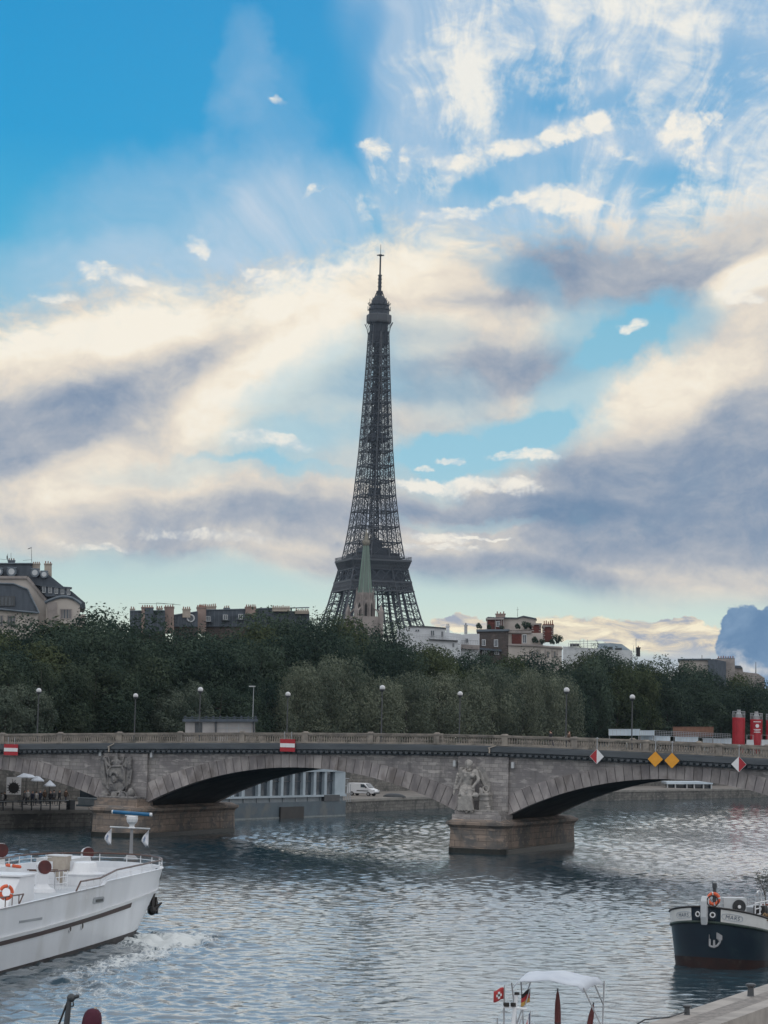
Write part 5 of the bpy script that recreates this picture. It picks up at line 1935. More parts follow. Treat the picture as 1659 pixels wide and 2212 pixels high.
# modern street light behind the kiosk
p = hit_line(548, 1483, 19)
hz = at(548, 1483, p.y).z - STREET
t = thing('arm_street_light', 'slim grey street light with a short arm right of the kiosk', 'street lamp', (p.x, p.y, STREET))
MB().lathe((0, 0, 0), [(.14, 0), (.14, .4), (.09, .6), (.05, hz)], 8).build('pole', GREYP, t)
MB().box((-.7, -.14, hz - .06), (.25, .14, hz + .1)).build('lantern', LGREY, t)

# ------------------------------------------------------------------ iron tower
TB = 6.4
tx = at(806, 1601, 1526).x - 3.1
TX = (808.15 - 829.5) / F * 1526
tower = thing('iron_tower', 'tall dark lattice iron tower rising behind the trees', 'tower', (TX, 1526, TB), R(17))
PW = [(0, 124.0), (20, 103), (40, 85), (57, 71.5), (74.6, 55.5), (85, 49.6), (102.8, 41.5), (114.5, 36.2), (123.4, 32), (141.8, 27), (162.4, 22.6), (193, 18.2), (206, 16.9), (222, 15.3), (250, 12.8), (273, 11.0)]
PL = [(0, 25), (20, 21), (57, 15.6), (85, 12.5), (115, 10.6), (130, 9.6), (160, 8.2), (193, 7.2), (222, 6.5), (273, 5.1)]


def interp(tab, h):
    for (a, va), (b, vb) in zip(tab, tab[1:]):
        if a <= h <= b:
            return va + (vb - va) * (h - a) / (b - a)
    return tab[-1][1]


def lattice(levels, name, crv=.52, brace=.20):
    """four legs between levels: chords, rings and crossed braces on every leg face"""
    for sx in (-1, 1):
        for sy in (-1, 1):
            mc, mbk = MB(), MB()
            prev = None
            for h in levels:
                a, l = interp(PW, h) / 2, interp(PL, h)
                i = max(a - l, .25)
                cs = [(sx * a, sy * a, h), (sx * i, sy * a, h), (sx * i, sy * i, h), (sx * a, sy * i, h)]
                if prev:
                    for p, q in zip(prev, cs):
                        mc.tube(p, q, crv, crv, 4, caps=False)
                    for k in range(4):
                        k2 = (k + 1) % 4
                        outer = k in (0, 3)
                        n = 2
                        for s in range(n):
                            A = Vector(prev[k]).lerp(Vector(cs[k]), s / n)
                            B = Vector(prev[k]).lerp(Vector(cs[k]), (s + 1) / n)
                            C = Vector(prev[k2]).lerp(Vector(cs[k2]), s / n)
                            D = Vector(prev[k2]).lerp(Vector(cs[k2]), (s + 1) / n)
                            mbk.tube(A, D, brace, brace, 4, caps=False)
                            mbk.tube(C, B, brace, brace, 4, caps=False)
                            if s:
                                mbk.tube(A, C, brace * .9, brace * .9, 4, caps=False)
                        if outer:
                            M0 = (Vector(prev[k]) + Vector(prev[k2])) / 2
                            M1 = (Vector(cs[k]) + Vector(cs[k2])) / 2
                            mbk.tube(M0, M1, brace, brace, 4, caps=False)
                for k in range(4):
                    mbk.tube(cs[k], cs[(k + 1) % 4], brace * 1.7, brace * 1.7, 4, caps=False)
                prev = cs
            mc.build(name + '_chords', IRONL, tower)
            mbk.build(name + '_bracing', IRON, tower)


lattice([0, 12, 25, 40, 55], 'lower_leg', .75, .3)
lattice([60, 70.5, 80.5, 90.5, 100, 108, 114], 'middle_leg', .58, .21)
LV = [120.5, 131, 141.5, 152, 162.3, 172.5, 182.6, 192.5, 201, 209, 217, 225, 233, 241, 249, 257, 265, 273]
lattice(LV, 'upper_leg', .42, .165)
# lattice between the legs above the second platform
m_ = MB()
for h0, h1 in zip(LV, LV[1:]):
    a0, i0 = interp(PW, h0) / 2, interp(PW, h0) / 2 - interp(PL, h0)
    a1, i1 = interp(PW, h1) / 2, interp(PW, h1) / 2 - interp(PL, h1)
    for f in range(4):
        c, s = math.cos(f * math.pi / 2), math.sin(f * math.pi / 2)
        def P(x, y, z): return (c * x - s * y, s * x + c * y, z)
        m_.tube(P(-a0, -a0, h0), P(a0, -a0, h0), .42, n=4, caps=False)
        if i0 > .6:
            m_.tube(P(-i0, -a0, h0), P(i1, -a1, h1), .22, n=4, caps=False)
            m_.tube(P(i0, -a0, h0), P(-i1, -a1, h1), .22, n=4, caps=False)
        # floor of bracing across the plan
        m_.tube(P(-a0, -a0, h0), P(0, 0, h0), .25, n=4, caps=False)
m_.build('cross_bracing', IRON, tower)
# lift guides in the middle
m_ = MB()
for x in (-3.1, -1.0, 1.0, 3.1):
    for y in (-2.2, 2.2):
        m_.tube((x, y, 57), (x * .7, y * .9, 274), .26, n=4, caps=False)
for h in np.arange(118, 274, 5.2):
    m_.box((-2.9, -2.3, h), (2.9, 2.3, h + .7))
    for y in (-2.2, 2.2):
        m_.tube((-2.9, y, h), (2.9, y, h + 5.2), .2, n=4, caps=False)
        m_.tube((2.9, y, h), (-2.9, y, h + 5.2), .2, n=4, caps=False)
for h in (128, 163, 199, 232):
    m_.box((-3.2, -2.6, h), (3.2, 2.6, h + 5))
m_.box((-6.5, -6.5, 199), (6.5, 6.5, 201.3))
m_.box((-5.2, -5.2, 201.3), (5.2, 5.2, 204.5))
m_.build('lift_shaft', IRON, tower)
# second platform
def square(hw0, z0, hw1, z1, m):
    p = [(-hw0, -hw0, z0), (hw0, -hw0, z0), (hw0, hw0, z0), (-hw0, hw0, z0), (-hw1, -hw1, z1), (hw1, -hw1, z1), (hw1, hw1, z1), (-hw1, hw1, z1)]
    m._add(p, [(3, 2, 1, 0), (4, 5, 6, 7), (0, 1, 5, 4), (1, 2, 6, 5), (2, 3, 7, 6), (3, 0, 4, 7)])


m_ = MB()
square(18.2, 112.8, 18.6, 115.6, m_)
square(18.6, 115.6, 20.3, 118.0, m_)
square(20.6, 118.0, 20.6, 119.2, m_)
m_.build('second_platform', IRONL, tower)
m_ = MB()
for f in range(4):
    c, s = math.cos(f * math.pi / 2), math.sin(f * math.pi / 2)
    def P(x, y, z): return (c * x - s * y, s * x + c * y, z)
    for k in range(37):
        x = -20.4 + 40.8 * k / 36
        m_.tube(P(x, -20.4, 119.2), P(x, -20.4, 121.2), .10, n=4)
        m_.tube(P(x * .9, -18.7, 113.2), P(x * .98, -20.2, 117.6), .16, n=4)
    m_.tube(P(-20.4, -20.4, 121.2), P(20.4, -20.4, 121.2), .14, n=4)
    m_.tube(P(-20.4, -20.4, 120.2), P(20.4, -20.4, 120.2), .10, n=4)
m_.build('gallery_railing', IRONL, tower)
m_ = MB()
square(14.2, 119.2, 14.0, 123.2, m_)
square(14.6, 123.2, 14.6, 123.8, m_)
square(9.5, 123.8, 9.2, 127.6, m_)
square(5.0, 127.6, 4.8, 133, m_)
m_.build('platform_pavilion', IRON, tower)
# girders under the second platform
def girder(h0, h1, n, name, r_, m, chord=.5):
    mm = MB()
    a0, a1 = interp(PW, h0) / 2 + .3, interp(PW, h1) / 2 + .3
    for f in range(4):
        c, s = math.cos(f * math.pi / 2), math.sin(f * math.pi / 2)
        def P(x, y, z): return (c * x - s * y, s * x + c * y, z)
        mm.tube(P(-a0, -a0, h0), P(a0, -a0, h0), chord, n=4)
        mm.tube(P(-a1, -a1, h1), P(a1, -a1, h1), chord, n=4)
        for k in range(n):
            t0, t1 = -1 + 2 * k / n, -1 + 2 * (k + 1) / n
            mm.tube(P(t0 * a0, -a0, h0), P(t1 * a1, -a1, h1), r_, n=4, caps=False)
            mm.tube(P(t1 * a0, -a0, h0), P(t0 * a1, -a1, h1), r_, n=4, caps=False)
    mm.build(name, m, tower)


girder(105.0, 112.6, 6, 'crossed_girder', .36, IRON)
girder(98.5, 104.4, 26, 'diamond_girder', .17, IRONL, .6)
girder(101.4, 104.4, 52, 'diamond_girder', .12, IRONL, .2)
m_ = MB()
square(19.4, 104.6, 19.0, 105.4, m_)
square(17.2, 105.4, 16.6, 112.6, m_)
m_.build('girder_backing', IRON, tower)
# first platform, hidden low behind the trees
m_ = MB()
square(35.4, 54, 35.8, 57.5, m_)
square(36.4, 57.5, 36.4, 58.4, m_)
square(24, 58.4, 23, 63, m_)
m_.build('first_platform', IRONL, tower)
girder(49, 54, 30, 'arcade_girder', .25, IRONL, .5)
m_ = MB()
for f in range(4):
    c, s = math.cos(f * math.pi / 2), math.sin(f * math.pi / 2)
    pts = []
    for k in range(25):
        t = math.pi * k / 24
        z = 8 + 40 * math.sin(t)
        x = -37 * math.cos(t)
        y = -(interp(PW, z) / 2)
        pts.append((c * x - s * y, s * x + c * y, z))
    m_.path(pts, .6, 4)
m_.build('decorative_arch', IRONL, tower)
# stair and lift runs inside the legs under the second platform
for sx in (-1, 1):
    for sy in (-1, 1):
        m_ = MB()
        prev = None
        for k in range(9):
            h = 60 + 52 * k / 8
            a, l = interp(PW, h) / 2, interp(PL, h)
            q = Vector((sx * (a - l / 2), sy * (a - l / 2), h))
            if prev:
                m_.tube(prev, q, 1.0, 1.0, 4, caps=False)
                m_.box((q.x - l * .32, q.y - l * .32, q.z - .3), (q.x + l * .32, q.y + l * .32, q.z))
            prev = q
        m_.build('leg_lift', IRON, tower)
# top: brackets, cabin, cupola, mast
m_ = MB()
for f in range(4):
    c, s = math.cos(f * math.pi / 2), math.sin(f * math.pi / 2)
    def P(x, y, z): return (c * x - s * y, s * x + c * y, z)
    for x in (-5.4, -2.7, 0, 2.7, 5.4):
        pts = [P(x, -5.5, 268), P(x * 1.05, -5.7, 272), P(x * 1.15, -6.4, 276), P(x * 1.35, -7.7, 279.2)]
        m_.path([Vector(p) for p in pts], .22, 4)
    m_.tube(P(-5.5, -5.5, 273), P(5.5, -5.5, 273), .3, n=4)
m_.build('top_brackets', IRON, tower)
m_ = MB()
square(5.0, 266, 4.9, 279, m_)
m_.build('top_core', IRON, tower)
m_ = MB()
m_.lathe((0, 0, 0), [(7.9, 279.0), (8.3, 279.6), (8.45, 280.4), (8.45, 284.2), (8.1, 284.9), (7.2, 285.2)], 8, rot=math.pi / 8)
m_.build('top_platform', IRONL, tower)
m_ = MB()
m_.lathe((0, 0, 0), [(7.0, 285.2), (7.0, 287.8), (7.5, 288.0), (7.5, 288.5), (6.5, 288.7), (6.3, 291.0), (7.0, 291.2), (7.0, 291.6), (5.9, 291.8), (5.4, 294), (4.2, 296.2), (2.8, 297.5), (2.2, 298)], 12)
m_.build('cupola', IRON, tower)
m_ = MB()
for k in range(12):
    a = k * math.pi / 6 + .2
    for r_, z0, z1 in ((7.6, 287.5, 290.6), (7.2, 291.4, 295.2 if k % 3 == 0 else 293.2), (5.2, 294, 297.2 if k % 4 == 0 else 295.4)):
        m_.tube((r_ * math.cos(a), r_ * math.sin(a), z0), (r_ * math.cos(a), r_ * math.sin(a), z1), .22, n=4)
    m_.tube((5.6 * math.cos(a), 5.6 * math.sin(a), 292), (7.9 * math.cos(a), 7.9 * math.sin(a), 292.6), .2, n=4)
    m_.tube((3.6 * math.cos(a), 3.6 * math.sin(a), 296.4), (2.0 * math.cos(a), 2.0 * math.sin(a), 300.5), .16, n=4)
m_.build('aerials', IRON, tower)
m_ = MB()
m_.lathe((0, 0, 0), [(1.9, 297), (1.9, 301), (1.2, 301.3), (1.1, 312), (.62, 312.3), (.55, 325.5), (.2, 325.8), (.12, 333)], 8)
for z in (299, 300.6, 304, 306.5, 309, 311.6):
    m_.lathe((0, 0, z), [(1.5 if z > 302 else 2.3, 0), (1.5 if z > 302 else 2.3, .5)], 8)
for a in (0, math.pi / 2, math.pi / 4, 3 * math.pi / 4):
    m_.tube((-2.5 * math.cos(a), -2.5 * math.sin(a), 325.6), (2.5 * math.cos(a), 2.5 * math.sin(a), 325.6), .3, n=4)
m_.lathe((0, 0, 325.2), [(.9, 0), (.9, 1.0)], 8)
m_.build('mast', IRON, tower)

# ------------------------------------------------------------------ church
Y = 500
SC = .2232 * Y / F
cbase = at(*z2(578, 2000), Y)
church = thing('church', 'pale stone church tower with a slim green copper spire', 'church', (cbase.x, Y, STREET), R(20))


def cz(zy): return at(*z2(578, zy), Y).z - STREET


m_ = MB()
m_.lathe((0, 0, 0), [(71 * SC, cz(1815)), (66 * SC, cz(1790)), (38 * SC, cz(1450)), (28 * SC, cz(1350)), (26 * SC, cz(1345))], 8, rot=.2)
sp = m_.build('spire', COPPER, church)
m_ = MB()
for k in range(8):
    a = .2 + k * math.pi / 4
    m_.tube((70 * SC * math.cos(a), 70 * SC * math.sin(a), cz(1812)), (28 * SC * math.cos(a), 28 * SC * math.sin(a), cz(1350)), 2.6 * SC, 1.8 * SC, 5)
m_.build('ribs', mat('pale_verdigris', (.22, .34, .27), (.17, .27, .21), 1, .7), sp)
m_ = MB()
m_.lathe((0, 0, 0), [(26 * SC, cz(1350)), (36 * SC, cz(1335)), (40 * SC, cz(1318)), (34 * SC, cz(1300)), (22 * SC, cz(1292)), (17 * SC, cz(1250)), (12 * SC, cz(1225)), (4 * SC, cz(1215)), (3 * SC, cz(1182))], 8, rot=.2)
m_.tube((-10 * SC, 0, cz(1196)), (10 * SC, 0, cz(1196)), 2.5 * SC, n=4)
for k in range(8):
    a = k * math.pi / 4
    m_.tube((36 * SC * math.cos(a), 36 * SC * math.sin(a), cz(1330)), (38 * SC * math.cos(a), 38 * SC * math.sin(a), cz(1285)), 4 * SC, 1.5 * SC, 4)
m_.build('lantern', mat('weathered_lantern', (.26, .24, .20), (.20, .19, .16), 1, .8), church)
m_ = MB()
m_.lathe((0, 0, 0), [(100 * SC, -.1), (100 * SC, cz(2060)), (92 * SC, cz(2040)), (90 * SC, cz(1890)), (78 * SC, cz(1870)), (74 * SC, cz(1805))], 8, rot=.2)
for k in range(8):
    a = .2 + (k + .5) * math.pi / 4
    c, s = math.cos(a), math.sin(a)
    # lancet openings framed by shafts and gables
    for d in (-20, 20):
        m_.tube((86 * SC * c - d * SC * s, 86 * SC * s + d * SC * c, cz(2050)), (84 * SC * c - d * SC * s, 84 * SC * s + d * SC * c, cz(1880)), 4.5 * SC, n=5)
    m_.tube((88 * SC * c + 22 * SC * s, 88 * SC * s - 22 * SC * c, cz(1885)), (84 * SC * c, 84 * SC * s, cz(1815)), 4 * SC, n=4)
    m_.tube((88 * SC * c - 22 * SC * s, 88 * SC * s + 22 * SC * c, cz(1885)), (84 * SC * c, 84 * SC * s, cz(1815)), 4 * SC, n=4)
m_.build('belfry', CHURCH, church)
m_ = MB()
for k in range(8):
    a = .2 + (k + .5) * math.pi / 4
    c, s = math.cos(a), math.sin(a)
    m_.prism([(84.5 * SC * c + 13 * SC * s, 84.5 * SC * s - 13 * SC * c, cz(2050)), (84.5 * SC * c - 13 * SC * s, 84.5 * SC * s + 13 * SC * c, cz(2050)), (84.5 * SC * c - 13 * SC * s, 84.5 * SC * s + 13 * SC * c, cz(1930)), (84.5 * SC * c, 84.5 * SC * s, cz(1900)), (84.5 * SC * c + 13 * SC * s, 84.5 * SC * s - 13 * SC * c, cz(1930))], (1.5 * SC * c, 1.5 * SC * s, 0))
m_.build('lancet_openings', BLACKP, church)
m_ = MB()
for k in range(8):
    a = .2 + k * math.pi / 4
    for r_, z0, z1, w_ in ((98, 2080, 1868, 8), (86, 1900, 1762, 5)):
        x, y = r_ * SC * math.cos(a), r_ * SC * math.sin(a)
        m_.tube((x, y, cz(z0)), (x, y, cz(z1 + 45)), w_ * SC, w_ * SC, 6)
        m_.tube((x, y, cz(z1 + 45)), (x, y, cz(z1)), w_ * SC * 1.1, .4 * SC, 6)
        m_.ball((x, y, cz(z1)), 3.5 * SC, 6, 5)
    a += math.pi / 8
    x, y = 78 * SC * math.cos(a), 78 * SC * math.sin(a)
    m_.tube((x, y, cz(1870)), (x, y, cz(1790)), 4 * SC, .4 * SC, 6)
m_.build('pinnacles', CHURCH, church)
m_ = MB()
for sx in (-1, 1):
    for sy in (-1, 1):
        x, y = sx * 125 * SC, sy * 125 * SC
        m_.lathe((x, y, 0), [(26 * SC, -.1), (26 * SC, cz(1985)), (22 * SC, cz(1975)), (5 * SC, cz(1925)), (1 * SC, cz(1905))], 6)
        m_.tube((x * .95, y * .95, cz(2010)), (x * .55, y * .55, cz(1950)), 7 * SC, n=5)
m_.box((-120 * SC, -120 * SC, -.1), (120 * SC, 120 * SC, cz(2035)))
m_.build('tower_base', CHURCH, church)
m_ = MB()
m_.prism([(-9, 8, -.1), (9, 8, -.1), (9, 8, 9), (0, 8, 15), (-9, 8, 9)], (0, 40, 0))
m_.build('nave', CHURCH, church)

# ------------------------------------------------------------------ white river ship
SF = Vector((.195, .981, 0)).normalized()         # heading
SR = Vector((SF.y, -SF.x, 0))                     # starboard
STEM = Vector((-20.60, 108.68, 0)) + SF * 27.5
SHIP_RZ = math.atan2(SF.y, SF.x)                  # local x = forward, local y = port
ship = thing('river_ship', 'large white river ship with rounded bow, heading away at the left', 'ship', (STEM.x, STEM.y, 0), SHIP_RZ)


def ship_local(p):
    d = p - STEM
    return Vector((d.dot(SF), -d.dot(SR), p.z))


def on_ship(zx, zy, z):
    """local point where a picture point (enlarged ship view) meets height z"""
    return ship_local(onz(*zb(zx, zy), z))


def on_ship_plane(zx, zy, y_port):
    """local point where a picture point meets the fore-and-aft plane at local y"""
    r = ray(*zb(zx, zy))
    n = -SR
    k = (STEM + n * y_port - O).dot(n) / r.dot(n)
    return ship_local(O + r * k)


def hb(s, full, blunt, p=2.3):
    """half breadth s metres aft of the stem"""
    s = max(0.0, s)
    return full if s >= blunt else full * (1 - (1 - s / blunt) ** p) ** (1 / 1.7)


def ship_top(s):
    return 3.62 - .012 * s if s < 14.4 else (3.44 - .012 * s if s > 14.9 else 3.447 - (s - 14.4) * .36)


def ship_pt(s, v, side):
    """v: 0 waterline .. 1 bulwark top; side -1 starboard, +1 port"""
    zs_, zst = 0.0, 1.62 + .95 * max(0, (1 - s / 30)) ** 2
    zt = ship_top(s)
    if v <= .5:
        k = v / .5
        z = -.6 + (zst + .6) * k
        rake = 3.3 * (1 - k) ** 1.2 + .35
        full, bl = 3.62 + .40 * k, 8.5 - 2.4 * k
    else:
        k = (v - .5) / .5
        z = zst + (zt - zst) * k
        rake = .35 * (1 - k)
        full, bl = 4.05 + .17 * k, 6.0 - .7 * k
    y = hb(s, full, bl)
    x = -s - rake * max(0, 1 - s / 14.0)
    return Vector((x, side * y, z))


SS = [0, .06, .2, .45, .8, 1.3, 2, 2.8, 3.8, 5, 6.5, 8.5, 11, 14.4, 14.9, 17, 20, 24, 30, 38, 48]


def skin_rows(v0, v1, n, off=0.0):
    rows = []
    for i in range(n + 1):
        v = v0 + (v1 - v0) * i / n
        row = [ship_pt(s, v, 1) for s in reversed(SS)] + [ship_pt(s, v, -1) for s in SS[1:]]
        if off:
            row = [Vector((p.x + off * (1.0 if abs(p.y) < 3.4 else .1), p.y * (1 + off / max(.5, abs(p.y))) if abs(p.y) > .2 else p.y, p.z)) for p in row]
        rows.append(row)
    return rows


rows = skin_rows(0, 1, 20)
m_ = MB()
m_.grid(rows)
inner = [[Vector((p.x - .12, p.y * .965, p.z)) for p in rows[-1]], [Vector((p.x - .12, p.y * .955, 2.35)) for p in rows[-1]]]
m_.grid([rows[-1], inner[0], inner[1]])
m_.grid([[Vector((p.x, p.y, p.z)) for p in reversed(skin_rows(0, 0, 1)[0][:])], skin_rows(0, 0, 1)[0]])
hull = m_.build('hull', HULLW, ship, smooth=True)
md = hull.modifiers.new('edges', 'EDGE_SPLIT')
md.split_angle = R(35)
MB()._add(inner[1], [tuple(range(len(inner[1])))]).build('deck', mat('deck_paint', (.50, .52, .53), (.42, .44, .46), 1.0, .6), ship)
m_ = MB()
rr = skin_rows(0, .168, 3, .012)
m_.grid(rr)
m_.build('boot_topping', mat('boot_topping', (.03, .022, .022), (.018, .014, .014), .8, .5), hull)
# strake: white ridge, with dark band below from s = 9 aft
def ship_band(v0, v1, off, s0, name, m, parent=hull):
    mb = MB()
    for side in (1, -1):
        ss = [s for s in SS if s >= s0] if s0 > 0 else SS
        if s0 > 0:
            ss = [s0] + ss
        rows = []
        for v, o in ((v0, 0), (v0, off), (v1, off), (v1, 0)):
            row = []
            for s in ss:
                p = ship_pt(s, v, side)
                q = ship_pt(s + .05, v, side)
                tdir = (p - q)
                nrm = Vector((-tdir.y, tdir.x, 0)).normalized() if tdir.length > 1e-6 else Vector((1, 0, 0))
                if nrm.y * side < 0:
                    nrm = -nrm
                row.append(p + nrm * o)
            rows.append(row)
        mb.grid(rows)
    return mb.build(name, m, parent)


ship_band(.492, .545, .11, 0, 'rubbing_strake', WHITE)
ship_band(.44, .488, .05, 9.2, 'dark_band', mat('dark_strake', (.05, .022, .02), (.03, .015, .014), 1, .5))
ship_band(.985, 1.0, .04, 14.9, 'bulwark_capping', TEAK)
ship_band(.985, 1.0, .04, 0, 'bow_capping', WHITE)


def hull_y(x, z):
    """half breadth of the hull at local x and height z"""
    best = None
    for v in np.linspace(0, 1, 61):
        s_ = -x
        for _ in range(3):
            p = ship_pt(max(0, s_), v, 1)
            s_ -= (x - p.x)
        p = ship_pt(max(0, s_), v, 1)
        if best is None or abs(p.z - z) < best[0]:
            best = (abs(p.z - z), p.y)
    return best[1]


def hull_panel(pts, name, m, off=.03, depth=.04):
    """thin plate laid on the starboard side; pts in enlarged-view coordinates"""
    loc = [on_ship_plane(x, y, -4.12) for x, y in pts]
    out = []
    for p in loc:
        out.append(Vector((p.x, -(hull_y(p.x, p.z) + off), p.z)))
    return MB().prism(out, (0, depth, 0)).build(name, m, hull)


o = hull_panel([(806, 862), (812, 850), (890, 840), (902, 846), (904, 874), (898, 890), (818, 906), (806, 900)], 'mooring_opening', GREYP)
hull_panel([(826, 868), (888, 858), (892, 880), (828, 892)], 'dark_recess', DGREY, .05)
hull_panel([(165, 1052), (365, 1020), (368, 1042), (165, 1074)], 'grey_panel', GREYP, .02)
# portholes below the strake
for zx, zy in ((608, 1120), (714, 1096)):
    p = on_ship_plane(zx, zy, -3.95)
    p.y = -hull_y(p.x, p.z) - .01
    m_ = MB().torus(p, (0, 1, 0), .17, .03, 16, 6)
    ph = m_.build('porthole', WHITE, ship)
    MB().tube(p + Vector((0, -.02, 0)), p + Vector((0, .2, 0)), .165, n=14).build('pane', BLACKP, ph)
# hawse opening and anchor at the bow
m_ = MB()
p = ship_pt(2.3, .80, -1)
m_.lathe((p.x + .05, p.y - .02, p.z - .28), [(.26, 0), (.3, .1), (.3, .5), (.26, .6)], 10, sy=.6)
m_.build('hawse_opening', DGREY, ship)
m_ = MB()
a0 = ship_pt(1.6, .47, -1)
a0 = Vector((a0.x + .25, a0.y - .32, a0.z - .1))
m_.tube(a0, a0 + Vector((-.5, -.1, -1.1)), .12, .14)
m_.tube(a0 + Vector((-.55, -.1, -1.2)), a0 + Vector((.0, .4, -.75)), .16, .05)
m_.tube(a0 + Vector((-.55, -.1, -1.2)), a0 + Vector((-.1, -.55, -.7)), .18, .05)
m_.ball(a0 + Vector((-.5, -.1, -1.15)), .26, 10, 8)
m_.prism([a0 + Vector(v) for v in ((-.1, -.25, -.4), (.15, -.3, -.9), (-.1, -.35, -1.35), (-.4, -.3, -1.0))], (0, .4, 0))
m_.build('anchor', BLACKP, ship)
# rail round the bow: posts and varnished rail
m_ = MB()
rail = []
for s in [15.2, 12.5, 10, 8, 6.2, 4.6, 3.3, 2.2, 1.3, .6, .15]:
    rail.append((s, -1))
for s in [.15, .6, 1.3, 2.2, 3.3, 4.6, 6.2, 8, 10, 12.5, 15, 18, 21, 25, 30, 36]:
    rail.append((s, 1))
tops, mids = [], []
for s, side in rail:
    p = ship_pt(s, 1, side)
    q = Vector((p.x - .06, p.y * .985, p.z))
    h = .46 if not (side < 0 and s > 14) else .40
    m_.tube(q, q + Vector((0, 0, h)), .025, n=6)
    tops.append(q + Vector((0, 0, h)))
    mids.append(q + Vector((0, 0, h * .5)))
m_.path(mids, .018, 5)
m_.build('rail_posts', WHITE, ship)
mr = MB()
mr.path(tops, .05, 6)
e = tops[0]
mr.tube(e, e + Vector((-3.2, .0, .0)), .045)
mr.tube(e + Vector((-3.2, 0, 0)), e + Vector((-4.0, 0, -.55)), .045)
mr.build('hand_rail', TEAK, ship)
mp = MB()
for dx in (-.1, -1.1, -2.2, -3.2):
    mp.tube(e + Vector((dx, 0, 0)), e + Vector((dx, 0, -.95)), .03)
mp.build('side_rail_posts', WHITE, ship)
DECK = 2.35


def deckpt(zx, zy, z=DECK):
    return on_ship(zx, zy, z)


# cowl ventilators
def cowl(bx, by, hx, hy, r_zoom, label, base=None):
    """deck ventilator: flared base, neck and big round mouth looking aft"""
    p = deckpt(bx, by)
    D = (STEM + SF * p.x - SR * p.y).y
    k = .248 / F * D
    htop = on_ship_plane(hx, hy, p.y).z
    r_ = r_zoom * k
    m = MB()
    m.lathe((p.x, p.y, DECK), [(r_ * 1.9, 0), (r_ * 1.7, .18), (r_ * 1.1, .26), (r_ * .8, .42), (r_ * .78, htop - DECK - r_ * .4)], 16)
    c = Vector((p.x, p.y, htop))
    face = Vector((-.72, -.70, .05)).normalized()
    m.ball(c - face * r_ * .15, r_ * .92, 16, 10)
    m.tube(c - face * r_ * .2, c + face * r_ * .5, r_ * .92, r_ * 1.05, 18)
    o = m.build('ventilator', WHITE, ship, smooth=False)
    mm = MB()
    mm.tube(c + face * r_ * .45, c + face * r_ * .82, r_ * .96, r_ * .96, 18)
    mm.build('red_mouth', DKRED, o)
    return o


cowl(365, 800, 338, 590, 62, '')
cowl(748, 660, 734, 466, 52, '')
cowl(-10, 620, -8, 440, 62, '')
# windlass house, locker, sloped cabin
p = deckpt(735, 735)
m_ = MB()
m_.lathe((p.x, p.y, DECK), [(1.15, 0), (1.12, .55), (1.2, .6), (1.2, .66), (.75, .75), (.62, 1.25), (.45, 1.3)], 20, sx=1.25)
m_.build('windlass_cover', WHITE, ship)
p = deckpt(510, 722)
m_ = MB()
m_.box((p.x - .5, p.y - .55, DECK), (p.x + .5, p.y + .55, DECK + 1.55))
lk = m_.build('beige_locker', BEIGE, ship)
MB().box((p.x - .54, p.y - .59, DECK + 1.55), (p.x + .54, p.y + .59, DECK + 1.62)).build('locker_lid', WHITE, lk)
m_ = MB()
m_.box((p.x + .55, p.y - .5, DECK), (p.x + 4.2, p.y + 1.6, DECK + 1.35))
m_.build('fore_house', WHITE, ship)
a = on_ship_plane(240, 590, -1.0)
b = on_ship_plane(0, 820, -1.0)
m_ = MB()
x1 = a.x
m_.prism([(x1, -1.4, DECK), (x1, -1.4, DECK + 1.5), (x1 - 2.0, -1.4, DECK + 1.5), (x1 - 3.6, -1.4, DECK + .35), (x1 - 3.8, -1.4, DECK)], (0, 4.0, 0))
m_.build('sloped_house', WHITE, ship)
MB().box((x1 - 2.2, -1.5, DECK + 1.5), (x1 + .15, 2.7, DECK + 1.58)).build('house_roof', WHITE, ship)
# deck railing near the companionway
m_ = MB()
p = deckpt(475, 790)
for i in range(4):
    q = p + Vector((.55 * i, -.05 * i, 0))
    m_.tube(q, q + Vector((0, 0, 1.05)), .028)
    q2 = p + Vector((0, .5 * i, 0))
    m_.tube(q2, q2 + Vector((0, 0, 1.05)), .028)
for z in (.35, .7):
    m_.tube(p + Vector((0, 0, z)), p + Vector((1.65, -.15, z)), .02)
    m_.tube(p + Vector((0, 0, z)), p + Vector((0, 1.5, z)), .02)
m_.build('companion_rail_posts', WHITE, ship)
m_ = MB()
m_.path([p + Vector((1.65, -.15, 1.05)), p + Vector((0, 0, 1.05)), p + Vector((0, 1.5, 1.05))], .04)
p = on_ship(235, 608, DECK + 1.0)
m_.path([p, p + Vector((0.4, -.7, 0)), p + Vector((.9, -1.5, 0))], .035)
m_.build('companion_hand_rail', TEAK, ship)
# low rail by the lifebuoy at the left
m_ = MB()
p = on_ship_plane(205, 815, -3.9); q = on_ship_plane(-60, 815, -3.9)
m_.tube((p.x, -3.9, 3.5), (q.x - 2, -3.9, 3.55), .035)
m_.tube((p.x, -3.9, 3.5), (p.x - .5, -3.9, 3.1), .035)
for i in range(6):
    x = p.x - .6 - i * .9
    m_.tube((x, -3.9, 2.4), (x, -3.9, 3.5), .025)
m_.build('side_rail', TEAK, ship)


def lifebuoy(label, c, ax, r_=.34, parent=None, rest=True):
    """orange ring with white bands"""
    t = thing('lifebuoy', label, 'lifebuoy', c, 0, 'lifebuoys')
    MB().torus((0, 0, 0), ax, r_, .085, 28, 10).build('ring', ORANGE, t, smooth=True)
    m = MB()
    for k in range(4):
        a = k * math.pi / 2 + .5
        m.torus((0, 0, 0), ax, r_, .09, 5, 10, a0=a, a1=a + .30)
    m.build('white_bands', SIGNW, t, smooth=True)
    return t


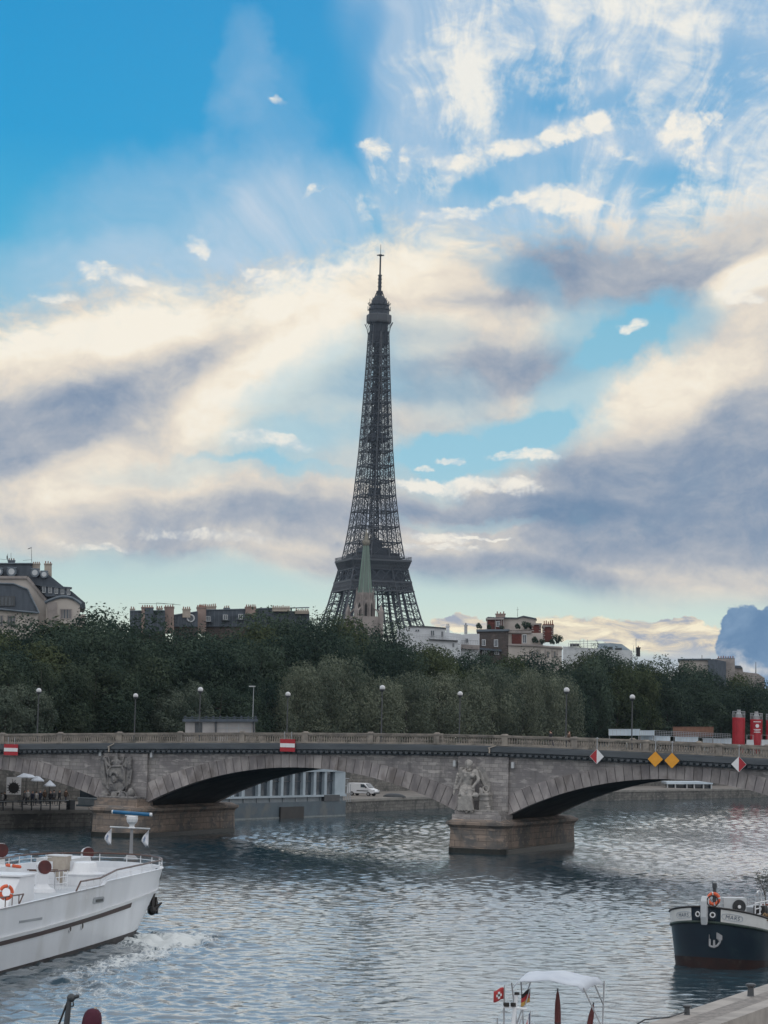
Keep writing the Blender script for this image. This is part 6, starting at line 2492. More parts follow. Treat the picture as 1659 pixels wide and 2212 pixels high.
def ship_world(p):
    return STEM + SF * p.x - SR * p.y + Vector((0, 0, p.z))


lp = on_ship_plane(54, 805, -3.75)
lifebuoy('orange lifebuoy hanging upright on the side rail of the white ship', ship_world(lp), Vector((.5, -.85, 0)), .29)
lp = on_ship(120, 575, DECK + 1.66)
lifebuoy('orange lifebuoy lying flat on the cabin roof of the white ship', ship_world(lp), Vector((.1, .1, 1)), .36)
lp = on_ship(1180, 622, DECK + .42)
lifebuoy('orange lifebuoy stowed inside the bow bulwark of the white ship', ship_world(lp), Vector((.4, -.9, .3)), .30)
# mast with radar and flags
p = on_ship(1140, 490, DECK + .2)
D = ship_world(p).y
k = .248 / F * D
m_ = MB()
ztop = on_ship_plane(1150, 245, p.y).z
m_.tube((p.x, p.y, DECK), (p.x, p.y, ztop), .13, .10, 12)
m_.lathe((p.x, p.y, DECK), [(.5, 0), (.45, .12), (.2, .3)], 12)
m_.build('mast', mat('mast_grey', (.33, .33, .34), (.27, .27, .28), 1, .5), ship)
# yard lies across the view: local direction of picture right
yd = Vector((SF.x, -SR.x, 0)).normalized()
yl, yr = Vector((p.x, p.y, ztop + .05)) - yd * 190 * k, Vector((p.x, p.y, ztop - .02)) + yd * 158 * k
MB().tube(yl, yr, .06, .06, 8).build('yard', LGREY, ship)
m_ = MB()
m_.lathe((p.x, p.y, ztop), [(.28, 0), (.16, .12), (.2, .25), (.36, .42), (.40, .62), (.38, .8), (.30, .86)], 14)
rb = m_.build('radar_pedestal', WHITE, ship)
c = Vector((p.x, p.y, ztop + 1.02))
m_ = MB()
d1 = (yd + Vector((0, 0, -.05))).normalized()
up_ = Vector((0, 0, .13))
m_.tube(c - d1 * 168 * k, c + d1 * 150 * k, .125, .125, 8)
sc = m_.build('radar_scanner', BLUEP, rb)
m_ = MB()
m_.tube(c + d1 * 150 * k, c + d1 * 172 * k, .135, .12, 8)
m_.tube(c - d1 * 180 * k, c - d1 * 168 * k, .1, .16, 8)
m_.tube(c - Vector((0, 0, .18)) - d1 * .5, c - Vector((0, 0, .18)) + d1 * .4, .05, n=4)
m_.build('scanner_ends', WHITE, sc)
FLAGW = mat('white_flag_cloth', (.80, .80, .82), (.72, .72, .76), 3, .8)
FLAGB = mat('blue_flag_mark', (.25, .32, .45), (.2, .27, .4), 3, .8)
for (a, zx, lb, sgn) in ((yl, 970, 'white triangular pennant with blue mark on the left end of the ship yard', 1), (yr, 1298, 'white triangular pennant with blue mark on the right end of the ship yard', 1)):
    w0 = ship_world(Vector((a.x, a.y, a.z - .12)) + (yd * .12 if zx == 970 else yd * -.1))
    t = thing('pennant', lb, 'flag', w0, 0, 'pennants on the ship mast')
    hgt = 135 * k
    m = MB()
    rows = []
    for i in range(9):
        v = i / 8
        wdt = 58 * k * math.sin(min(1, (1 - abs(v - .62) / .62)) * math.pi / 2) ** .8 if v < .62 else 58 * k * (1 - (v - .62) / .5) ** .7
        rows.append([(-wdt * j / 5, .10 * math.sin(3.2 * j / 5 + 4 * v), -hgt * v + .06 * math.sin(j)) for j in range(6)])
    m.grid(rows)
    f = m.build('cloth', FLAGW, t, smooth=True)
    sd = f.modifiers.new('cloth', 'SOLIDIFY'); sd.thickness = .012
    MB().tube((0, 0, .15), (0, 0, -hgt - .05), .018, n=5).build('halyard', LGREY, t)
    m = MB()
    m.tube((-.22, -.11, -hgt * .38), (-.30, -.11, -hgt * .72), .05, n=4)
    m.tube((-.18, -.11, -hgt * .5), (-.36, -.11, -hgt * .55), .03, n=4)
    m.build('blue_mark', FLAGB, t)

# ------------------------------------------------------------------ dark blue barge on the right
BSTEM = onz(*zm(866, 1480), 0)
bd = Vector((-.42, -.91, 0)).normalized()          # bow direction
BRZ = math.atan2(bd.y, bd.x)
barge = thing('barge', 'dark blue barge with white bow band moored at the right edge', 'barge', (BSTEM.x, BSTEM.y, 0), BRZ)
bs = Vector((-bd.y, bd.x, 0))                      # local +y


def barge_local(p):
    d = p - BSTEM
    return Vector((d.dot(bd), d.dot(bs), p.z))


def barge_world(p):
    return BSTEM + bd * p.x + bs * p.y + Vector((0, 0, p.z))


def sheer(s):
    return 3.12 - 1.55 * (1 - math.exp(-s / 5.2))


def barge_pt(s, v, side):
    """v 0..1 bottom to top of bulwark"""
    z = -.7 + (sheer(s) + .7) * v
    fl = .88 + .12 * min(1, max(0, v)) ** .8
    y = hb(s, 2.55 * fl, 2.9 + .5 * (1 - v), 2.5)
    x = -s - .42 * (1 - v) * max(0, 1 - s / 5)
    return Vector((x, side * y, z))


BS = [0, .03, .08, .16, .28, .45, .7, 1.0, 1.4, 1.9, 2.5, 3.3, 4.5, 6, 8, 11, 15, 20, 27, 34]


def barge_rows(v0, v1, n, off=0.0):
    rows = []
    for i in range(n + 1):
        v = v0 + (v1 - v0) * i / n
        row = []
        for side, ss in ((1, list(reversed(BS))), (-1, BS[1:])):
            for s in ss:
                p = barge_pt(s, v, side)
                q = barge_pt(s + .03, v, side)
                t = p - q
                nr = Vector((-t.y, t.x, 0))
                nr = nr.normalized() if nr.length > 1e-7 else Vector((1, 0, 0))
                if nr.y * side < 0: nr = -nr
                if s == 0: nr = Vector((1, 0, 0))
                row.append(p + nr * off)
        rows.append(row)
    return rows


VT = .80
bh = MB().grid(barge_rows(0, 1, 18)).build('hull', NAVY, barge, smooth=True)
e_ = bh.modifiers.new('edges', 'EDGE_SPLIT'); e_.split_angle = R(40)
r0 = barge_rows(VT + .02, .985, 4, .012)
ctr = len(BS) - 1
m_ = MB()
gap = [i for i in range(len(r0[0]))]
lft = [[r[i] for i in range(0, ctr - 2)] for r in r0]
rgt = [[r[i] for i in range(ctr + 3, len(r))] for r in r0]
m_.grid(lft)
m_.build('white_band', mat('barge_white', (.72, .72, .70), (.60, .60, .58), .6, .45, c3=(.5, .45, .36), s3=.4), bh, smooth=True)
MB().grid(rgt).build('white_band', MATS['barge_white'], bh, smooth=True)
MB().grid(barge_rows(0, .335, 4, .012)).build('antifouling', mat('antifouling', (.035, .016, .014), (.02, .012, .012), 1.2, .6, c3=(.06, .05, .045), s3=.8), bh, smooth=True)
GREENR = mat('dark_green_strake', (.03, .05, .04), (.02, .035, .03), 1, .5)
for v, r_, nm, mm in ((VT, .075, 'rubbing_strake', GREENR), (1.0, .05, 'bulwark_rail', BLACKP)):
    m_ = MB()
    row = barge_rows(v, v, 1, .02)[0]
    m_.path(row, r_, 8)
    m_.build(nm, mm, bh)
dk = [Vector((p.x - .1, p.y * .95, p.z - .55)) for p in barge_rows(1, 1, 1)[0]]
m_ = MB()
n_ = len(dk)
m_._add(dk, [(i, i + 1, n_ - 2 - i, n_ - 1 - i) for i in range(ctr)])
m_.build('deck', DGREY, barge)
m_ = MB()
inn = [Vector((p.x - .06, p.y * .965, p.z)) for p in barge_rows(1, 1, 1)[0]]
m_.grid([barge_rows(1, 1, 1)[0], inn, dk])
m_.build('inner_bulwark', GREYP, bh)
# stem post and ring
m_ = MB()
m_.prism([(.02, -.16, 2.28), (.16, -.16, 2.2), (.30, -.16, 2.62), (.30, -.16, 3.42), (.10, -.16, 3.66), (-.22, -.16, 3.6), (-.22, -.16, 2.9)], (0, .32, 0))
spst = m_.build('stem_head', LGREY, barge)
mb_ = spst.modifiers.new('soft', 'BEVEL'); mb_.width = .05; mb_.segments = 2
rg_ = barge_local(onz(*zm(790, 700), 3.3))
MB().torus((.1, .42, 3.42), (.9, .3, 0), .28, .03, 20, 6).build('ring', BLACKP, barge)
# hawse eyes
for side in (1, -1):
    p = barge_pt(.045, .90, side)
    nr = Vector((1, side * .35, .05)).normalized()
    m_ = MB()
    m_.tube(p - nr * .06, p + nr * .05, .27, .24, 18)
    hp = m_.build('hawse_plate', NAVY, barge)
    MB().torus(p + nr * .06, nr, .115, .035, 18, 6).build('white_ring', SIGNW, hp)
    MB().tube(p, p + nr * .065, .085, n=14).build('dark_hole', BLACKP, hp)
# anchor lying against the bow
c = barge_pt(.35, .50, 1)
def anchor_pt(zx, zy, off):
    """point on the bow plate where the picture shows it"""
    best, bp = 1e9, None
    w = ray(*zm(zx, zy)).normalized()
    for s in np.linspace(.02, 3, 70):
        for v in np.linspace(.2, 1, 70):
            for side in (1, -1):
                P_ = barge_world(barge_pt(s, v, side))
                d = (P_ - O)
                e = (d - w * d.dot(w)).length
                if e < best - 1e-3:
                    best, bp = e, (s, v, side)
    p = barge_pt(*bp)
    q = barge_pt(bp[0] + .03, bp[1], bp[2])
    t = p - q
    nr = Vector((-t.y, t.x, 0)).normalized()
    if nr.y * bp[2] < 0: nr = -nr
    return p + nr * off


m_ = MB()
A = lambda x, y, o_=.10: anchor_pt(x, y, o_)
p_l, p_b, p_r = A(915, 1130), A(990, 1185), A(1060, 1130)
pts = [A(905, 1100), A(925, 1160), A(955, 1190), A(995, 1195), A(1040, 1180), A(1068, 1140), A(1062, 1100)]
m_.path(pts, .055, 8)
m_.tube(A(990, 1190), A(990, 1110), .07, .05)
for (pl) in ([(895, 1045), (935, 1085), (940, 1130), (905, 1135), (890, 1090)], [(1040, 1015), (1082, 1060), (1082, 1110), (1050, 1130), (1025, 1095), (1025, 1050)]):
    base = [A(x, y, .09) for x, y in pl]
    m_.prism(base, bd * .06)
m_.build('anchor', mat('anchor_paint', (.42, .42, .43), (.33, .33, .34), 2, .6), barge)


# lettering bent round the bow
def bow_text(word, side, s_start, size, v0):
    cu = bpy.data.curves.new('lettering', 'FONT')
    cu.body = word
    cu.size = 1.0
    cu.shear = .18
    cu.space_character = 1.12
    to = bpy.data.objects.new('lettering', cu)
    scene.collection.objects.link(to)
    dg = bpy.context.evaluated_depsgraph_get()
    dg.update()
    me = bpy.data.meshes.new_from_object(to.evaluated_get(dg))
    bpy.data.objects.remove(to)
    bm = bmesh.new()
    bm.from_mesh(me)
    bmesh.ops.subdivide_edges(bm, edges=[e for e in bm.edges if e.calc_length() > .12], cuts=2)
    wmax = max(v.co.x for v in bm.verts)
    # arc length table along the rail
    S = np.linspace(0, 6, 400)
    P_ = [barge_pt(s, .9, side) for s in S]
    L = [0]
    for a, b in zip(P_, P_[1:]):
        L.append(L[-1] + (b - a).length)

    def onto(xl, y, off):
        l = s_start + xl
        s = float(np.interp(l, L, S))
        z = v0 + y
        p = barge_pt(s, z, side)
        q = barge_pt(s + .02, z, side)
        t = p - q
        nr = Vector((-t.y, t.x, 0)).normalized()
        if nr.y * side < 0: nr = -nr
        return p + nr * off
    for v in bm.verts:
        x = v.co.x * size
        xl = x if side > 0 else (wmax * size - x)
        v.co = onto(xl, v.co.y * size / 3.6, .03)
    bm.to_mesh(me)
    bm.free()
    for q in list(me.materials):
        pass
    me.materials.clear()
    me.materials.append(mat('lettering_blue', (.10, .14, .20), (.08, .11, .16), 2, .6))
    o = bpy.data.objects.new('lettering', me)
    scene.collection.objects.link(o)
    o.parent = bh
    m = MB()
    w = wmax * size
    ring = []
    for k in range(40):
        a = 2 * math.pi * k / 40
        cx = w / 2 + (w / 2 + .16) * math.copysign(abs(math.cos(a)) ** .6, math.cos(a))
        cy = .13 + .20 * math.copysign(abs(math.sin(a)) ** .7, math.sin(a))
        ring.append(onto(cx, cy * size / .36 / 3.6, .028))
    m.path(ring + ring[:1], .012, 4)
    m.build('oval_frame', mat('lettering_grey', (.35, .40, .46), (.3, .35, .42), 2, .6), bh)


bow_text('MARS', 1, 1.0, .28, .868)
bow_text('MARS', -1, .95, .28, .868)
# things on deck
bw_ = lambda x, y, z: barge_world(Vector((x, y, z)))
p = barge_local(onz(*zm(990, 690), 3.05))
m_ = MB()
m_.lathe((p.x, p.y, 2.3), [(.10, 0), (.09, 1.65), (.12, 1.67), (.12, 1.9), (.10, 1.92)], 10)
m_.build('bow_light_post', DGREY, barge)
lifebuoy('orange lifebuoy on the bow light post of the dark blue barge', bw_(p.x + .14, p.y, 3.42), -ray(1540, 1945) * -1, .27)
m_ = MB()
q = barge_local(onz(*zm(1000, 712), 3.0))
m_.tube((q.x, q.y - .5, 2.96), (q.x - .1, q.y + .75, 2.92), .10, n=10)
m_.build('windlass', DGREY, barge)
# fan unit
p = barge_local(onz(*zm(1235, 760), 2.75))
acr = -ray(1590, 1950)
fa = math.atan2(acr.y, acr.x) - BRZ
a0 = Vector((p.x, p.y, 2.35))
dirx = Vector((math.cos(fa), math.sin(fa), 0))
diry = Vector((-dirx.y, dirx.x, 0))
t = thing('fan_unit', 'pale grey air conditioning unit with round dark fan on the barge deck', 'air conditioner', bw_(a0.x, a0.y, a0.z), BRZ + fa + .35)
MB().box((-.35, -.66, .24), (.3, .56, 1.12)).build('casing', LGREY, t)
m_ = MB()
m_.tube((.30, .16, .68), (.34, .16, .68), .36, n=20)
m_.build('fan_grille', DGREY, t)
m_ = MB()
for r_ in (.14, .22, .30):
    m_.torus((.35, .16, .68), (1, 0, 0), r_, .012, 20, 4)
m_.build('grille_rings', BLACKP, t)
MB().tube((.34, .16, .68), (.37, .16, .68), .09, n=12).build('hub', SIGNW, t)
MB().box((-.3, -.6, 0), (.25, .5, .24)).build('base_frame', DGREY, t)
m_ = MB()
m_.tube((.32, .1, 1.12), (.2, -1.0, .7), .02)
m_.build('strap', LGREY, t)
# white rails and plant on the right
m_ = MB()
q0 = barge_local(onz(*zm(1500, 800), 2.5))
for i in range(7):
    m_.tube((q0.x - i * .9, q0.y + .35 * 0, 1.9), (q0.x - i * .9, q0.y, 3.1), .035)
for z in (2.5, 2.8, 3.1):
    m_.tube((q0.x, q0.y, z), (q0.x - 6, q0.y, z), .03)
m_.torus((q0.x - .6, q0.y, 3.1), (0, 1, 0), .6, .04, 14, 6, 0, math.pi)
m_.build('white_deck_rail', WHITE, barge)
q1 = barge_local(onz(*zm(1600, 760), 2.6))
m_ = MB()
m_.box((q1.x - 4.5, q1.y - 1.3, 1.6), (q1.x - .6, q1.y + .9, 2.75))
m_.build('deck_house', GREYP, barge)
m_ = MB()
m_.box((q1.x - 4.4, q1.y + .88, 2.1), (q1.x - 2.6, q1.y + .93, 2.6))
m_.build('deck_window', GLASS, barge)
m_ = MB()
m_.box((q1.x - .5, q1.y - .5, 1.7), (q1.x + .1, q1.y + .1, 2.9))
m_.build('dark_cabinet', BLACKP, barge)
q2 = barge_local(onz(*zm(1630, 700), 2.75))
pw = bw_(q2.x, q2.y, 2.55)
t = thing('potted_shrub', 'bare thin branched shrub in a pot on the barge at the right edge', 'plant', pw)
MB().lathe((0, 0, 0), [(.22, 0), (.30, .45), (.32, .5)], 12).build('pot', TERRACOTTA, t)
m_ = MB()
rg2 = random.Random(4)


def twig(a, d, l, r_, n):
    b = a + d * l
    m_.tube(a, b, r_, r_ * .65, 5, caps=False)
    if n:
        for k in range(3):
            e = (d + Vector((rg2.uniform(-.75, .75), rg2.uniform(-.75, .75), rg2.uniform(-.1, .5)))).normalized()
            twig(a + d * l * rg2.uniform(.55, 1), e, l * .68, r_ * .6, n - 1)


twig(Vector((0, 0, .45)), Vector((-.05, 0, 1)), .95, .05, 5)
m_.build('branches', BARK, t)
t.scale = (.72, .72, .72)
lf = crown_mesh('dry_leaves', 260, [(0, 0, 2.0, .8, .9), (-.3, 0, 2.5, .6, .6)], .05, 77, LEAFD)
o = bpy.data.objects.new('leaves', lf); scene.collection.objects.link(o); o.parent = t
t = thing('deck_lantern', 'grey post lantern at the right edge above the barge deck', 'lantern', bw_(q2.x - 1.2, q2.y + .1, 2.4))
MB().lathe((0, 0, 0), [(.06, 0), (.05, 2.5)], 8).build('post', DGREY, t)
MB().lathe((0, 0, 2.5), [(.12, 0), (.17, .1), (.17, .45), (.24, .5), (.08, .7)], 8).build('lamp_head', STEEL, t)
m_ = MB()
p0 = barge_pt(3.0, 1.0, 1)
for i in range(8):
    a = barge_pt(2.6 + .12 * i, 1.0, 1) + Vector((0, .03, .06))
    m_.torus(a + Vector((0, -.1, .05 * (i % 3))), (rg2.uniform(-1, 1), rg2.uniform(-1, 1), 1), .22, .03, 14, 5)
for i in range(3):
    pts = [barge_pt(2.7 + .25 * i, 1.02, 1), barge_pt(3.1 + .3 * i, .8, 1) + Vector((.05, .06, 0)), barge_pt(3.5 + .5 * i, .55, 1) + Vector((.05, .10, 0))]
    m_.path(pts, .03, 5)
o = m_.build('rope_coil', ROPE, barge, world=False)
o.parent = None
o.matrix_world = ROOTM[barge]
tag(o, 'tan rope coil draped over the rail of the dark blue barge', 'rope')

# ------------------------------------------------------------------ floating restaurant behind the middle arch
bl, br_ = onz(492, 1773, 0), onz(746, 1763, 0)
fd = (br_ - bl).normalized()
fn_ = Vector((-fd.y, fd.x, 0))
hb_ = thing('floating_restaurant', 'long grey floating restaurant with tall white framed windows', 'houseboat', bl, math.atan2(fd.y, fd.x))
FL = (br_ - bl).length


def fh(px, py):
    r = ray(px, py)
    k = (bl - O).dot(fn_) / r.dot(fn_)
    p = O + r * k - bl
    return p.dot(fd), p.z


ext = -22.0
z1 = fh(746, 1729.6)[1]
m_ = MB()
m_.box((ext, 0, -.6), (FL, 7.5, z1))
hh = m_.build('hull', mat('barge_grey_blue', (.085, .115, .135), (.065, .09, .11), .5, .5, c3=(.12, .13, .13), s3=.35), hb_)
m_ = MB()
m_.box((ext, -.06, .02), (FL + .04, 0, .22))
m_.build('waterline_band', mat('pale_waterline', (.22, .24, .24), (.16, .18, .18), 2, .6), hh)
zw0, zw1 = fh(740, 1716)[1], fh(740, 1667)[1]
m_ = MB()
m_.box((ext, .35, z1), (FL - .3, 7.2, zw0 - .1))
m_.build('lower_gallery', mat('gallery_grey', (.20, .23, .25), (.15, .18, .2), .8, .4), hb_)
for i in range(16):
    u = ext + i * (FL - ext) / 16
    MB().box((u, .22, z1 + .05), (u + .10, .34, zw0 - .1)).build('gallery_post', GREYP, hb_)
m_ = MB()
m_.box((ext, -.05, zw0 - .25), (FL + .1, 7.3, zw0))
m_.box((ext, -.05, zw1), (FL - .6, 7.3, zw1 + .45))
m_.build('white_sill', mat('pale_blue_frame', (.38, .44, .48), (.32, .38, .42), .6, .5), hb_)
MB().box((ext, .5, zw0), (FL - 1.0, 7.0, zw1)).build('glazed_hall', GLASS, hb_)
xw = [fh(466.3 + .3307 * z, 1690)[0] for z in (782, 728, 712, 658, 642, 588, 572, 517, 503, 445, 430, 372, 356, 296, 280, 236)]
pl_ = MATS['pale_blue_frame']
m_ = MB()
m_.box((xw[0], .1, zw0), (FL - .1, .6, zw1))
m_.build('end_panel', pl_, hb_)
for a, b in [(xw[i], xw[i + 1]) for i in range(1, 15, 2)] + [(xw[15] - 1.6 - 2.5 * k, xw[15] - 2.3 - 2.5 * k) for k in range(8)]:
    lo, hi = min(a, b), max(a, b)
    MB().box((lo, .05, zw0), (hi, .6, zw1)).build('window_pillar', pl_, hb_)
m_ = MB()
m_.box((ext, .40, (zw0 + zw1) / 2 - .05 + .3), (FL - 1.0, .48, (zw0 + zw1) / 2 + .05 + .3))
m_.build('transom', DGREY, hb_)
a, b = fh(466.3 + .3307 * 413, 1755)[0], fh(466.3 + .3307 * 565, 1755)[0]
dz = fh(650, 1742)[1]
MB().box((a, -.25, -.3), (b, .1, dz)).build('loading_door', BLACKP, hh)
a, b = fh(466.3 + .3307 * 705, 1725)[0], fh(466.3 + .3307 * 805, 1725)[0]
m_ = MB()
m_.box((a, -.1, z1), (b, .3, z1 + .85))
m_.build('dark_gangway', DGREY, hb_)
m_ = MB()
u0 = FL + .1
for k in range(5):
    m_.tube((u0 + .5 * k, .5, z1 - .2), (u0 + .5 * k, .5, z1 + 3.4 - .3 * k), .05)
for z in (1, 2, 3):
    m_.tube((u0, .5, z1 + z), (u0 + 1.6, .5, z1 + z), .04)
m_.build('stair_frame', GREYP, hb_)
bl2 = onz(1235, 1731, 0)
pav = bld('quay_pavilion', 'low pale blue pavilion on the far quay seen below the right arch', 'building', 1480, 475, z=LOW)
m_ = MB()
m_.rect((1440, 1689), (1540, 1694), 470, 9)
pr_ = m_.build('roof', PALEB, pav, world=True)
m_ = MB()
for x in (1442, 1459, 1484, 1500, 1520, 1537):
    m_.rect((x - 1.2, 1694), (x + 1.2, 1706), 470.3, .4)
m_.build('posts', LGREY, pav, world=True)
MB().rect((1444, 1694), (1536, 1706), 472, 5).build('glazing', GLASS, pav, world=True)

# ------------------------------------------------------------------ white van on the quay
pv = onz(784, 1719, LOW)
van = thing('delivery_van', 'white panel van parked on the lower quay behind the arch', 'van', pv, R(-28))
k = 1.0
L_, W_ = 4.6, 1.85
prof_ = [(-2.3, .35), (-2.32, 1.0), (-2.22, 1.86), (-1.9, 1.94), (.35, 1.94), (.75, 1.86), (1.42, 1.22), (2.1, 1.0), (2.3, .8), (2.32, .38)]
m_ = MB()
m_.prism([(x, -W_ / 2, z) for x, z in prof_], (0, W_, 0))
vb = m_.build('body', WHITE, van)
bv = vb.modifiers.new('soft', 'BEVEL'); bv.width = .09; bv.segments = 3
m_ = MB()
for s in (-1, 1):
    y = s * (W_ / 2 + .008)
    m_.prism([(.05, y, 1.28), (.05, y, 1.78), (.62, y, 1.76), (1.15, y, 1.28)], (0, -s * .02, 0))
m_.build('side_window', GLASS, van)
MB().prism([(.82, -.72, 1.86), (.82, .72, 1.86), (1.44, .80, 1.27), (1.44, -.80, 1.27)], (.03, 0, .03)).build('windscreen', GLASS, van)
m_ = MB()
for s in (-1, 1):
    m_.box((-.6, s * (W_ / 2 + .004) - .02, .72), (1.4, s * (W_ / 2 + .004) + .02, .84))
m_.build('side_trim', BLACKP, van)
MB().box((2.22, -.88, .36), (2.42, .88, .6)).build('bumper', DGREY, van)
for s in (-1, 1):
    MB().box((2.1, s * .74 - .16, .74), (2.36, s * .74 + .16, .95)).build('headlight', mat('headlight_glass', (.5, .52, .55), None, 2, .1), van)
    for x in (-1.45, 1.42):
        wh = MB().tube((x, s * (W_ / 2 - .2), .32), (x, s * (W_ / 2 + .02), .32), .32, n=18).build('wheel', BLACKP, van)
        MB().tube((x, s * (W_ / 2 + .0), .32), (x, s * (W_ / 2 + .035), .32), .19, n=14).build('rim', STEEL, wh)
    MB().box((.95, s * (W_ / 2 + .12) - .1, 1.22), (1.07, s * (W_ / 2 + .12) + .1, 1.42)).build('mirror', BLACKP, van)
pm = onz(852, 1722, LOW)
t = thing('upturned_dinghy', 'dark covered dinghy lying on the quay to the right of the van', 'boat', pm, R(-28))
m_ = MB()
rows = []
for i in range(11):
    u = -1.9 + 3.8 * i / 10
    w_ = .75 * (1 - (abs(u) / 2.0) ** 2.2)
    rows.append([(u, w_ * math.cos(math.pi * j / 8), .02 + .55 * (1 - (abs(u) / 2.1) ** 3) * math.sin(math.pi * j / 8)) for j in range(9)])
m_.grid(rows)
m_.build('cover', DGREY, t, smooth=True)
MB().path([(-1.9, 0, .1), (-1, .66, .08), (0, .78, .08), (1, .66, .08), (1.9, 0, .1)], .05).build('gunwale', BLACKP, t)

# ------------------------------------------------------------------ terrace under the left arch
def terr(zx, zy, z=LOW):
    return onz(*z6(zx, zy), z)


m_ = MB()
a = hit_line(-14, 1740, .35); b = hit_line(148, 1740, .35)
fnc = thing('quay_railing', 'grey steel railing along the terrace quay under the left arch', 'railing', (a.x, a.y, LOW), math.atan2((b - a).y, (b - a).x))
ln = (b - a).length
m_ = MB()
for i in range(9):
    x = ln * i / 8
    m_.box((x - .05, -.05, -.02), (x + .05, .05, 1.05))
m_.build('posts', DGREY, fnc)
m_ = MB()
m_.tube((0, 0, 1.05), (ln, 0, 1.05), .06)
m_.tube((0, 0, .55), (ln, 0, .55), .02)
m_.build('top_rail', GREYP, fnc)
m_ = MB()
m_.box((ln - .05, -.3, -.02), (ln + .75, .3, 1.1))
m_.build('end_cabinet', DGREY, fnc)
# poster board
r_ = ray(*z6(88, 490))
def deep(zx, zy, off):
    q = z6(zx, zy)
    return hit_line(q[0], q[1], off)


q = deep(88, 540, 13.5)
def size_at(zoom, Y): return zoom * .3307 * Y / F
w_, h_ = size_at(95, q.y), size_at(112, q.y)
zb0 = at(*z6(88, 545), q.y).z
t = thing('poster_board', 'white poster board with a dark round tree picture on the terrace', 'poster', (q.x, q.y, LOW), R(10))
MB().box((-w_ / 2, 0, zb0 - LOW), (w_ / 2, .08, zb0 - LOW + h_)).build('board', SIGNW, t)
m_ = MB()
m_.tube((0, -.01, zb0 - LOW + h_ * .38), (0, .02, zb0 - LOW + h_ * .38), h_ * .31, n=16)
for k in range(14):
    a = k * 2 * math.pi / 14
    m_.tube((math.cos(a) * h_ * .31, 0.0, zb0 - LOW + h_ * .38 + math.sin(a) * h_ * .31), (math.cos(a) * h_ * .40, 0.0, zb0 - LOW + h_ * .38 + math.sin(a) * h_ * .36), .05, n=4)
m_.tube((-.1, 0, zb0 - LOW + h_ * .65), (-.22, 0, zb0 - LOW + h_ * .9), .03, n=4)
m_.tube((-.1, 0, zb0 - LOW + h_ * .65), (.2, 0, zb0 - LOW + h_ * .83), .03, n=4)
m_.build('printed_picture', BLACKP, t)
m_ = MB()
for s in (-1, 1):
    m_.box((s * w_ * .46 - .04, .08, 0), (s * w_ * .46 + .04, .16, zb0 - LOW + h_))
m_.build('legs', DGREY, t)
# parasols
for i, (zx, zy, rz_, lb) in enumerate([(172, 430, 66, 'white square parasol left of the carved trophy, beside the poster'), (325, 485, 40, 'small white parasol lower under the left arch curve'), (245, 452, 44, 'white parasol half hidden behind the arch stones')]):
    q = deep(zx, zy, 13 + i)
    z = at(*z6(zx, zy), q.y).z - LOW
    rr_ = size_at(rz_, q.y)
    t = thing('parasol', lb, 'parasol', (q.x, q.y, LOW), R(20), 'white parasols on the terrace')
    m_ = MB()
    m_.lathe((0, 0, z), [(rr_, -.12), (rr_ * 1.0, 0), (rr_ * .5, .32), (.06, .62)], 8)
    m_.build('canopy', CANVAS, t)
    MB().tube((0, 0, 0), (0, 0, z + .6), .04).build('pole', DGREY, t)
    MB().lathe((0, 0, 0), [(.35, 0), (.35, .1), (.06, .14)], 12).build('base', DGREY, t)
PEOPLE = [(12, 560, 'person in pale top at the left edge of the terrace', 3, 1), (30, 565, 'person in dark clothes beside the white poster', 0, 0), (160, 566, 'person in grey top right of the poster', 2, 1),
          (180, 570, 'person in pale top standing near the railing', 3, 0), (212, 562, 'person in navy under the parasol', 1, 0), (236, 560, 'person in pale top between two people in navy', 3, 1),
          (262, 562, 'person in navy beside the thin pole', 1, 1), (292, 564, 'person in brown jacket under the arch', 4, 0), (330, 566, 'person in black below the small parasol', 0, 1),
          (352, 566, 'person in grey right of the small parasol', 2, 0), (388, 568, 'person in dark coat at the quay end', 0, 0), (430, 570, 'person in brown nearest the left pier', 4, 1)]
for i, (zx, zy, lb, c_, tr2) in enumerate(PEOPLE):
    q = deep(zx, zy, 10.5 + 1.3 * (i % 4))
    person(lb, (q.x, q.y, LOW), rng.random() * 6.28, 1 if i % 3 else 0, c_, tr2, 'people on the terrace', 1.62 + .03 * (i % 5))
for i, (zx, lb) in enumerate([(140, 'dark cafe table beside the poster'), (305, 'dark cafe table between standing people'), (375, 'dark cafe table nearest the pier')]):
    q = deep(zx, 575, 9.5)
    t = thing('cafe_table', lb, 'table', (q.x, q.y, LOW), 0, 'cafe tables on the terrace')
    MB().lathe((0, 0, .70), [(.42, 0), (.42, .04)], 14).build('tabletop', BLACKP, t)
    MB().lathe((0, 0, 0), [(.25, 0), (.22, .03), (.04, .06), (.04, .70)], 10).build('pedestal', DGREY, t)
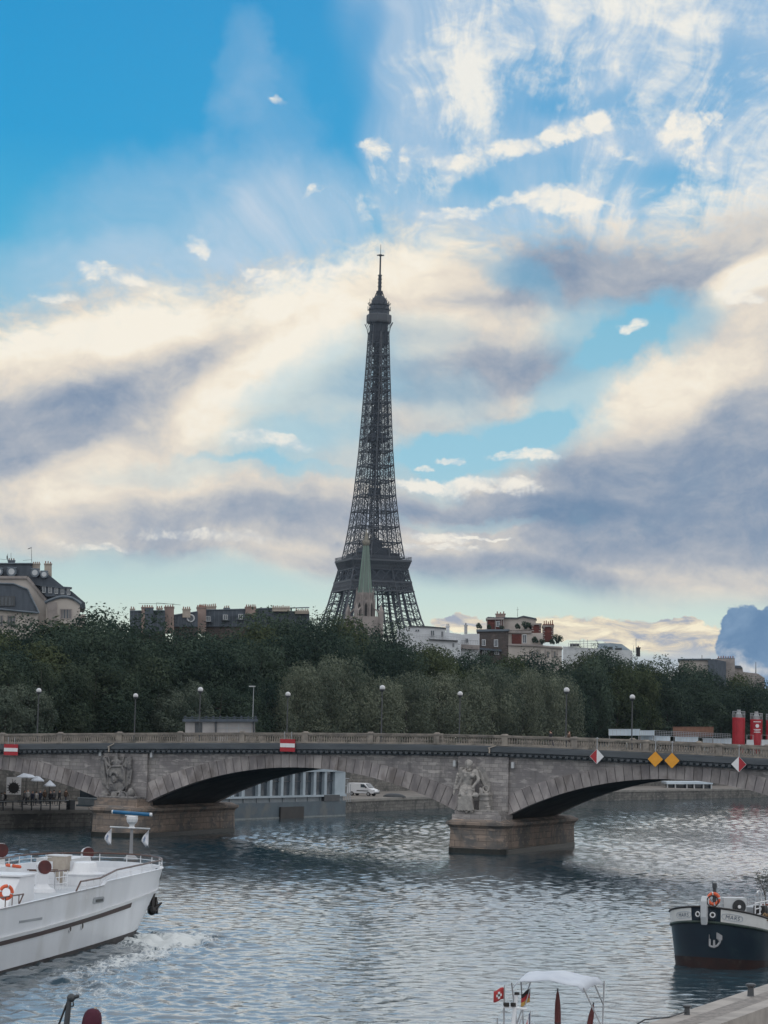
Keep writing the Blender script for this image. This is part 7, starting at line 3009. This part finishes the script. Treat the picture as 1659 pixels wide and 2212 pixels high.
# landing stage in front of the quay
for (za, zb2, lb, m, z0, z1_) in [((-40, 745), (480, 690), 'low dark floating pontoon along the left quay', DGREY, .05, .45)]:
    a, b = onz(*z6(-40, 752), 0), onz(*z6(590, 752), 0)
    t = thing('pontoon', lb, 'pontoon', a, math.atan2((b - a).y, (b - a).x))
    l_ = (b - a).length
    MB().box((0, 0, -.3), (l_, 1.6, .42)).build('float', DGREY, t)
    m_ = MB()
    m_.box((0, -.04, .42), (l_, 1.62, .5))
    m_.build('deck_edge', GREYP, t)
q = onz(*z6(520, 690), .6)
t = thing('quay_steps', 'stone landing steps beside the left pier', 'steps', (q.x, q.y, 0), math.atan2(BANK[6][1] - BANK[5][1], BANK[6][0] - BANK[5][0]))
m_ = MB()
for k in range(6):
    m_.box((-2.2 + k * .0, -.8 + .28 * k, -1), (1.8, -.8 + .28 * (k + 1) + (2.0 if k == 5 else 0), .35 + .3 * k))
m_.build('treads', QUAY, t)

# ------------------------------------------------------------------ boat with white sun canopy, bottom centre
BY = 62.0
def b_at(zx, zy, dY=0.0): return at(*zq(zx, zy), BY + dY)


cb = b_at(490, 500)
boat = thing('canopy_boat', 'moored boat with a white cloth sun canopy on steel hoops', 'boat', (cb.x, BY, 0))
fr0 = [(232, 235), (640, 275)]
# canopy: arched sheet between two hoops, long side seen from the front
rows = []
A0, A1 = b_at(240, 232), b_at(635, 268)
B0, B1 = b_at(330, 178, 2.2), b_at(748, 222, 2.2)
for i in range(9):
    u = i / 8
    row = []
    for j in range(13):
        v = j / 12
        a = A0.lerp(A1, v)
        b = B0.lerp(B1, v)
        p = a.lerp(b, u)
        arch = .13 * math.sin(math.pi * u) + .15 * math.sin(math.pi * min(1, max(0, v))) ** .6
        sag = -.05 * math.sin(math.pi * 2 * v) ** 2
        drop = -.16 * (max(0, .10 - v) / .10) - .14 * max(0, v - .92) / .08
        row.append(p + Vector((0, 0, arch * .8 + sag + drop)))
    rows.append(row)
m_ = MB()
m_.grid(rows)
cn = m_.build('canopy', CANVAS, boat, world=True, smooth=True)
sd = cn.modifiers.new('cloth', 'SOLIDIFY'); sd.thickness = .02
m_ = MB()
for (x0, y0, d0), (x1, y1, d1) in [((232, 238, 0), (268, 520, .3)), ((285, 232, .8), (300, 520, 1.0)), ((336, 240, 1.6), (262, 470, .4)), ((632, 270, 0), (760, 540, .6)), ((690, 240, 1.4), (742, 360, 1.8)), ((748, 230, 2.2), (736, 540, 2.0))]:
    MB().tube(b_at(x0, y0, d0), b_at(x1, y1, d1), .022).build('hoop', STEEL, boat, world=True)
zdk = min(at(1100, 2216, BY + 3.2).z, at(1320, 2216, BY + 3.2).z) - .15
hx0, hx1 = b_at(100, 500).x - .3, b_at(800, 500).x + .4
m_ = MB()
m_.box((hx0, BY - 1.6, 1.0), (hx1, BY + 3.0, zdk))
m_.build('cabin', WHITE, boat, world=True)
m_ = MB()
rows = []
for i in range(11):
    u = i / 10
    x = hx0 - 1.5 + (hx1 - hx0 + 4.0) * u
    w_ = 2.7 * (1 - max(0, (u - .6) / .4) ** 2.2) + .05
    rows.append([(x, BY + .7 + w_ * math.sin(t) , .1 - .8 * math.cos(t) ** 2 * (1 if abs(math.cos(t)) > .01 else 0) + (1.0 if abs(math.sin(t)) > .99 else 0)) for t in (-math.pi / 2, -1.2, -.6, 0, .6, 1.2, math.pi / 2)])
m_.grid(rows)
m_.build('hull', WHITE, boat, world=True)
# small mast with lights
m_ = MB()
m_.tube(b_at(236, 520, -.5), b_at(260, 300, -.5), .06, .045, 8)
m_.tube(b_at(186, 372, -.5), b_at(318, 386, -.5), .035, n=6)
mm_ = m_.build('mast', WHITE, boat, world=True)
m_ = MB()
m_.tube(b_at(262, 306, -.5), b_at(262, 292, -.5), .07)
m_.tube(b_at(203, 372, -.5), b_at(203, 350, -.5), .08)
m_.tube(b_at(243, 372, -.5), b_at(243, 350, -.5), .08)
m_.build('signal_lamps', BLACKP, mm_, world=True)
m_ = MB()
m_.tube(b_at(150, 520, -.3), b_at(154, 436, -.3), .02)
m_.tube(b_at(192, 520, -.3), b_at(194, 250, -.3), .010)
m_.build('whip_aerials', STEEL, boat, world=True)


def flag(label, pole_top, pole_bot, w, h, stripes, vertical=False, cross=False, lean=0.0, droop=.25):
    c = b_at(*pole_top)
    t = thing('small_flag', label, 'flag', c, 0, 'small flags on the canopy boat')
    pb_ = b_at(*pole_bot) - c
    MB().tube((0, 0, .04), pb_, .014).build('staff', STEEL, t)
    n = len(stripes)
    for s, m in enumerate(stripes):
        rows = []
        for i in range(7):
            row = []
            for j in range(5):
                if vertical:
                    a, b = (s + i / 6) / n, j / 4
                else:
                    a, b = i / 6, (s + j / 4) / n
                row.append((-w * a * math.cos(lean * a), .05 * math.sin(5 * a + 2 * b), -h * b - droop * h * a ** 1.3 + .02 * math.sin(6 * a)))
            rows.append(row)
        o = MB().grid(rows).build('stripe', m, t, smooth=True)
        sd = o.modifiers.new('cloth', 'SOLIDIFY'); sd.thickness = .008
    if cross:
        m = MB()
        for (x0, x1, z0, z1) in ((.40, .60, .2, .8), (.25, .75, .4, .6)):
            m.prism([(-w * x0, -.07, -h * z0 - droop * h * x0), (-w * x1, -.07, -h * z0 - droop * h * x1), (-w * x1, -.07, -h * z1 - droop * h * x1), (-w * x0, -.07, -h * z1 - droop * h * x0)], (0, .012, 0))
            m.prism([(-w * x0, .07, -h * z0 - droop * h * x0), (-w * x1, .07, -h * z0 - droop * h * x1), (-w * x1, .07, -h * z1 - droop * h * x1), (-w * x0, .07, -h * z1 - droop * h * x0)], (0, .012, 0))
        m.build('white_cross', SIGNW, t)
    return t


FR = mat('flag_red', (.45, .05, .05), (.38, .04, .04), 3, .8)
FK = mat('flag_black', (.03, .025, .025), None, 3, .8)
FY = mat('flag_gold', (.55, .32, .08), (.48, .28, .07), 3, .8)
FB = mat('flag_blue', (.04, .07, .22), None, 3, .8)
flag('small red flag with a white cross left of the white mast', (192, 268, -.4), (186, 520, -.4), .28, .30, [FR], cross=True, droop=.28)
flag('small black, red and gold striped flag right of the mast', (336, 278, .6), (262, 520, .3), .24, .34, [FK, FR, FY], droop=.35)
flag('tiny blue, white and red flag low beside the mast', (336, 408, -.2), (334, 530, -.2), .10, .28, [FB, SIGNW, FR], vertical=True, droop=.9)

# closed parasols
for (tp, bt, wz, lb, m) in [((489, 278), (489, 620), 17, 'tall closed dark red parasol standing under the white canopy', DKRED), ((688, 355), (640, 620), 16, 'leaning closed dark red parasol right under the canopy', DKRED)]:
    a, b = b_at(*tp, .6), b_at(*bt, .6)
    a.z = a.z
    t = thing('closed_parasol', lb, 'parasol', (b.x, b.y, b.z), 0, 'closed parasols on the canopy boat')
    d = a - b
    kz = size_at(1, BY + .6) * 1.174
    m_ = MB()
    prof2 = [(.2, .36), (.7, .38), (1.0, .45), (1.0, .60), (.85, .78), (.5, .92), (.12, 1.0)]
    rows = []
    for r0_, f0 in prof2:
        c0 = d * f0
        rows.append([c0 + Vector((math.cos(q) * wz * kz * r0_ * (1 + .13 * (j % 2)), math.sin(q) * wz * kz * r0_ * (1 + .13 * (j % 2)), 0)) for j, q in enumerate(np.linspace(0, 2 * math.pi, 13)[:-1])])
    m_.grid(rows, close=True)
    m_.build('folded_cloth', m, t, smooth=False)
    MB().tube((0, 0, 0), d * 1.02, .022).build('pole', DGREY, t)
    m_ = MB()
    m_.torus(d * .46, d, wz * kz * .95, .02, 14, 5)
    m_.build('tie', BLACKP, t)

# deck bits at the lower left corner
LY = 66.0
t = thing('davit', 'dark steel davit arm with ropes at the bottom left corner', 'davit', (at(*zl(520, 604), LY).x, LY, at(*zl(520, 760), LY).z))
la = lambda x, y, d=0.0: at(*zl(x, y), LY + d)
m_ = MB()
m_.tube(la(520, 760), la(575, 280), .09, .07, 8)
m_.tube(la(575, 290), la(610, 250), .09, .09, 8)
m_.tube(la(610, 262), la(700, 236), .06, .05, 8)
m_.ball(la(598, 262), .12, 10, 8)
m_.build('arm', DGREY, t, world=True)
m_ = MB()
m_.tube(la(380, 760), la(570, 262), .035, .03, 6)
m_.tube(la(548, 700), la(590, 290), .03, n=6)
m_.path([la(615, 270), la(625, 330), la(628, 370), la(600, 375)], .02, 5)
m_.build('ropes', BLACKP, t, world=True)
MB().tube(la(600, 284), la(618, 284), .05).build('shackle', RED, t, world=True)
t = thing('covered_cowl', 'rounded maroon canvas cover on a post at the bottom left', 'cover', (la(865, 604).x, LY, la(865, 800).z))
c_ = la(870, 560)
rw = 128 * .1653 * LY / F
prof3 = [(.75, -2.2), (.86, -1.6), (.97, -.9), (1.0, -.3), (.96, .25), (.82, .75), (.55, 1.08), (.2, 1.2)]
m_ = MB()
rows = []
for r0_, z0 in prof3:
    rows.append([(c_.x + rw * r0_ * math.cos(a) * (1 + .03 * math.sin(3 * a + z0)) + .05 * z0 * rw, c_.y + rw * r0_ * math.sin(a), c_.z + z0 * rw) for a in np.linspace(0, 2 * math.pi, 21)[:-1]])
m_.grid(rows, close=True)
m_._add(rows[-1], [tuple(range(20))])
m_.build('canvas', MAROON, t, world=True, smooth=True)
MB().tube((c_.x + rw * .25, c_.y, c_.z + rw * 1.15), (c_.x + rw * .4, c_.y, c_.z + rw * 1.27), .05, n=6).build('tip', BEIGE, t, world=True)
MB().tube((c_.x, c_.y, c_.z - rw * 2.1), (c_.x, c_.y, c_.z - rw * 6), .05).build('post', DGREY, t, world=True)

# ------------------------------------------------------------------ evening haze
hm = bpy.data.materials.new('evening_haze')
hm.use_nodes = True
ht = hm.node_tree
ht.nodes.clear()
hv = ht.nodes.new('ShaderNodeVolumePrincipled')
hv.inputs['Color'].default_value = (.62, .80, 1.0, 1)
hv.inputs['Density'].default_value = 3.2e-5
ho = ht.nodes.new('ShaderNodeOutputMaterial')
ht.links.new(hv.outputs[0], ho.inputs['Volume'])
hz = MB().box((-2700, -1600, -4), (2700, 3300, 346)).build('haze', hm)
tag(hz, kind='stuff')
scene.cycles.volume_bounces = 0
